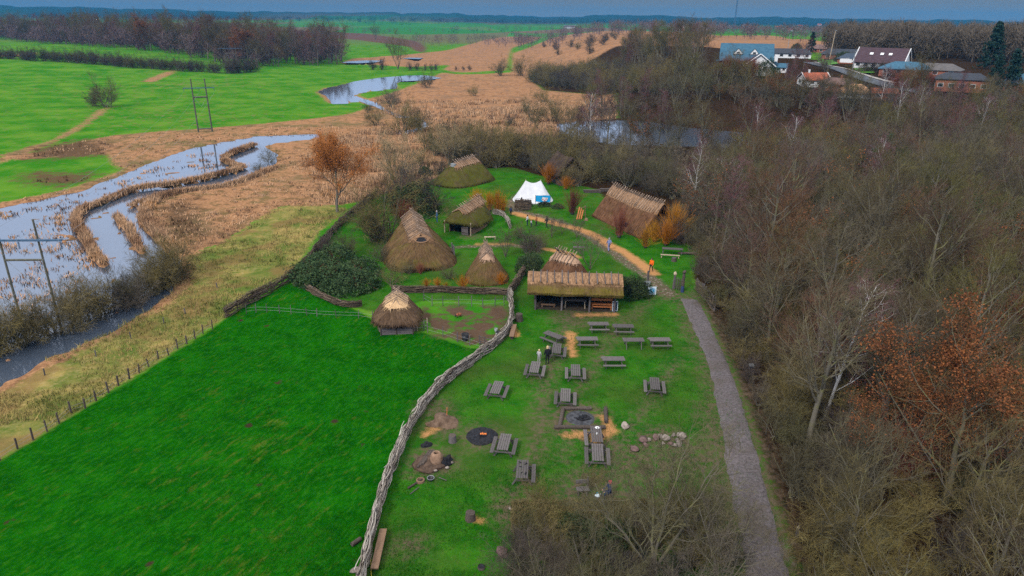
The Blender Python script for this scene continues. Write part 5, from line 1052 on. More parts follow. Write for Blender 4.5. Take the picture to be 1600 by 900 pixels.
# 7 mossy hut at the back left
h = Hut(-9.1, 124.6, (-0.57, -0.82), 6.3, 4.2, 0.3, 2.6, -3.2, 3.7, 3.9, 2.8)
r = h.root('thatched_hut', 'moss-green thatched hut at the back left against the marsh')
h.patch('roof', 0, TAU, 0, 1, M['thatch_moss'], r, 0, 0.3, fringe=1000)
for p0, p1 in ((0.5, PI - .4), (PI + .4, TAU - .5)): h.patch('ridge_thatch', p0, p1, 0.74, 1.0, M['straw_dark'], r, 0.12, closed=False, fringe=200)
h.poles(r, np.linspace(-3.1, 2.4, 11), 0.70, M['pole_wood'], 0.05, lift=0.22, over=.12)
b = MB(); b.box((2.9, 0.0, 3.35), (0.5, 0.9, 0.75)); b.box((3.16, 0, 3.4), (.04, .6, .5)); b.obj('gable_vent', M['metal_grey'], r)
# gabled thatch: hut 9 (long hut), hut 8 (dark hut), the shelter
def gable_roof(name, L, b_, ze, zr, mat, parent, over=0.25, nb=40, nv=14, sag=0.24, thick=0.35, fringe=900, seed=4, rough=0.06):
    u = np.linspace(-L / 2 - over, L / 2 + over, nb); v = np.linspace(-1, 1, 2 * nv + 1); U, V = np.meshgrid(u, v)
    Z = zr - (zr - ze) * np.abs(V) + 0.14 * np.sin(np.pi * np.abs(V)) - sag * (1 - (2 * U / L) ** 2) + (vnoise(U + 50, V * b_ + 50, .5, seed) - .5) * rough * 2 + (vnoise(U + 50, V * b_ + 50, 1.8, seed + 1) - .5) * rough * 2.5
    T = np.stack([U, V * b_, Z], -1); Bm = T.copy(); Bm[..., 2] -= thick; Bm[..., 1] *= 0.985
    m, n = U.shape; i = np.arange(m - 1)[:, None] * n; j = np.arange(n - 1)[None]; q = np.stack([i + j, i + j + 1, i + n + j + 1, i + n + j], -1).reshape(-1, 4)
    b = MB(); b.add(T.reshape(-1, 3), q); b.add(Bm.reshape(-1, 3), q[:, ::-1])
    rim = np.concatenate([np.arange(n), (np.arange(1, m) * n + n - 1), ((m - 1) * n + np.arange(n - 2, -1, -1)), (np.arange(m - 2, 0, -1) * n)])
    V0 = np.concatenate([T.reshape(-1, 3)[rim], Bm.reshape(-1, 3)[rim]]); k = len(rim); ii = np.arange(k); b.add(V0, np.stack([ii, ii + k, (ii + 1) % k + k, (ii + 1) % k], -1))
    UV = np.stack([U * 0.5, np.abs(V) * -3], -1).reshape(-1, 2); UV = np.concatenate([UV, UV, UV[rim], UV[rim]])
    rng = np.random.default_rng(seed); f = rng.uniform(-L / 2 - over, L / 2 + over, fringe); sv = rng.choice([-1, 1], fringe); vv = np.where(rng.random(fringe) < .6, 1.0, rng.uniform(.2, 1, fringe))
    A = np.stack([f, sv * vv * b_, zr - (zr - ze) * vv + .14 * np.sin(np.pi * vv) + .04 - sag * (1 - (2 * f / L) ** 2)], -1)
    Bq = A + np.stack([rng.normal(size=fringe) * .06, sv * rng.uniform(.1, .3, fringe), -rng.uniform(.12, .32, fringe) * (zr - ze) / b_ - .02], -1)
    w = np.stack([rng.uniform(.015, .03, fringe), 0 * f, 0 * f], -1); q3 = np.stack([A - w, A + w, Bq], 1).reshape(-1, 3); b.add(q3, np.arange(len(q3)).reshape(-1, 3))
    UV = np.concatenate([UV, np.repeat(np.stack([f * .5, vv * -3], -1), 3, 0)])
    me = b.mesh(name, mat, True); uvq(me, UV); return link(name, me, parent)
def gable_wall(parent, x, b_, ze, zr, mat, z0=-.3, top=0.0, name='gable_wall'):
    hw = b_ * .8; b = MB(); zt = zr - .4 - top
    pts = [(-hw, z0), (hw, z0), (hw, ze), (hw * (top / (zr - ze) if top else 0.02), zt), (-hw * (top / (zr - ze) if top else 0.02), zt), (-hw, ze)]
    V = np.array([(x - .07, p[0], p[1]) for p in pts] + [(x + .07, p[0], p[1]) for p in pts]); n = 6
    b.v.append(V); b.l += [np.arange(6)[::-1], 6 + np.arange(6)]; b.n += [np.array([6]), np.array([6])]; b.m += [np.array([0]), np.array([0])]; b.nv += 12
    q = np.array([[i, (i + 1) % 6, 6 + (i + 1) % 6, 6 + i] for i in range(6)]); b.l.append(q.ravel()); b.n.append(np.full(6, 4)); b.m.append(np.zeros(6, int)); return b.obj(name, mat, parent)
def cross_poles(parent, us, b_, ze, zr, frac, over, mat, r=.05, lift=.1, seed=3, sag=.24, L=10, sides=(1, -1)):
    rng = random.Random(seed)
    for u in us:
        for sg in sides:
            uu = u + rng.uniform(-.08, .08); A = (uu, -sg * over * b_, zr + over * (zr - ze) + lift - sag * (1 - (2 * uu / L) ** 2)); Bp = (uu + rng.uniform(-.1, .1), sg * frac * b_, zr - frac * (zr - ze) + lift + .12 * math.sin(math.pi * frac) - sag * (1 - (2 * uu / L) ** 2))
            b = MB(); b.rod(A, Bp, r * rng.uniform(.8, 1.2), 6); b.obj('ridge_pole', mat, parent)
# long hut
ax = (20.8 - 15.6, 91.5 - 102.3); cx, cy = 18.0, 97.0
r = thing('longhouse', 'long brown thatched house with a comb of crossed ridge poles', 'hut', (cx, cy, hb(cx, cy)), math.atan2(ax[1], ax[0]))
gable_roof('roof', 12.0, 3.5, 0.35, 4.45, M['thatch_red'], r, fringe=2200, nb=60)
gable_roof('ridge_thatch', 12.2, 1.15, 3.25, 4.62, M['straw_dark'], r, thick=.12, fringe=500, nv=6, seed=9)
cross_poles(r, np.linspace(-6.1, 6.1, 24), 3.5, .35, 4.45, .34, .10, M['pole_wood'], .055, .26, L=12)
gable_wall(r, 5.5, 3.5, .6, 4.4, M['wattle'], top=1.3); gable_wall(r, -5.7, 3.5, .6, 4.4, M['wattle'])
b = MB(); b.box((5.61, 0, .85), (.06, 1.1, 1.7)); b.obj('door', M['wood_grey'], r)
b = MB(); b.box((1.8, -3.05, .65), (1.1, .25, 1.1)); b.obj('door', M['charcoal'], r)
# dark hut in the trees
r = thing('thatched_hut', 'dark brown gabled hut half hidden among the trees behind the tent', 'hut', (9.5, 125.4, hb(9.5, 125.4)), math.atan2(122 - 128.2, 10.7 - 8.35))
gable_roof('roof', 6.4, 2.9, 1.9, 5.1, M['thatch_dark'], r, fringe=500, nb=30); gable_wall(r, 2.9, 2.9, 2.0, 5.0, M['wood_dark'], top=1.0); gable_wall(r, -2.9, 2.9, 2.0, 5.0, M['wood_dark'])
b = MB(); b.box((2.99, 0, 3.5), (.06, .8, .7)); b.obj('gable_hatch', M['wood_brown'], r)
for sg in (-1, 1): b = MB(); b.box((0, sg * 2.3, .9), (5.9, .14, 2.2)); b.obj('side_wall', M['wood_dark'], r)
# the shelter on the lawn
r = thing('open_shelter', 'long open shelter with a straw roof on posts facing the picnic lawn', 'shelter', (6.55, 66.6, 0), math.atan2(-0.6, 9.7))
gable_roof('roof', 9.3, 2.75, 2.3, 3.35, M['thatch_shelter'], r, over=.2, nb=50, fringe=1500, thick=.3, sag=0.03)
gable_roof('ridge_thatch', 9.35, 1.65, 2.83, 3.50, M['straw_dark'], r, over=.22, nb=40, thick=.1, fringe=600, nv=7, sag=0.03, seed=12)
cross_poles(r, np.linspace(-4.3, 4.4, 13), 2.75, 2.3, 3.35, .60, .10, M['wood_grey'], .05, .22, L=9.3, sag=.03, sides=(-1,))
for u in (-4.0, -1.3, 1.55, 4.1):
    for y in (-1.85, 2.2): b = MB(); b.rod((u, y, -.3), (u + .03, y, 2.5), .11, 8, 0, .09); b.obj('post', M['wood_grey'], r)
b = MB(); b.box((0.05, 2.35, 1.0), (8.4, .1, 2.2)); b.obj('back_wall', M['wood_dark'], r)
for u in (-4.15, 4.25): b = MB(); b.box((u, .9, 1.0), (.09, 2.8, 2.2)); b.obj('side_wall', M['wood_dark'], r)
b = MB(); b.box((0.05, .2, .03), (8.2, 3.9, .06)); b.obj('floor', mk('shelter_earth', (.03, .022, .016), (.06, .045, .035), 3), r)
RS = r
def loc2(root, p):
    c, s = math.cos(root.rotation_euler.z), math.sin(root.rotation_euler.z); return (root.location.x + c * p[0] - s * p[1], root.location.y + s * p[0] + c * p[1], root.location.z + p[2])
def bench_table(name, label, cat, p, L, Wd, H, mat, rz, legm=None, shelf=False, back=False):
    t = thing(name, label, cat, p, rz)
    b = MB()
    for k in range(3): b.box((0, (k - 1) * Wd / 3, H - .025), (L, Wd / 3 - .012, .05))
    b.obj('tabletop' if H > .6 else 'seat', mat, t)
    for sx in (-1, 1):
        b = MB(); b.rod((sx * (L / 2 - .18), 0, H - .05), (sx * (L / 2 - .12), -.1, 0), .05); b.rod((sx * (L / 2 - .18), 0, H - .05), (sx * (L / 2 - .12), Wd / 2 - .05, 0), .05); b.obj('leg', legm or mat, t)
    if shelf: b = MB(); b.box((0, 0, .32), (L - .1, Wd * .8, .05)); b.obj('shelf', mat, t)
    if back: b = MB(); b.box((0, Wd / 2 + .03, H + .35), (L, .05, .28)); b.box((L / 2 - .05, Wd / 2 - .02, .6), (.08, .08, 1.2)); b.obj('backrest', mat, t)
    return t
rz = r.rotation_euler.z
bench_table('plank_table', 'grey plank table in the middle bay of the shelter', 'table', loc2(RS, (.1, -1.2, .06)), 2.3, .55, .95, M['wood_grey'], rz, M['wood_pale'])
bench_table('bench', 'orange wooden bench with a shelf in the right bay of the shelter', 'bench', loc2(RS, (2.85, -1.25, .06)), 2.2, .5, .62, M['wood_orange'], rz, None, True, True)
bench_table('bench', 'dark bench at the back of the left bay of the shelter', 'bench', loc2(RS, (-2.7, .9, .06)), 1.9, .45, .8, M['wood_grey'], rz)
bench_table('bench', 'low plank seat on the floor of the left bay of the shelter', 'bench', loc2(RS, (-2.7, -1.1, .06)), 1.5, .4, .3, M['wood_brown'], rz)
# ------------------------------------------------------------------ tent, banner, little fence
t = thing('bell_tent', 'white canvas tent with two peaks beside the village path', 'tent', (3.3, 111.0, 0), 0.05)
ph = np.linspace(0, TAU, 72, endpoint=False); v = np.linspace(0, 1, 14); PH, VV = np.meshgrid(ph, v)
ex = 3.35 * np.sign(np.cos(PH)) * np.abs(np.cos(PH)) ** .8; ey = 2.7 * np.sign(np.sin(PH)) * np.abs(np.sin(PH)) ** .8
ru = np.clip(ex * .6, -1.25, 1.25); rzz = 3.35 - .45 * np.cos(np.pi / 2 * ru / 1.25)
X = ex * (1 - VV) + ru * VV; Y = ey * (1 - VV); Z = .12 + (rzz - .12) * VV - .14 * np.sin(np.pi * VV) * (1 + .25 * np.cos(12 * PH)); n = 72
i = np.arange(13)[:, None] * n; j = np.arange(n)[None]; j2 = (j + 1) % n
b = MB(); b.add(np.stack([X, Y, Z], -1).reshape(-1, 3), np.stack([i + j, i + j2, i + n + j2, i + n + j], -1).reshape(-1, 4)); b.obj('canvas', M['canvas'], t, True)
b = MB(); q = ph; wl_ = np.stack([3.35 * np.sign(np.cos(q)) * np.abs(np.cos(q)) ** .8, 2.7 * np.sign(np.sin(q)) * np.abs(np.sin(q)) ** .8], -1)
b.add(np.concatenate([np.c_[wl_ * .985, np.full(n, -.1)], np.c_[wl_ * .985, np.full(n, .14)]]), np.stack([np.arange(n), (np.arange(n) + 1) % n, (np.arange(n) + 1) % n + n, np.arange(n) + n], -1)); b.obj('wall_skirt', M['canvas'], t)
b = MB(); b.add([(-2.55, -2.05, .05), (-1.75, -2.38, .05), (-1.95, -1.72, 1.05)], [[0, 1, 2]]); b.add([(-2.55, -2.08, .05), (-1.75, -2.41, .05), (-1.95, -1.78, 1.05)], [[0, 1, 2]]); b.obj('door_opening', M['charcoal'], t)
for u in (-1.25, 1.25): b = MB(); b.rod((u, 0, 3.2), (u, 0, 3.55), .035); b.obj('pole', M['wood_pale'], t)
def woven(name, label, cat, line, Ht, th, mat, n, seed, postm, every=2.0, rr=(0.014, 0.03), postr=.05, lean=0.0, group=None, pale=None):
    """a hurdle of long withies laid between posts"""
    rng = np.random.default_rng(seed); P = smooth_line(line, .4, 10); s = np.concatenate([[0], np.cumsum(np.linalg.norm(np.diff(P, axis=0), axis=1))]); Lt = s[-1]
    T = np.gradient(P, axis=0); T /= np.linalg.norm(T, axis=1, keepdims=True); Nn = np.stack([-T[:, 1], T[:, 0]], -1)
    t = thing(name, label, cat, (P[0, 0], P[0, 1], 0), 0, group); o0 = np.array([P[0, 0], P[0, 1], 0])
    K = 9; L = rng.uniform(2.2, 5.0, n); c = rng.uniform(-.5, Lt + .5, n); q = np.clip(c[:, None] + L[:, None] * np.linspace(-.5, .5, K)[None], 0, Lt)
    ok = (q[:, -1] - q[:, 0]) > 1.0; q = q[ok]; m = len(q)
    zz = rng.beta(1.3, 1.0, m)[:, None] * Ht + (np.linspace(-.5, .5, K)[None] * rng.normal(0, .36, (m, 1))) + np.cumsum(rng.normal(size=(m, K)), 1) * .025
    zz = np.clip(zz, 0.03, Ht * 1.12); wv = np.sin(q * math.pi / every + (rng.random((m, 1)) < .5) * math.pi) * th * .35 + rng.normal(0, th * .28, (m, 1))
    x = np.interp(q, s, P[:, 0]) + np.interp(q, s, Nn[:, 0]) * (wv + lean * zz); y = np.interp(q, s, P[:, 1]) + np.interp(q, s, Nn[:, 1]) * (wv + lean * zz)
    g = np.array([0.0]) ; z0 = h_full(x.ravel(), y.ravel()).reshape(x.shape)
    R = rng.uniform(rr[0], rr[1], (m, 1)) * np.linspace(1.2, .6, K)[None]
    b = MB(); b.tubes(np.stack([x, y, zz + z0], -1) - o0, R, 5); wo_ = b.obj('wattle', mat, t, True); ta = wo_.data.attributes.new('tint', 'FLOAT', 'FACE'); ta.data.foreach_set('value', np.repeat(rng.random(m), (K - 1) * 5).astype(np.float32))
    for d in np.arange(.3, Lt, every):
        x, y = np.interp(d, s, P[:, 0]), np.interp(d, s, P[:, 1]); z = float(h_full(np.array([x]), np.array([y]))[0]); hh = Ht * rng.uniform(1.0, 1.25)
        b = MB(); b.rod(np.array([x, y, z - .3]) - o0, np.array([x + rng.normal() * .05 + lean * hh * 0, y + rng.normal() * .05, z + hh]) - o0, postr, 6); b.obj('post', postm, t)
    return t
M['withy_mix'] = M['withy']
woven('brushwood_fence', 'long pale woven brushwood fence between the meadow and the picnic lawn', 'fence', WP([(560, 930), (570, 890), (580, 845), (593, 795), (606, 752), (622, 712), (645, 665), (672, 625), (705, 593), (740, 566), (770, 545), (790, 527), (799, 508), (799, 485), (796, 462)]), .95, .28, M['withy'], 1000, 3, M['wood_grey'], 1.7, (.014, .031))
woven('brushwood_fence', 'dark old brushwood fence along the left side of the village', 'fence', WP([(352, 497), (385, 476), (420, 458), (455, 440), (478, 415), (505, 384), (535, 350), (560, 328), (590, 305)]), 1.05, .40, M['withy_dark'], 900, 4, M['wood_dark'], 1.8)
woven('wattle_fence', 'low dark wattle fence behind the animal pen', 'fence', WP([(612, 457), (650, 456), (700, 457), (750, 459), (796, 461)]), .65, .3, M['withy_dark'], 420, 5, M['wood_dark'], 1.2)
woven('wattle_fence', 'curved low wattle fence beside the open-fronted hut', 'fence', WP([(770, 334), (784, 336), (793, 345), (797, 358)]), .7, .25, M['withy'], 160, 6, M['wood_grey'], 1.2)
woven('wattle_fence', 'brown wattle screen in front of the white tent', 'fence', WP([(804, 329), (815, 330), (830, 329)]), 1.7, .12, M['withy_dark'], 200, 7, M['wood_dark'], .9)
woven('wattle_fence', 'short leaning wattle fence at the left end of the shelter', 'fence', WP([(796, 462), (804, 452), (812, 440), (819, 428)]), 1.1, .3, M['withy_dark'], 150, 8, M['wood_brown'], 1.4)
woven('wattle_fence', 'old wattle fence in front of the bramble thicket', 'fence', WP([(478, 452), (500, 464), (525, 476), (548, 482), (566, 478)]), .6, .3, M['withy_dark'], 200, 9, M['wood_grey'], 1.3)
q = W(848, 325); t = thing('banner', 'bright blue cloth banner with a white and red emblem below the tent', 'banner', (q[0], q[1], 0), 0.03)
b = MB(); u = np.linspace(-1.15, 1.15, 20); zz = np.linspace(1.0, 2.05, 6); U, Z = np.meshgrid(u, zz); Yw = .06 * np.sin(U * 4) ; i = np.arange(5)[:, None] * 20; j = np.arange(19)[None]
b.add(np.stack([U, Yw, Z], -1).reshape(-1, 3), np.stack([i + j, i + j + 1, i + 21 + j, i + 20 + j], -1).reshape(-1, 4)); b.obj('cloth', mk('banner_blue', (.01, .30, .62), (.02, .36, .68), 2, bump=0), t)
def disc(b, c, r, y, n=20, mi=0, sx=1.0, sz=1.0):
    a = np.arange(n) * TAU / n; V = [(c[0], y, c[1])] + [(c[0] + r * sx * math.cos(k), y, c[1] + r * sz * math.sin(k)) for k in a]; b.add(V, [[0, 1 + k, 1 + (k + 1) % n] for k in range(n)], mi)
b = MB(); disc(b, (.25, 1.42), .3, -.075, sx=1.5); disc(b, (.05, 1.66), .12, -.076, sx=1.5); disc(b, (.62, 1.6), .11, -.076, sx=1.6); b.obj('emblem', M['white_paint'], t)
red = mk('emblem_red', (.42, .06, .07), (.5, .09, .09), 2, bump=0); b = MB(); disc(b, (-.02, 1.42), .11, -.08); disc(b, (.5, 1.5), .1, -.08, sx=1.5); disc(b, (.28, 1.24), .09, -.08, sx=1.6); b.obj('emblem_detail', red, t)
for sx in (-1.18, 1.18): b = MB(); b.rod((sx, .03, -.2), (sx, .03, 2.1), .03); b.obj('pole', M['wood_grey'], t)
q = W(824, 326); t = thing('round_shield', 'round white and black shield hanging at the wattle screen', 'shield', (q[0], q[1] - .1, 1.0), 0)
b = MB(); b.lathe([(0, .05), (.22, .03), (.34, 0), (.34, -.03), (0, -.03)]); V = b.v[0]; b.v[0] = np.stack([V[:, 0], -V[:, 2], V[:, 1]], -1); b.obj('board', M['black'], t)
b = MB(); b.lathe([(0, .07), (.12, .065), (.16, .045)]); V = b.v[0]; b.v[0] = np.stack([V[:, 0], -V[:, 2], V[:, 1]], -1); b.obj('boss', M['white_paint'], t)
# ------------------------------------------------------------------ picnic tables
def picnic(benches=(-1, 1)):
    t = thing('picnic_table', '', 'picnic table', (0, 0, 0), 0, 'weathered picnic tables on the lawn')
    L = 1.95
    b = MB()
    for k in range(5): b.box((0, (k - 2) * .158, .735 + .004 * (k % 2)), (L, .132, .04))
    b.obj('tabletop', M['wood_grey'], t)
    for s in benches:
        b = MB()
        for k in (-.5, .5): b.box((0, s * .74 + k * .135, .44), (L, .125, .04))
        b.obj('seat', M['wood_grey'], t)
    for sx in (-1, 1):
        for s in (-1, 1):
            b = MB(); a = np.array([sx * .68, s * .22, .71]); e = np.array([sx * .68, s * .62, 0.0]); d = (e - a) / np.linalg.norm(e - a); up = np.array([1.0, 0, 0]); w = np.cross(d, up)
            V = np.array([p + up * i_ * .022 + w * j_ * .05 for p in (a, e) for i_, j_ in ((-1, -1), (1, -1), (1, 1), (-1, 1))]); b.add(V, [[0, 1, 2, 3], [7, 6, 5, 4], [0, 4, 5, 1], [1, 5, 6, 2], [2, 6, 7, 3], [3, 7, 4, 0]]); b.obj('leg', M['wood_grey'], t)
        b = MB(); lo, hi = (-.85 if -1 in benches else -.35), (.85 if 1 in benches else .35)
        b.box((sx * .725, (lo + hi) / 2, .39), (.04, hi - lo, .10)); b.box((sx * .725, 0, .68), (.04, .72, .08)); b.obj('cross_beam', M['wood_grey'], t)
    return t
pt = picnic(); p1 = picnic((-1,)); p0 = picnic(()); used = set()
TB = [(pt, (920, 505), (950.5, 505), 'picnic table nearest the info board in front of the shelter'), (pt, (961.5, 508), (986.5, 508.5), 'smaller-looking picnic table right of the one by the info board'),
      (pt, (903, 528), (932, 528), 'picnic table on the right edge of the orange straw patch'), (p0, (975, 529.5), (1004.5, 529.5), 'bare table without benches in the second row'), (pt, (1014.5, 529), (1047.5, 529), 'picnic table at the right end of the second row near the gravel path'),
      (pt, (943, 559), (974, 559), 'picnic table standing alone below the second row, seen broadside'), (pt, (852.4, 518.3), (877.4, 528), 'tilted picnic table set askew left of the straw patch'),
      (pt, (871, 537), (869, 551), 'picnic table directly right of the two standing people'), (pt, (837.5, 567), (834, 581.5), 'picnic table just below the child and the adult'), (pt, (899, 572), (899.5, 587), 'picnic table between the straw patch and the middle of the lawn'),
      (pt, (1022.5, 591), (1024, 606), 'lone picnic table at the far right of the lawn'), (pt, (884, 608), (883, 627.5), 'picnic table right above the square fire pit'), (pt, (779.5, 598.5), (773, 614), 'leftmost picnic table beside the woven fence'),
      (pt, (790.7, 680), (785, 701.5), 'picnic table touching the round fire ring'), (p1, (817, 720), (815.5, 743), 'picnic table with one bench and charred things on top'), (p1, (930.6, 669), (933.5, 690), 'one-benched picnic table against the square fire pit'), (pt, (933, 694.5), (934.5, 719.5), 'lowest picnic table, end to end with the one at the fire pit')]
TBL = []
for proto, a, c, lb in TB:
    A, Cc = W(*a, .755), W(*c, .755); t = proto if proto.name not in used else copy_tree(proto); used.add(proto.name)
    t.location = ((A[0] + Cc[0]) / 2, (A[1] + Cc[1]) / 2, float(h_full(np.array([(A[0] + Cc[0]) / 2]), np.array([(A[1] + Cc[1]) / 2]))[0]) + .01); rz = math.atan2(Cc[1] - A[1], Cc[0] - A[0])
    if lb.startswith('one-benched'): pass
    t.rotation_euler = (0, 0, rz + (PI if proto is p1 and 'charred' not in lb and False else 0)); t['label'] = lb; TBL.append(t)
# one-bench tables: bench on the right (charred) and on the left (at the fire pit)
for t in TBL:
    if 'one bench and' in t['label']: t.rotation_euler.z += PI
    if t['label'].startswith('one-benched'): pass
for i_, t in enumerate(TBL):      # direction check so that the single bench lies on the side the photo shows
    if 'one bench and' in t['label'] or t['label'].startswith('one-benched'):
        z = t.rotation_euler.z; bx = math.sin(z)      # world x of the local -y side
        want = 1 if 'one bench and' in t['label'] else -1
        if bx * want < 0: t.rotation_euler.z += PI
def ontable(i_, lx, ly): return loc2(TBL[i_], (lx, ly, .756))
t = thing('plate', 'white plate on the one-benched table at the fire pit', 'plate', ontable(15, -.75, .1)); b = MB(); b.lathe([(0, 0.002), (.1, .002), (.16, .03), (.165, .03), (.1, .0), (0, 0)]); b.obj('dish', M['white_paint'], t)
t = thing('mug', 'white mug in the middle of the table at the fire pit', 'mug', ontable(15, .05, 0)); b = MB(); b.lathe([(0, 0), (.05, 0), (.055, .11), (.045, .11), (.04, .02), (0, .02)]); b.obj('cup', M['white_paint'], t); b = MB(); a = np.linspace(-1.4, 1.4, 7); b.tubes([np.stack([.05 + .035 * np.cos(a), 0 * a, .055 + .035 * np.sin(a)], -1)], [np.full(7, .008)], 5); b.obj('handle', M['white_paint'], t)
rr_ = random.Random(4)
for i_ in range(9):
    p = ontable(14, rr_.uniform(-.8, .8), rr_.uniform(-.3, .3)); t = thing('charred_stick', 'charred bit of wood strewn on the one-benched table', 'stick', (p[0], p[1], p[2] + .025), rr_.random() * 3, 'charred wood strewn on the table'); b = MB(); b.rod((-.09, 0, 0), (.1, .02, .01), .03, 6, 0, .018); b.obj('wood', M['charcoal'], t)
# ------------------------------------------------------------------ post fences
def post_fence(name, label, pts, hts, mat, wires=(0.35, .75), wm=None, r=.06, seed=2):
    rng = random.Random(seed); P = [W(*p) for p in pts]; t = thing(name, label, 'fence', P[0])
    Z = [float(h_full(np.array([p[0]]), np.array([p[1]]))[0]) for p in P]; o0 = np.array(P[0])
    for p, z in zip(P, Z):
        h_ = rng.uniform(*hts); b = MB(); b.rod(np.array([p[0], p[1], z - .3]) - o0, np.array([p[0] + rng.uniform(-.08, .08), p[1] + rng.uniform(-.08, .08), z + h_]) - o0, r * rng.uniform(.85, 1.2), 7); b.obj('post', mat, t)
    for w in wires: b = MB(); b.tubes([np.array([[p[0], p[1], z + w * hts[0]] for p, z in zip(P, Z)]) - o0], [np.full(len(P), .008)], 4); b.obj('wire', wm or M['metal_grey'], t)
    return t
post_fence('post_fence', 'row of short weathered posts between the meadow and the rough grass', [(332, 514), (317, 521), (305, 530), (292, 537), (278, 546), (264, 555), (247, 561), (233, 573), (217, 582), (202, 592), (185, 602), (170, 614), (150, 625), (133, 637), (111, 644), (93, 662), (74, 675), (52, 688), (28, 703), (0, 720), (-30, 738)], (.7, 1.0), M['wood_dark'])
post_fence('post_fence', 'thin post and wire fence along the top of the meadow', [(385, 490), (400, 488), (417, 488), (437, 489), (455, 490), (480, 492), (495, 494), (526, 496), (560, 497), (582, 500)], (.8, 1.0), M['wood_grey'], r=.04)
post_fence('post_fence', 'thin post and wire fence at the back of the animal pen', [(662, 470), (675, 478), (692, 478), (717, 478), (737, 479), (755, 480), (773, 479), (788, 478), (792, 470)], (1.0, 1.2), M['wood_grey'], r=.045)
post_fence('post_fence', 'thin post and wire fence at the front of the animal pen', [(662, 516), (668, 519), (692, 525), (715, 533), (734, 540), (752, 546)], (.9, 1.1), M['wood_grey'], r=.045)
post_fence('post_fence', 'old marker posts in the rough grass beside the flooded river', [(70, 586), (150, 556), (205, 530), (256, 505), (290, 490), (340, 450)], (.6, .8), M['wood_grey'], wires=(), r=.05, seed=8)
q = W(758, 541); t = thing('hurdle_gate', 'small grey hurdle gate lying at the corner of the animal pen', 'gate', (q[0], q[1], 0), 2.6)
for k in range(4): b = MB(); b.rod((-.7, 0, .2 + k * .22), (.7, 0, .2 + k * .22), .03); b.obj('rail', M['wood_grey'], t)
for sx in (-.6, 0, .6): b = MB(); b.rod((sx, .05, 0), (sx, .05, 1.0), .035); b.obj('upright', M['wood_grey'], t)
q = W(660, 515); t = thing('hurdle_gate', 'small pale gate at the right corner of the animal shed', 'gate', (q[0], q[1], 0), .4)
for k in range(3): b = MB(); b.rod((-.5, 0, .25 + k * .3), (.5, 0, .25 + k * .3), .03); b.obj('rail', M['wood_grey'], t)
for sx in (-.5, .5): b = MB(); b.rod((sx, 0, -.1), (sx, 0, 1.15), .04); b.obj('upright', M['wood_pale'], t)
# ------------------------------------------------------------------ fires, stones, stumps, small things
def gz(x, y): return float(h_full(np.array([x]), np.array([y]))[0])
def at(px, py):
    q = W(px, py); return (q[0], q[1], gz(q[0], q[1]))
def heap(name, label, cat, p, rx, ry, h, mat, seed, group=None, part='mound', noise=.35):
    t = thing(name, label, cat, p, 0, group); b = MB(); b.ball((0, 0, 0), (rx, ry, h), 20, 12, 0, noise, seed); b.obj(part, mat, t, True); return t
# square fire pit
A, B_, C_, D_ = [at(*p) for p in ((880, 641), (946, 641), (948, 668), (874, 669))]
cx, cy = (A[0] + B_[0] + C_[0] + D_[0]) / 4, (A[1] + B_[1] + C_[1] + D_[1]) / 4
t = thing('fire_pit', 'square fire pit framed with dark logs around grey ash and charcoal', 'fire pit', (cx, cy, gz(cx, cy)))
o = np.array([cx, cy, gz(cx, cy)])
for a, c in ((A, (924, 641.5)), (A, D_), ((866, 670), (946, 671)), (B_, (947, 663))):
    a = a if len(a) == 3 else at(*a); c = c if len(c) == 3 else at(*c)
    b = MB(); b.rod(np.array(a) + [0, 0, .13] - o, np.array(c) + [0, 0, .13] - o, .15, 9); b.obj('log', M['wood_dark'], t)
b = MB(); b.lathe([(1.1, 0.0), (.9, .035), (.5, .03), (0, .04)], (-.25, 0, .02), 26); b.obj('ash', M['ash'], t, True)
b = MB(); b.ball((-.1, -.05, .03), (.5, .4, .09), 16, 8, 0, .6, 8); b.obj('charcoal', M['charcoal'], t, True)
for i in range(7): b = MB(); q = _tr.uniform(0, 3.1); b.rod((-.1 + .3 * math.cos(q), .3 * math.sin(q), .16), (-.1 - .3 * math.cos(q), -.3 * math.sin(q), .18), .04, 6); b.obj('firewood', M['charcoal'], t)
# round fire ring with the burning fire
p = at(753, 682); t = thing('campfire', 'round black fire ring with a small burning fire in it', 'campfire', p)
b = MB(); b.lathe([(1.15, -.02), (1.05, .05), (.8, .03), (0, .06)], (0, 0, .02), 26); V = b.v[0]; V[:, :2] *= (1 + .12 * (vnoise(V[:, 0] * 3 + 20, V[:, 1] * 3 + 20, 1, 4) - .5))[:, None]; b.obj('ash', M['charcoal'], t, True)
for i in range(5): b = MB(); q = i * .63; b.rod((.1 + .28 * math.cos(q), .28 * math.sin(q), .08), (.1 - .28 * math.cos(q), -.28 * math.sin(q), .14), .045, 6); b.obj('firewood', M['charcoal'], t)
for i in range(4): b = MB(); b.ball((.05 + .11 * (i - 1), .05 * math.sin(i * 2), .16), (.07, .07, .10 + .03 * (i % 2)), 8, 6, 0, .3, i); b.obj('ember', M['embers'], t, True)
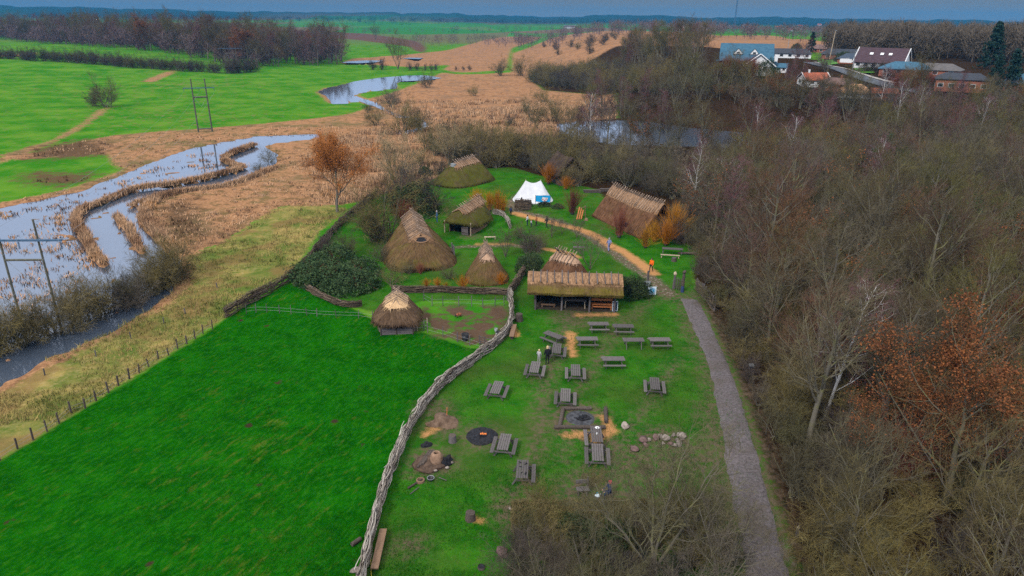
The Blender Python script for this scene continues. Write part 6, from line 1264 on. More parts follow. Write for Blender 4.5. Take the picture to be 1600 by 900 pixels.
# clay oven on its heap
p = at(678, 724); t = thing('clay_oven', 'clay dome oven with an open top on a sooty earth mound by the woven fence', 'oven', p)
b = MB(); b.ball((0, 0, -.05), (1.25, .95, .5), 22, 12, 0, .4, 5); b.obj('mound', mk('oven_earth', (.05, .032, .022), (.13, .085, .06), 3, bump=.8, bd=.1), t, True)
b = MB(); b.lathe([(.42, .15), (.44, .4), (.36, .68), (.24, .84), (.17, .82), (.22, .6), (.2, .4), (0, .35)], (.2, -.1, .1), 18); b.obj('dome', M['clay'], t, True)
b = MB(); b.ball((.85, .05, .12), (.42, .4, .36), 14, 8, 0, .5, 6); b.obj('charcoal', M['charcoal'], t, True)
for i in range(3): b = MB(); b.rod((-1.0 + i * .15, -.75 + i * .1, .2 + i * .05), (-.35 + i * .15, .75, .5), .09, 7); b.obj('log', M['wood_dark'], t)
for i in range(9):
    q = i * .7; b = MB(); b.ball((1.2 * math.cos(q), .95 * math.sin(q), .08), (.13, .1, .09), 8, 6, 0, .5, i); b.obj('stone', M['stone'], t, True)
p = at(693, 660); heap('earth_heap', 'bare earth heap beside the woven fence below an orange stake', 'heap', (p[0], p[1], p[2] - .1), 1.2, .9, .5, mk('earth', (.09, .055, .035), (.19, .125, .085), 3, bump=.8, bd=.1), 12)
p = at(667, 697); heap('soot_hole', 'small black sooty heap behind the clay oven', 'heap', (p[0], p[1], p[2] - .05), .4, .35, .25, M['charcoal'], 13)
p = at(698, 657); t = thing('stake', 'thin orange stake standing in the earth heap', 'stake', p); b = MB(); b.rod((0, 0, -.1), (.05, .05, 1.0), .035); b.obj('shaft', M['wood_orange'], t)
p = at(657, 752); t = thing('tree_stump', 'hollow reddish stump left of the iron pot', 'stump', p); b = MB(); b.lathe([(.3, -.05), (.27, .15), (.2, .17), (.16, .04), (0, .03)]); b.obj('bark', M['wood_brown'], t)
p = at(673, 750); t = thing('iron_pot', 'small black pot with a pale rim on the grass below the oven', 'pot', p); b = MB(); b.lathe([(.14, .0), (.22, .1), (.23, .2), (.21, .2), (.19, .1), (0, .04)]); b.obj('bowl', M['black'], t, True); b = MB(); b.lathe([(.21, .2), (.24, .21), (.24, .18)]); b.obj('rim', M['metal_grey'], t)
for px, py, a, L_, lb in [(650, 756, .8, 1.3, 'dark log lying below the clay oven'), (648, 768, .9, .8, 'thin grey stick on the grass below the oven'), (692, 749, 2.6, .6, 'small broken branch right of the pot')]:
    p = at(px, py); t = thing('log', lb, 'log', (p[0], p[1], p[2] + .06), a); b = MB(); b.rod((-L_ / 2, 0, 0), (L_ / 2, .04, .03), .07 if L_ > 1 else .03, 7); b.obj('bark', M['wood_dark'] if L_ > 1 else M['wood_grey'], t)
def stump(px, py, r, h_, lb, mat, top):
    p = at(px, py); t = thing('tree_stump', lb, 'stump', p); b = MB(); b.lathe([(r * 1.15, -.05), (r, h_ * .5), (r * .96, h_)], (0, 0, 0), 14); V = b.v[0]; V[:, :2] *= (1 + .2 * (vnoise(V[:, 0] * 9 + 20, V[:, 1] * 9 + 20, 1, 4) - .5))[:, None]; b.obj('bark', mat, t, True)
    b = MB(); b.lathe([(r * .95, h_ - .005), (r * .5, h_ + .01), (0, h_ + .01)], (0, 0, 0), 14); b.obj('cut_face', top, t); return t
stump(707, 691, .27, .55, 'grey upright log stump between the fence and the fire ring', M['wood_grey'], M['wood_dark']); stump(735, 810, .30, .5, 'dark log stump standing alone low on the lawn', M['wood_dark'], M['wood_dark'])
stump(811, 502, .36, .75, 'big dark stump beside the woven fence left of the shelter', M['wood_dark'], M['wood_dark']); stump(752, 886, .2, .15, 'low rotten stump at the bottom of the lawn', M['wood_dark'], M['charcoal'])
p = at(557, 850); t = thing('log', 'short round log on the meadow beside the woven fence', 'log', (p[0], p[1], p[2] + .13), .9); b = MB(); b.rod((-.32, 0, 0), (.32, 0, 0), .13, 10); b.obj('bark', M['wood_dark'], t)
p = at(555, 893); t = thing('stone', 'grey stone on the meadow at the bottom of the woven fence', 'stone', p, 0.3); b = MB(); b.ball((0, 0, .08), (.28, .2, .17), 12, 8, 0, .4, 3); b.obj('rock', M['stone'], t, True)
for a, c, lb in [((599, 826), (585, 888), 'long brown plank bench along the bottom of the woven fence'), ((804, 508), (799, 527), 'small brown plank bench along the top of the woven fence')]:
    A, C_ = W(*a, .4), W(*c, .4); L_ = math.dist(A, C_); rz = math.atan2(C_[1] - A[1], C_[0] - A[0]); t = thing('plank_bench', lb, 'bench', ((A[0] + C_[0]) / 2, (A[1] + C_[1]) / 2, gz(A[0], A[1])), rz)
    b = MB(); b.box((0, 0, .38), (L_, .42, .07)); b.obj('seat', M['wood_brown'], t)
    for sx in (-1, 1): b = MB(); b.rod((sx * L_ * .36, 0, -.05), (sx * L_ * .36, 0, .345), .15, 9); b.obj('leg', M['wood_dark'], t)
P = np.array([at(577, 868), at(580, 880), at(580, 900), at(583, 915)]); b = MB(); b.tubes([smooth_line(P, .1, 4) + [0, 0, .12]], [np.full(len(smooth_line(P, .1, 4)), .022)], 6); tag(b.obj('hose', mk('yellow_hose', (.45, .36, .03), (.55, .45, .05), 3, bump=0), None, True), 'yellow hose between the woven fence and the plank bench', 'hose')
# boulders
def boulder(px, py, r, lb, seed, grp=None, mat='stone'):
    r *= .85; p = at(px, py); t = thing('boulder', lb, 'boulder', p, seed * 1.3, grp); b = MB(); rr = random.Random(seed)
    b.ball((0, 0, r * .35), (r * rr.uniform(1.0, 1.35), r * rr.uniform(.75, 1.0), r * rr.uniform(.6, .8)), 14, 10, 0, .45, seed); b.obj('rock', M[mat], t, True); return t
boulder(977, 669, .34, 'single pale boulder right of the square fire pit', 1)
M['stone_red'] = mk('red_stone', (.10, .062, .058), (.20, .125, .115), 3, bump=.5, bd=.05)
for i, (px, py, r, lb, mt) in enumerate([(1066, 684, .42, 'large pale flat boulder at the right end of the stone pile', 'stone'), (1060, 692, .36, 'pale boulder in front of the large flat one', 'stone'), (1041, 687, .36, 'rounded grey boulder in the middle of the stone pile', 'stone'), (1025, 686, .26, 'pinkish boulder in the stone pile, left of the middle', 'stone_red'), (1031, 684, .24, 'white small boulder in the stone pile', 'stone'), (1005, 690, .34, 'dark red boulder at the left of the stone pile', 'stone_red'), (992, 704, .36, 'grey-red boulder lowest at the left of the stone pile', 'stone_red'), (1055, 698, .22, 'small boulder at the lower right of the stone pile', 'stone'), (1061, 698, .18, 'yellowish small boulder at the lower right of the pile', 'stone'), (1048, 695, .2, 'dark small boulder at the lower middle of the pile', 'stone_red'), (1014, 690, .2, 'small stone left in the pile', 'stone'), (1036, 694, .16, 'tiny stone in front of the round grey boulder', 'stone'), (1052, 682, .2, 'small grey stone behind the pile', 'stone'), (1009, 697, .2, 'small reddish stone before the dark red boulder', 'stone_red')]): boulder(px, py, r, lb, i + 3, None, mt)
boulder(786, 862, .4, 'reddish boulder at the lower edge of the lawn by the brush', 33, None, 'stone_red'); boulder(802, 795, .25, 'pale stone at the left end of the hedge', 34)
# tubs, bucket, bin, animal
p = at(727, 531); t = thing('tub', 'large black plastic tub in the muddy pen', 'tub', p); b = MB(); b.lathe([(.27, 0), (.34, .62), (.31, .62), (.25, .05), (0, .05)]); b.obj('body', M['black'], t, True); b = MB(); b.lathe([(.33, .58), (.37, .60), (.37, .65), (.33, .65)]); b.obj('rim', M['black'], t)
p = at(779, 526); t = thing('bucket', 'black bucket with a white band beside the woven fence', 'bucket', p); b = MB(); b.lathe([(.2, 0), (.26, .5), (.24, .5), (.18, .05), (0, .05)]); b.obj('body', M['black'], t, True); b = MB(); b.lathe([(.243, .3), (.262, .3), (.268, .38), (.25, .38)]); b.obj('band', M['white_paint'], t)
p = at(775, 518); t = thing('bucket', 'small grey bucket behind the black one in the pen', 'bucket', p); b = MB(); b.lathe([(.13, 0), (.17, .32), (.15, .32), (.11, .04), (0, .04)]); b.obj('body', M['metal_grey'], t, True); b = MB(); a = np.linspace(0, PI, 9); b.tubes([np.stack([.16 * np.cos(a), 0 * a, .31 + .12 * np.sin(a)], -1)], [np.full(9, .008)], 5); b.obj('handle', M['black'], t)
p = at(1172, 585); t = thing('litter_bin', 'dark blue litter bin standing at the wood edge beside the gravel path', 'litter bin', p); b = MB(); b.lathe([(.2, .15), (.24, .3), (.25, .85), (.22, .9)]); b.obj('body', M['sign_navy'], t, True); b = MB(); b.lathe([(.25, .88), (.27, .92), (.2, 1.02), (0, 1.05)]); b.obj('lid', M['metal_grey'], t); b = MB(); b.rod((0, 0, -.2), (0, 0, .2), .05); b.obj('post', M['wood_dark'], t)
p = at(1245, 838); t = thing('marker_post', 'small pale pointed marker post at the right of the gravel path', 'post', p); b = MB(); b.box((0, 0, .3), (.14, .14, .7)); b.obj('shaft', M['wood_grey'], t); b = MB(); b.add([(-.075, -.075, .65), (.075, -.075, .65), (.075, .075, .65), (-.075, .075, .65), (0, 0, .85)], [[0, 1, 4], [1, 2, 4], [2, 3, 4], [3, 0, 4]]); b.obj('cap', M['wood_pale'], t)
# long table and logs at the wood edge
p = at(1050, 397); bench_table('log_table', 'grey log table at the wood edge behind the gate', 'table', p, 2.6, .8, .7, M['wood_grey'], -.15)
p = at(1058, 402); bench_table('bench', 'pale log bench in front of the grey log table', 'bench', (p[0] - 1.0, p[1] - .4, p[2]), 2.4, .35, .42, M['wood_pale'], -.15)
p = at(1074, 398); t = thing('log', 'dark fallen log right of the log table', 'log', (p[0], p[1], p[2] + .15), -.1); b = MB(); b.rod((-1.2, 0, 0), (1.2, .1, .05), .16, 8); b.obj('bark', M['wood_dark'], t)
stump(1053, 408, .3, .45, 'dark stump on the grass before the log table', M['wood_dark'], M['wood_grey'])
p = at(904, 391); bench_table('bench', 'small grey bench on the grass beside the stony path', 'bench', p, 1.5, .5, .5, M['wood_grey'], -.05)
p = at(766, 373); bench_table('bench', 'low plank bench before the open-fronted hut', 'bench', p, 1.6, .4, .35, M['wood_pale'], .1)
p = at(905, 342); t = thing('log_trestle', 'orange logs leaning against a frame beside the brush clump', 'frame', p, .3)
for i in range(3): b = MB(); b.rod((-.6 + i * .35, -.5, 0), (.1 + i * .3, .25, 1.7 - i * .25), .11, 8); b.obj('log', M['wood_orange'], t)
for sx in (1.1,): b = MB(); b.rod((sx, .2, -.1), (sx - .15, .2, 1.9), .06); b.obj('post', M['wood_brown'], t)
b = MB(); b.rod((-.4, .3, 1.45), (1.1, .2, 1.7), .05); b.obj('rail', M['wood_brown'], t)
p = at(916, 345); heap('clay_ball', 'reddish clay lump beside the leaning orange logs', 'heap', p, .3, .3, .35, M['clay'], 22)
for i, (px, py, w) in enumerate([(925, 301, 2.6), (945, 299, 2.2), (962, 297, 1.8)]):
    p = at(px, py); t = thing('log_pile', ['low dark log pile, left, below the shrubs', 'middle dark log pile below the shrubs', 'right dark log pile below the shrubs near the long hut'][i], 'log pile', p, .05)
    for k in range(10): b = MB(); b.rod((-w / 2 + _tr.uniform(-.3, .3), -.3 + (k % 4) * .2, .1 + (k // 4) * .18), (w / 2 + _tr.uniform(-.3, .3), -.3 + (k % 4) * .2, .1 + (k // 4) * .18), .1, 6); b.obj('log', M['wood_dark'] if k % 3 else M['wood_grey'], t)
# ------------------------------------------------------------------ signs and the gate
p = at(1018, 463); t = thing('sign_board', 'square white sign board with a round blue emblem on the grass', 'sign', p, .08)
b = MB(); b.box((0, 0, .68), (.92, .05, .92)); b.obj('panel', M['sign_white'], t)
def ringm(b, r0, r1, y, cz, n=28, a0=0, a1=TAU, mi=0):
    a = np.linspace(a0, a1, n); V = np.concatenate([np.stack([r0 * np.cos(a), 0 * a + y, cz + r0 * np.sin(a)], -1), np.stack([r1 * np.cos(a), 0 * a + y, cz + r1 * np.sin(a)], -1)]); b.add(V, [[i, i + 1, n + i + 1, n + i] for i in range(n - 1)], mi)
b = MB(); ringm(b, 0.0, .36, -.030, .68); b.obj('emblem_disc', M['sign_blue'], t)
b = MB(); ringm(b, .27, .30, -.034, .68); ringm(b, .15, .18, -.034, .68, 16, .4, 2.4); ringm(b, .15, .18, -.034, .68, 16, 3.5, 5.6)
for k in range(6): b.box((.075 * (k % 3 - 1), -.034, .68 + .06 * (1 if k < 3 else -1)), (.04, .002, .04))
b.obj('emblem_lines', M['sign_white'], t)
for sx in (-.36, .36): b = MB(); b.rod((sx, .04, -.1), (sx, .04, .5), .025); b.rod((sx, .5, -.05), (sx, .06, .9), .02); b.obj('leg', M['metal_grey'], t)
p = at(960.5, 487); t = thing('info_board', 'narrow dark blue info board in a white frame at the right post of the shelter', 'sign', p, .1)
b = MB(); b.box((0, 0, .62), (.46, .03, .95)); b.obj('panel', M['sign_navy'], t); b = MB()
for c, d in (((0, 0, 1.13), (.56, .05, .06)), ((0, 0, .11), (.56, .05, .06)), ((-.255, 0, .62), (.05, .05, .96)), ((.255, 0, .62), (.05, .05, .96))): b.box(c, d)
b.obj('frame', M['sign_white'], t)
b = MB()
for k in range(5): b.box((-.02 * (k % 2), -.017, .98 - k * .17), (.34 - .04 * (k % 3), .002, .05))
b.obj('lettering', mk('board_grey', (.16, .22, .3), (.2, .26, .34), 3, bump=0), t)
p = at(1010, 462); t = thing('signpost', 'grey signpost with two small plates beside the ivy bush', 'sign', (p[0], p[1], p[2]), 0)
b = MB(); b.rod((0, 0, -.2), (0, 0, 2.9), .12, 8); b.obj('post', M['wood_grey'], t); b = MB(); b.box((-.42, -.12, 1.55), (.42, .04, .42)); b.obj('plate', M['metal_grey'], t); b = MB(); b.box((.05, -.15, 1.5), (.5, .04, .55)); b.obj('plate', M['metal_grey'], t)
p = at(1066, 456); t = thing('carved_post', 'tall dark carved gate post with a blue painted base at the gate', 'gate post', p)
b = MB(); b.lathe([(.17, -.2), (.18, 0), (.17, .75)], seg=10); b.obj('painted_base', mk('post_blue', (.03, .05, .14), (.05, .08, .2), 4), t, True)
b = MB(); b.lathe([(.165, .75), (.19, .82), (.15, .95), (.17, 1.3), (.14, 1.4), (.18, 1.75), (.15, 2.1), (.12, 2.2)], seg=10); b.obj('shaft', M['wood_dark'], t, True); b = MB(); b.ball((0, 0, 2.38), (.2, .2, .24), 10, 8, 0, .4, 3); b.obj('carved_head', M['wood_dark'], t, True)
p2 = at(1052, 450); t = thing('carved_post', 'grey gate post with a pale carved head left of the gate', 'gate post', p2)
b = MB(); b.rod((0, 0, -.2), (.05, 0, 1.55), .15, 8, 0, .12); b.obj('shaft', M['wood_grey'], t); b = MB(); b.ball((.05, 0, 1.78), (.19, .19, .25), 10, 8, 0, .3, 4); b.obj('carved_head', M['wood_pale'], t, True)
t = thing('wattle_gate', 'woven grey gate leaf between the two carved posts', 'gate', ((p[0] + p2[0]) / 2, (p[1] + p2[1]) / 2, p[2]), math.atan2(p[1] - p2[1], p[0] - p2[0]))
L_ = math.dist(p[:2], p2[:2]) - .35
b = MB()
for k in range(9): xs = np.linspace(-L_ / 2, L_ / 2, 9); b.tubes([np.stack([xs, .04 * np.sin(xs * 9 + k * PI), .2 + k * .13 + .05 * xs], -1)], [np.full(9, .03)], 5)
b.obj('wattle', M['withy'], t, True)
for k in range(4): b = MB(); x = -L_ / 2 + .05 + k * (L_ - .1) / 3; b.rod((x, 0, .0), (x, 0, 1.5), .04); b.obj('upright', M['wood_grey'], t)
woven('brushwood_fence', 'upright grey paling fence along the wood edge right of the gate', 'fence', WP([(1086, 452), (1098, 464), (1108, 474), (1118, 486)]), 1.2, .3, M['withy_dark'], 120, 12, M['wood_grey'], .28, postr=.07)
# ------------------------------------------------------------------ clipped hedge at the bottom
A, B_ = W(800, 792, 1.5), W(1012, 790, 1.5); L_ = math.dist(A, B_); rz = math.atan2(B_[1] - A[1], B_[0] - A[0]); hx, hy = (A[0] + B_[0]) / 2, (A[1] + B_[1]) / 2
t = thing('clipped_hedge', 'box-clipped brown-green hedge with a flat top at the bottom of the lawn', 'hedge', (hx, hy, gz(hx, hy)), rz); rng = np.random.default_rng(5)
def hedgebox(n, size, smin, seed):
    r = np.random.default_rng(seed); c = r.uniform(-1, 1, (n, 3)); f = r.integers(0, 3, n); c[np.arange(n), f] = np.sign(c[np.arange(n), f]) * r.uniform(smin, 1.0, n); c[:, 2] = np.where((f == 2), np.abs(c[:, 2]), c[:, 2])
    return c * np.array([L_ / 2, .55, .78]) + np.array([0, 0, .78]) + r.normal(size=(n, 3)) * .04
b = MB(); c = hedgebox(9000, 0, .85, 3); d = rng.normal(size=c.shape) * .6 + np.array([0, 0, .8]); d /= np.linalg.norm(d, axis=1, keepdims=True); b.tubes(np.stack([c - d * .16, c + d * .16], 1), np.tile(np.array([[.009, .005]]), (len(c), 1)), 3); b.obj('twigs', M['twig_olive'], t)
b = MB(); leaves(b, hedgebox(5200, 0, .8, 4), rng, .05, 5200, .03); b.obj('foliage', leaf_mat('hedge_leaf', (.03, .045, .012, 1), (.12, .12, .035, 1)), t)
b = MB(); k = 26; xs = np.linspace(-L_ / 2 + .1, L_ / 2 - .1, k); b.tubes(np.stack([np.stack([xs, rng.normal(size=k) * .12, 0 * xs - .1], -1), np.stack([xs + rng.normal(size=k) * .1, rng.normal(size=k) * .2, 0 * xs + 1.45], -1)], 1), np.tile(np.array([[.035, .015]]), (k, 1)), 5); b.obj('stem', M['bark'], t)
# ------------------------------------------------------------------ power pylons
def pylon(px, py, Hh, sp, rz, label, armlow=True, s=1.0):
    q = gp(px, py); z = gz(q[0], q[1]); t = thing('power_pylon', label, 'pylon', (q[0], q[1], z), rz)
    for sx in (-1, 1): b = MB(); b.rod((sx * sp / 2 * 1.04, 0, -.8), (sx * sp / 2, 0, Hh), .125 * s, 9, 0, .085 * s); b.obj('pole', M['pylon_wood'], t)
    b = MB(); b.box((0, -.16, Hh * .83), (sp * 2.3, .14, .18)); b.obj('crossarm', M['pylon_arm'], t)
    for z_ in ((.66, .06) if armlow else (.66,)): b = MB(); b.rod((-sp / 2, .0, Hh * z_), (sp / 2, 0, Hh * z_), .11 * s); b.obj('brace', M['pylon_wood'], t)
    for sg in (-1, 1): b = MB(); b.rod((sg * sp / 2, .1, Hh * .66), (0, .1, Hh * .48), .018 * s); b.obj('stay', M['metal_grey'], t)
    for x in (-1.1, 0, 1.1):
        b = MB()
        for k in range(6): b.lathe([(.03, -.12 * k - .15), (.11, -.12 * k - .18), (.03, -.12 * k - .24)], (x * sp, -.16, Hh * .83), 8)
        b.obj('insulator', M['pylon_arm'], t)
    return t
q1 = W(62, 505); pylon(64, 505, 11.6, 3.45, .05, 'nearest wooden H-frame power pylon standing in the flooded river')
pylon(321, 206, 13.2, 3.2, .35, 'middle wooden H-frame power pylon at the far river bank', True, 1.7); pylon(364, 113, 14, 5.0, .3, 'farther grey H-frame power pylon at the end of the field hedge', False); pylon(534, 60, 20, 6.5, .3, 'tiny H-frame power pylon far off beyond the ploughed field', False, 1.6)
def lattice(px, d, z0, Hh, w, label):
    r = ray(px, 40); k = d / math.hypot(r[0], r[1]); t = thing('radio_mast' if w < 20 else 'mast', label, 'mast', (r[0] * k, r[1] * k, z0)); b = MB()
    for i in range(3): a = i * 2.094; b.rod((w * math.cos(a), w * math.sin(a), 0), (w * .8 * math.cos(a), w * .8 * math.sin(a), Hh), w * .3, 5)
    b.obj('leg', M['pylon_arm'], t)
    b = MB()
    for i in range(int(Hh / (w * 3))):
        z = i * w * 3
        for j in range(3): a, c = j * 2.094, (j + 1) * 2.094; b.rod((w * math.cos(a), w * math.sin(a), z), (w * math.cos(c), w * math.sin(c), z + w * 3), w * .18, 4)
    b.obj('bracing', M['pylon_arm'], t); return t
lattice(1147.5, 2000, 8, 88, 1.7, 'thin tall radio mast on the horizon')
NEARP, MIDP = gp(64, 505), gp(321, 206); wx = []
for k, off in enumerate((-3.8, 0, 3.8)):
    A_ = np.array([NEARP[0] + off, NEARP[1], 8.6]); B_2 = np.array([MIDP[0] + off * .9, MIDP[1] + off * .3, 10.0]); Z_ = A_ + (A_ - B_2) * .9; sgm = np.linspace(0, 1, 30)[:, None]
    for P0, P1 in ((A_, B_2), (Z_, A_)):
        L3 = P0 + (P1 - P0) * sgm; L3[:, 2] -= 4 * 2.2 * (sgm * (1 - sgm))[:, 0]; wx.append(L3)
b = MB(); b.tubes(np.array(wx), np.full((len(wx), 30), .012), 4); tag(b.obj('power_line', M['metal_grey']), 'three thin sagging power wires strung between the wooden pylons over the river', 'power line')
# ------------------------------------------------------------------ houses
def roofmat(name, a, b): return mk(name, a, b, 1.2, .8, .2, (1, 1, 3), .3, .05)
RM = {'blue': roofmat('roof_blue', (.035, .10, .16), (.06, .15, .22)), 'navy': roofmat('roof_navy', (.035, .05, .075), (.06, .08, .11)), 'dark': roofmat('roof_dark', (.03, .035, .045), (.055, .06, .075)), 'plum': roofmat('roof_plum', (.055, .032, .04), (.09, .055, .065)), 'red': roofmat('roof_red', (.30, .075, .04), (.40, .12, .06)), 'brown': roofmat('roof_brown', (.14, .085, .075), (.20, .125, .11)), 'greybrown': roofmat('roof_greybrown', (.09, .085, .085), (.14, .125, .12)), 'salmon': roofmat('roof_salmon', (.52, .26, .13), (.72, .42, .24))}
WM = {'brick': mk('brick', (.26, .09, .055), (.36, .14, .09), 9), 'white': M['white_paint'], 'dark': M['wood_dark']}
HS = 0.82
def house(label, px, py, L, Wd, eave, ridge, rz, roof, wall, hip=0.0, windows=3, chimney=None, cat='house', name='house', gable=None, extra=None, hs=None):
    q = gp(px, py); t = thing(name, label, cat, (q[0], q[1], q[2] - .1), rz, None, hs or HS)
    b = MB(); b.box((0, 0, eave / 2 - .3), (L, Wd, eave + .6)); b.obj('wall', WM[wall], t)
    ov = .5; a, c = L / 2 + ov, Wd / 2 + ov; rx = L / 2 + ov * .6 - hip; dz = (ridge - eave) * ov / (Wd / 2)
    def slab(pts, th=.18):
        V = np.array(pts, float); n = len(V); D = V - [0, 0, th]; bb.add(np.concatenate([V, D]), [list(range(n))] if n == 4 else [list(range(n))]); bb.add(D, [list(range(n))[::-1]])
        bb.add(np.concatenate([V, D]), [[i, n + i, n + (i + 1) % n, (i + 1) % n] for i in range(n)])
    bb = MB(); z = eave - dz
    slab([(-a, -c, z), (a, -c, z), (rx, 0, ridge), (-rx, 0, ridge)]); slab([(a, c, z), (-a, c, z), (-rx, 0, ridge), (rx, 0, ridge)])
    if hip: slab([(a, -c, z), (a, c, z), (rx, 0, ridge)]); slab([(-a, c, z), (-a, -c, z), (-rx, 0, ridge)])
    ro = bb.obj('roof', RM[roof], t)
    if not hip:
        for sg in (-1, 1):
            b = MB(); b.add([(sg * L / 2, -Wd / 2, eave - .05), (sg * L / 2, Wd / 2, eave - .05), (sg * L / 2, 0, ridge - .25)] + [(sg * (L / 2 - .2), -Wd / 2, eave - .05), (sg * (L / 2 - .2), Wd / 2, eave - .05), (sg * (L / 2 - .2), 0, ridge - .25)], [[0, 1, 2], [5, 4, 3]]); b.add([(sg * L / 2, -Wd / 2, eave - .05), (sg * L / 2, Wd / 2, eave - .05), (sg * L / 2, 0, ridge - .25), (sg * (L / 2 - .2), -Wd / 2, eave - .05), (sg * (L / 2 - .2), Wd / 2, eave - .05), (sg * (L / 2 - .2), 0, ridge - .25)], [[0, 3, 4, 1], [1, 4, 5, 2], [2, 5, 3, 0]]); b.obj('gable', WM[gable or wall], t)
            if gable:
                b = MB()
                for s2 in (-1, 1): b.rod((sg * (L / 2 + .52), s2 * (c + .02), z - .1), (sg * (L / 2 + .52), 0, ridge + .05), .16, 4)
                b.obj('bargeboard', M['white_paint'], t)
    def win(x, y, zc, w, h_, ax_):
        b = MB(); d = (w + .2, .08, h_ + .2) if ax_ == 'x' else (.08, w + .2, h_ + .2); b.box((x, y, zc), d); f = b.obj('window', M['white_paint'], t)
        b = MB(); s_ = .045 * (np.sign(y) if ax_ == 'x' else np.sign(x)); d = (w, .05, h_) if ax_ == 'x' else (.05, w, h_); b.box((x + (0 if ax_ == 'x' else s_), y + (s_ if ax_ == 'x' else 0), zc), d); b.obj('pane', M['glass'], f)
    for i in range(windows): win(-L / 2 + (i + .5) * L / windows, -Wd / 2 - .03, min(1.5, eave * .55), min(1.5, L / windows * .5), 1.1, 'x')
    for y in (-Wd * .2, Wd * .2): win(-L / 2 - .03, y, min(1.5, eave * .55), 1.1, 1.1, 'y')
    if chimney is not None: b = MB(); b.box((chimney, .0, ridge + .25), (.6, .6, 1.5)); b.obj('chimney', M['white_paint'] if wall == 'white' else WM['brick'], ro)
    if extra: extra(t, ro)
    return t
def face(px):   # yaw so that the long side faces the camera
    r = ray(px, 110); return -math.atan2(r[0], r[1])
def dormers(t, ro):
    for x in (-2.5, 2.2):
        b = MB(); b.add([(x - 1.3, -3.0, 4.6), (x + 1.3, -3.0, 4.6), (x, -3.0, 6.1), (x, .6, 6.1), (x - 1.3, -.6, 4.6), (x + 1.3, -.6, 4.6)], [[0, 1, 2]]); d = b.obj('dormer', M['white_paint'], ro)
        b = MB(); b.box((x, -3.02, 4.95), (.9, .05, .5)); b.obj('pane', M['glass'], t)
        b = MB(); b.add([(x - 1.5, -3.15, 4.5), (x, -3.15, 6.25), (x, .9, 6.25), (x - 1.5, -.7, 4.5)], [[0, 1, 2, 3]]); b.add([(x + 1.5, -3.15, 4.5), (x, -3.15, 6.25), (x, .9, 6.25), (x + 1.5, -.7, 4.5)], [[3, 2, 1, 0]]); b.obj('dormer_roof', RM['blue'], t)
    b = MB(); b.box((0, -5.2, 2.75), (17.5, 2.6, .2)); b.obj('lean_to_roof', RM['blue'], t); b = MB(); b.box((0, -4.9, 1.3), (16, 1.9, 2.7)); b.obj('lean_to_wall', WM['brick'], t)
house('steep blue-roofed house with two dormers behind the white gabled house', 1163, 108, 15, 8, 3.0, 7.6, face(1163) + .05, 'blue', 'brick', 0, 4, None, extra=dormers, hs=1.08)
def wing(t, ro):
    b = MB(); b.box((0, 0, 0), (.9, .9, 2.2)); c = b.obj('chimney', M['white_paint'], t); c.location = (-1.5, -5.0, 4.2)
house('white gabled house with a dark blue roof and a row of three windows', 1182, 113, 9, 8.5, 2.6, 5.6, face(1180) + PI / 2 + .12, 'navy', 'white', 0, 2, None, gable='white', extra=wing, hs=1.05)
house('white glazed conservatory building right of the white gabled house', 1210, 111, 9, 5, 2.0, 3.2, face(1210) - .1, 'blue', 'white', 0, 5)
house('long low dark-roofed house behind the green front lawn', 1226, 90, 24, 9, 2.6, 4.6, face(1226) + .08, 'dark', 'white', 2, 6)
house('low brown-roofed house left of the lamp pole', 1284, 82, 17, 9, 2.6, 4.6, face(1284) - .1, 'brown', 'brick', 0, 3)
house('low dark-roofed house behind the lamp pole', 1320, 92, 22, 9, 2.6, 4.8, face(1318) + .05, 'dark', 'brick', 3, 4)
house('low grey-roofed brick house left of the A-frame house', 1330, 99, 11, 8, 2.5, 4.4, face(1330) - .1, 'navy', 'brick', 3, 2)
def aframe(t, ro):
    for x in (-3.2, .2, 2.9): b = MB(); b.box((x, -2.12, 4.98), (1.1, .9, .1), M=Matrix.Rotation(math.radians(46.4), 3, 'X')); b.obj('skylight', M['white_paint'], ro)
    b = MB(); b.box((-10.3, -1, 1.9), (4, 9, .25)); d = b.obj('balcony', M['white_paint'], t); b = MB(); b.box((-12.2, -1, 2.5), (.1, 9, 1.0)); b.box((-10.3, -5.4, 2.5), (4, .1, 1.0)); b.obj('railing', M['white_paint'], d)
    b = MB(); b.box((-7.85, 0, 3.6), (.1, 2.2, 1.6)); b.obj('pane', M['glass'], t)
house('white A-frame house with a steep plum roof and three skylights', 1376, 107, 15.5, 8, 2.7, 6.9, face(1376) - .28, 'plum', 'white', 0, 6, None, gable='white', extra=aframe, hs=.95)
house('brick house with a broad blue hipped roof before the A-frame house', 1414, 116, 17.5, 9, 2.4, 4.6, face(1414) + .02, 'blue', 'brick', 5, 4)
house('low grey-brown roofed house right of the blue hipped roof', 1463, 118, 15, 9, 2.5, 4.4, face(1463) - .15, 'greybrown', 'brick', 3.5, 3)
house('long two-level brick house with a dark roof and white eaves', 1499, 139, 15.5, 9, 3.7, 5.4, face(1499) + .1, 'dark', 'brick', 3, 5)
house('blue-roofed brick house at the right edge of the photo', 1604, 140, 13, 9, 2.6, 5.2, face(1600), 'blue', 'brick', 3, 3)
house('red-roofed house with a white gable in front of the road', 1270, 132, 9, 7, 2.3, 4.4, face(1275) + .5, 'red', 'white', 0, 2, -2.2, gable='white')
house('brown-roofed house between the red roof and the salmon roof', 1308, 139, 10.5, 7, 2.2, 4.0, face(1310) - .45, 'brown', 'brick', 2, 2, 1.0)
house('low building with a broad salmon-coloured hipped roof below the road', 1334, 149, 11.5, 7.5, 1.6, 4.0, face(1332) + .05, 'salmon', 'white', 4, 3)
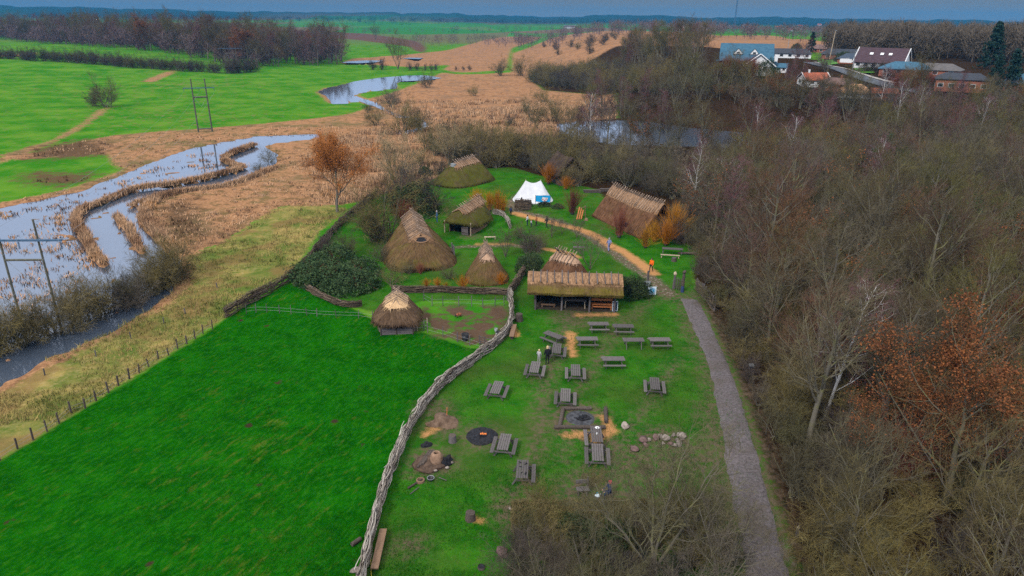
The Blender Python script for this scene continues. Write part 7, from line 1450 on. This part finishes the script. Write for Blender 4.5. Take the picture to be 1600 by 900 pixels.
house('small red-roofed garage below the road end', 1378, 153, 8, 6, 2.2, 3.4, face(1378) + .2, 'red', 'brick', 0, 2, cat='garage', name='garage')
house('far white steep-gabled building with a red roof below the horizon', 1064, 51.5, 9, 7, 4, 10, face(1064) + 1.1, 'red', 'white', 0, 2, None, gable='white')
for px, py, L_, lb in [(890, 44, 34, 'far white farm building among trees near the horizon'), (1215, 44, 22, 'far red-roofed house left of the wood'), (1250, 42, 20, 'far red-roofed house, farther back'), (1280, 40, 18, 'far red-roofed house close to the wood'), (1235, 48, 16, 'far red-roofed house, nearest of the far group'), (1060, 48, 20, 'far white house beside the church')]:
    house(lb, px, py, L_, 10, 4, 9, face(px), 'red' if 'red' in lb else 'greybrown', 'white', 0, 3, gable='white')
for px, py, hh_, lb in [(1296, 93, 11, 'slanting white lamp pole by the road'), (1230, 82, 8, 'white lamp pole before the long dark house'), (1330, 118, 7, 'grey lamp pole beside the road')]:
    q = gp(px, py); t = thing('lamp_pole', lb, 'lamp pole', q); b = MB(); b.rod((0, 0, -.2), (.5 if 'slant' in lb else 0, 0, hh_), .16, 7, 0, .1); b.obj('shaft', M['wood_pale'] if 'slant' in lb else M['metal_grey'], t); b = MB(); b.box((.5 if 'slant' in lb else 0, -.4, hh_), (.3, 1.0, .15)); b.obj('lamp_head', M['metal_grey'], t)
# front lawns and garden hedges of the houses
def lawnsheet(pts): P = [gp(*p) for p in pts]; me = bpy.data.meshes.new('lawn'); me.from_pydata([(p[0], p[1], p[2] + .45) for p in P], [], [list(range(len(P)))]); me.materials.append(mk('garden_lawn', (.045, .19, .012), (.10, .25, .03), .5)); return structure(link('lawn', me))
for pts in ([(1212, 81), (1236, 79), (1233, 85), (1222, 86)], [(1276, 97), (1300, 95), (1310, 101), (1290, 104)], [(1333, 109), (1362, 107), (1366, 116), (1345, 116)], [(1388, 117), (1430, 115), (1440, 122), (1398, 123)]): lawnsheet(pts)
def ghedge(a, b_, n, kd, s, lb, grp):
    for i in range(n):
        f = i / max(n - 1, 1); q = gp(a[0] + (b_[0] - a[0]) * f, a[1] + (b_[1] - a[1]) * f); plant(kd, q[0], q[1], lb, 'bush', grp, s * _tr.uniform(.9, 1.1))
ghedge((1400, 138), (1450, 140), 14, 'red_shrub', 1.2, 'red-brown garden hedge bush at the corner by the road', 'red-brown hedge by the road')
ghedge((1385, 123), (1445, 127), 12, 'dark_shrub', 1.0, 'dark garden hedge bush below the blue hipped house', 'garden hedge below the blue hipped house')
ghedge((1345, 113), (1400, 112), 12, 'dark_shrub', .9, 'dark garden hedge bush in front of the A-frame house', 'garden hedge of the A-frame house')
ghedge((1130, 118), (1175, 122), 10, 'red_shrub', 1.6, 'rust-brown garden hedge bush below the blue-roofed house', 'rust-brown hedge below the blue-roofed house')
# ------------------------------------------------------------------ people
def pm(name, c): return mk(name, c, tuple(min(1, x * 1.25) for x in c), 12, bump=.1)
CL = {'black': pm('cloth_black', (.012, .012, .016)), 'navy': pm('cloth_navy', (.02, .03, .07)), 'jeans': pm('cloth_jeans', (.04, .06, .12)), 'orange': pm('cloth_orange', (.85, .14, .01)), 'lilac': pm('cloth_lilac', (.20, .24, .45)), 'grey': pm('cloth_grey', (.35, .34, .34)), 'white': pm('cloth_white', (.6, .6, .6)), 'rust': pm('cloth_rust', (.30, .11, .04)), 'blond': pm('hair_blond', (.50, .36, .2)), 'dark': pm('hair_dark', (.03, .02, .015)), 'pink': pm('hair_pink', (.55, .06, .10)), 'red': pm('cloth_red', (.35, .04, .03)), 'blue': pm('cloth_blue', (.03, .10, .2))}
def person(label, p, yaw, jacket, trousers, hair, s=1.0, pose='stand', group=None):
    t = thing('person', label, 'person', p, yaw, group, s)
    if pose == 'walk': lg = [((.10, -.02, .92), (.11, .16, .52), (.12, .10, .09), (.12, .25, .04)), ((-.10, -.02, .92), (-.11, -.04, .50), (-.12, -.32, .13), (-.12, -.20, .04))]; ar = [((.2, 0, 1.43), (.26, -.12, 1.15), (.26, .05, .93)), ((-.2, 0, 1.43), (-.26, .10, 1.15), (-.25, .28, .98))]; hip = .95
    elif pose == 'sit': lg = [((.10, 0, .45), (.13, .42, .48), (.13, .46, .09), (.13, .62, .04)), ((-.10, 0, .45), (-.13, .40, .50), (-.13, .40, .09), (-.13, .56, .04))]; ar = [((.2, 0, .95), (.27, .12, .70), (.16, .36, .62)), ((-.2, 0, .95), (-.27, .14, .70), (-.16, .38, .64))]; hip = .48
    else: lg = [((.10, 0, .92), (.11, .03, .50), (.12, -.01, .09), (.13, .15, .04)), ((-.10, 0, .92), (-.11, .01, .50), (-.12, -.03, .09), (-.13, .12, .04))]; ar = [((.2, 0, 1.43), (.27, -.03, 1.14), (.27, .10, .90)), ((-.2, 0, 1.43), (-.27, -.02, 1.14), (-.25, .14, .93))]; hip = .95
    dz = hip - .95
    V = [(0, 0, hip), (0, .0, hip + .22), (0, 0, hip + .42), (0, 0, hip + .53), (0, .015, hip + .62), (0, .03, hip + .70), (0, .025, hip + .79)]
    R = [.155, .15, .16, .065, .062, .098, .085]; E = [(i, i + 1) for i in range(6)]; M_ = [0, 1, 1, 1, 2, 2, 2]
    for q in lg: k = len(V); V += q; R += [.10, .066, .045, .04]; M_ += [0, 0, 0, 3]; E += [(0, k), (k, k + 1), (k + 1, k + 2), (k + 2, k + 3)]
    hands = []
    for q in ar:
        k = len(V); V += list(q); R += [.07, .052, .036]; M_ += [1, 1, 1]; E += [(2, k), (k, k + 1), (k + 1, k + 2)]
        a, c = np.array(q[1]), np.array(q[2]); d = (c - a) / np.linalg.norm(c - a); V.append(tuple(c + d * .08)); R.append(.034); M_.append(2); E.append((k + 2, k + 3)); hands.append((c + d * .09, d, 1 if q[0][0] > 0 else -1))
    me = bpy.data.meshes.new('body_skeleton'); me.from_pydata([tuple(v) for v in V], E, []); so = bpy.data.objects.new('body_skeleton', me); COL.objects.link(so)
    sk = so.modifiers.new('skin', 'SKIN'); sd = me.skin_vertices[0].data if me.skin_vertices else None
    if sd is None: me.skin_vertices_add() if hasattr(me, 'skin_vertices_add') else None; sd = me.skin_vertices[0].data
    for i, r_ in enumerate(R): sd[i].radius = (r_ * (1.25 if i in (1, 2) else 1), r_)
    sd[0].use_root = True
    su = so.modifiers.new('sub', 'SUBSURF'); su.levels = 1; su.render_levels = 1
    dg = bpy.context.evaluated_depsgraph_get(); ev = so.evaluated_get(dg); bm_ = bpy.data.meshes.new_from_object(ev, depsgraph=dg)
    n = len(bm_.vertices); co = np.zeros(n * 3); bm_.vertices.foreach_get('co', co); co = co.reshape(-1, 3); b = MB()
    bones = np.array([(V[a], V[c]) for a, c in E]); own = [max(M_[a], M_[c]) if M_[c] != 1 or M_[a] == 1 else 1 for a, c in E]
    own = [M_[c] for a, c in E]
    for pl in bm_.polygons:
        c = np.mean([co[i] for i in pl.vertices], 0); e = bones[:, 1] - bones[:, 0]; tt = np.clip(((c - bones[:, 0]) * e).sum(1) / ((e * e).sum(1) + 1e-9), 0, 1); dd = np.linalg.norm(c - bones[:, 0] - e * tt[:, None], axis=1) / np.array([max(R[a], R[c_]) for a, c_ in E]); mi = own[int(np.argmin(dd))]
        b.add([co[i] for i in pl.vertices], [list(range(len(pl.vertices)))], mi)
    bpy.data.objects.remove(so)
    for hp, d, sg in hands:      # four fingers of unequal length, slightly curled, and a thumb from the side of the palm
        sidev = np.cross(d, [0, 1, 0]); sidev /= np.linalg.norm(sidev) + 1e-9; fw = np.cross(sidev, d)
        for k, ln in enumerate((.07, .08, .075, .06)): o_ = hp + fw * (k - 1.5) * .019; b.tubes([np.array([o_ - d * .03, o_ + d * ln * .5, o_ + d * ln * .9 - sidev * sg * .025])], [np.array([.010, .009, .007])], 5, 2)
        o_ = hp - d * .035 + fw * .03; b.tubes([np.array([o_, o_ + fw * .03 + d * .02, o_ + fw * .035 + d * .05])], [np.array([.012, .011, .008])], 5, 2)
    hz = hip + .72; b.tubes([np.array([[0, .115, hz + .02], [0, .145, hz - .02]])], [np.array([.010, .018])], 5, 2)
    for sx in (-1, 1): b.ball((sx * .035, .112, hz + .03), .012, 6, 5, 3); b.ball((sx * .095, .03, hz), (.012, .025, .035), 6, 5, 2)
    b.box((0, .118, hz - .055), (.05, .012, .012), mi=4)
    b.obj('body', [CL[trousers], CL[jacket], M['skin'], CL['black'], CL['red']], t, True)
    b = MB(); th = np.linspace(0, 1.75, 7)[:, None]; phh = np.arange(14)[None] * TAU / 14; fr = np.clip(np.sin(phh), 0, 1)
    tt = th * (1 - .38 * fr); X = .112 * np.sin(tt) * np.cos(phh); Y = .118 * np.sin(tt) * np.sin(phh) + .015; Z = hz + .02 + .125 * np.cos(tt) - (.10 * (th > 1.4) * (1 - fr)); i = np.arange(6)[:, None] * 14; j = np.arange(14)[None]
    b.add(np.stack([X, Y, Z + 0 * X], -1).reshape(-1, 3), np.stack([i + j, i + 14 + j, i + 14 + (j + 1) % 14, i + (j + 1) % 14], -1).reshape(-1, 4)); b.obj('hair', CL[hair], t, True)
    return t
person('person with blond hair in a black jacket standing between the picnic tables', at(855, 570), .3, 'black', 'black', 'blond', 1.0)
person('child in a light grey hooded jacket beside the blond person', at(842, 567), -.4, 'grey', 'grey', 'blond', .72)
person('person in a bright orange jacket walking on the straw track near the signpost', at(1017, 424), 2.6, 'orange', 'black', 'dark', 1.0, 'walk')
person('person in pale blue clothes walking up the stony path', at(951, 392), .2, 'lilac', 'lilac', 'grey', 1.0, 'walk')
person('person in a white top and dark trousers, leftmost of the village path group', at(824, 353), 1.2, 'white', 'navy', 'dark', .92)
person('child in grey crouching low in the group on the village path', at(830, 355), -1, 'grey', 'navy', 'red', .62)
person('person in a rust-brown coat in the middle of the group on the village path', at(838, 353), 2.0, 'rust', 'black', 'dark', .9)
person('person in black walking towards the tent at the right of the group', at(854, 356), 1.0, 'black', 'black', 'dark', 1.0, 'walk')
person('person in dark blue standing behind the big thatched hut', at(683, 347), 2.0, 'blue', 'blue', 'grey', 1.0)
person('person in navy near the curved low fence on the village path', at(798, 338), -.6, 'navy', 'black', 'dark', .85)
sp_ = at(952, 777); person('seated person with a pink hood and a dark jacket behind the clipped hedge', (sp_[0], sp_[1], sp_[2]), 1.9, 'navy', 'navy', 'pink', 1.0, 'sit')
t = thing('stool_log', 'log seat under the person with the pink hood', 'stool', (sp_[0], sp_[1], sp_[2])); b = MB(); b.lathe([(.22, -.05), (.2, .38), (0, .39)]); b.obj('bark', M['wood_dark'], t)
p = at(934, 776); t = thing('bag', 'white and pale blue bag on the ground before the seated person', 'bag', p); b = MB(); b.ball((0, 0, .14), (.22, .14, .17), 12, 8, 0, .4, 3); b.obj('pouch', M['sign_white'], t, True); b = MB(); a = np.linspace(0, PI, 8); b.tubes([np.stack([.1 * np.cos(a), 0 * a, .27 + .12 * np.sin(a)], -1)], [np.full(8, .015)], 5); b.obj('handle', M['sign_blue'], t)
p = at(910, 772); bench_table('bench', 'small grey chair-like bench behind the clipped hedge', 'bench', p, .8, .45, .45, M['wood_grey'], .1, back=True)
# small animal in the pen
p = at(717, 495); t = thing('animal', 'small red-brown animal with a dark head grazing in the pen', 'animal', p, 3.7, None, .85)
V = [(0, 0, .42), (.18, 0, .44), (-.2, 0, .43), (.34, 0, .40), (.44, 0, .26), (.52, 0, .15)]; R = [.15, .15, .14, .085, .075, .045]; E = [(0, 1), (0, 2), (1, 3), (3, 4), (4, 5)]
for x, yy in ((.2, .09), (.2, -.09)): k = len(V); V += [(x, yy, .30), (x + .01, yy, .17), (x, yy, .02)]; R += [.055, .032, .03]; E += [(1, k), (k, k + 1), (k + 1, k + 2)]
for x, yy in ((-.2, .09), (-.2, -.09)): k = len(V); V += [(x + .04, yy, .28), (x - .05, yy, .16), (x - .01, yy, .02)]; R += [.065, .034, .03]; E += [(2, k), (k, k + 1), (k + 1, k + 2)]
k = len(V); V += [(-.34, 0, .46), (-.38, 0, .34)]; R += [.025, .018]; E += [(2, k), (k, k + 1)]
me = bpy.data.meshes.new('sk'); me.from_pydata(V, E, []); so = bpy.data.objects.new('sk', me); COL.objects.link(so); so.modifiers.new('skin', 'SKIN')
for i, r_ in enumerate(R): me.skin_vertices[0].data[i].radius = (r_, r_)
me.skin_vertices[0].data[0].use_root = True; su = so.modifiers.new('s', 'SUBSURF'); su.levels = su.render_levels = 1
dg = bpy.context.evaluated_depsgraph_get(); am = bpy.data.meshes.new_from_object(so.evaluated_get(dg), depsgraph=dg); bpy.data.objects.remove(so); am.name = 'body'
am.materials.append(pm('fur_red', (.30, .10, .05))); am.materials.append(CL['black']); 
for pl in am.polygons: pl.material_index = 1 if (pl.center.x > .36 or pl.center.z < .2) else 0; pl.use_smooth = True
link('body', am, t)
for sy in (-1, 1): b = MB(); b.add([(.40, sy * .05, .36), (.36, sy * .14, .40), (.34, sy * .06, .42)], [[0, 1, 2]]); b.obj('ear', CL['black'], t)
# ------------------------------------------------------------------ haze: even air from the ground to just above the camera and the hills
def haze():
    top = 145.0; b = MB(); b.box((0, 0, (top - 4) / 2), (16400, 16400, top + 4)); m = bpy.data.materials.new('haze'); m.use_nodes = True; n = m.node_tree.nodes; n.remove(n['Principled BSDF'])
    v = n.new('ShaderNodeVolumePrincipled'); v.inputs['Color'].default_value = (0.05, 0.30, 0.60, 1); v.inputs['Density'].default_value = HAZE; v.inputs['Anisotropy'].default_value = 0.0
    m.node_tree.links.new(v.outputs[0], n['Material Output'].inputs['Volume']); o = b.obj('haze', m); return tag(o, 'thin blue haze over the valley', None, None, 'stuff')
HAZE = 0.00016
haze()
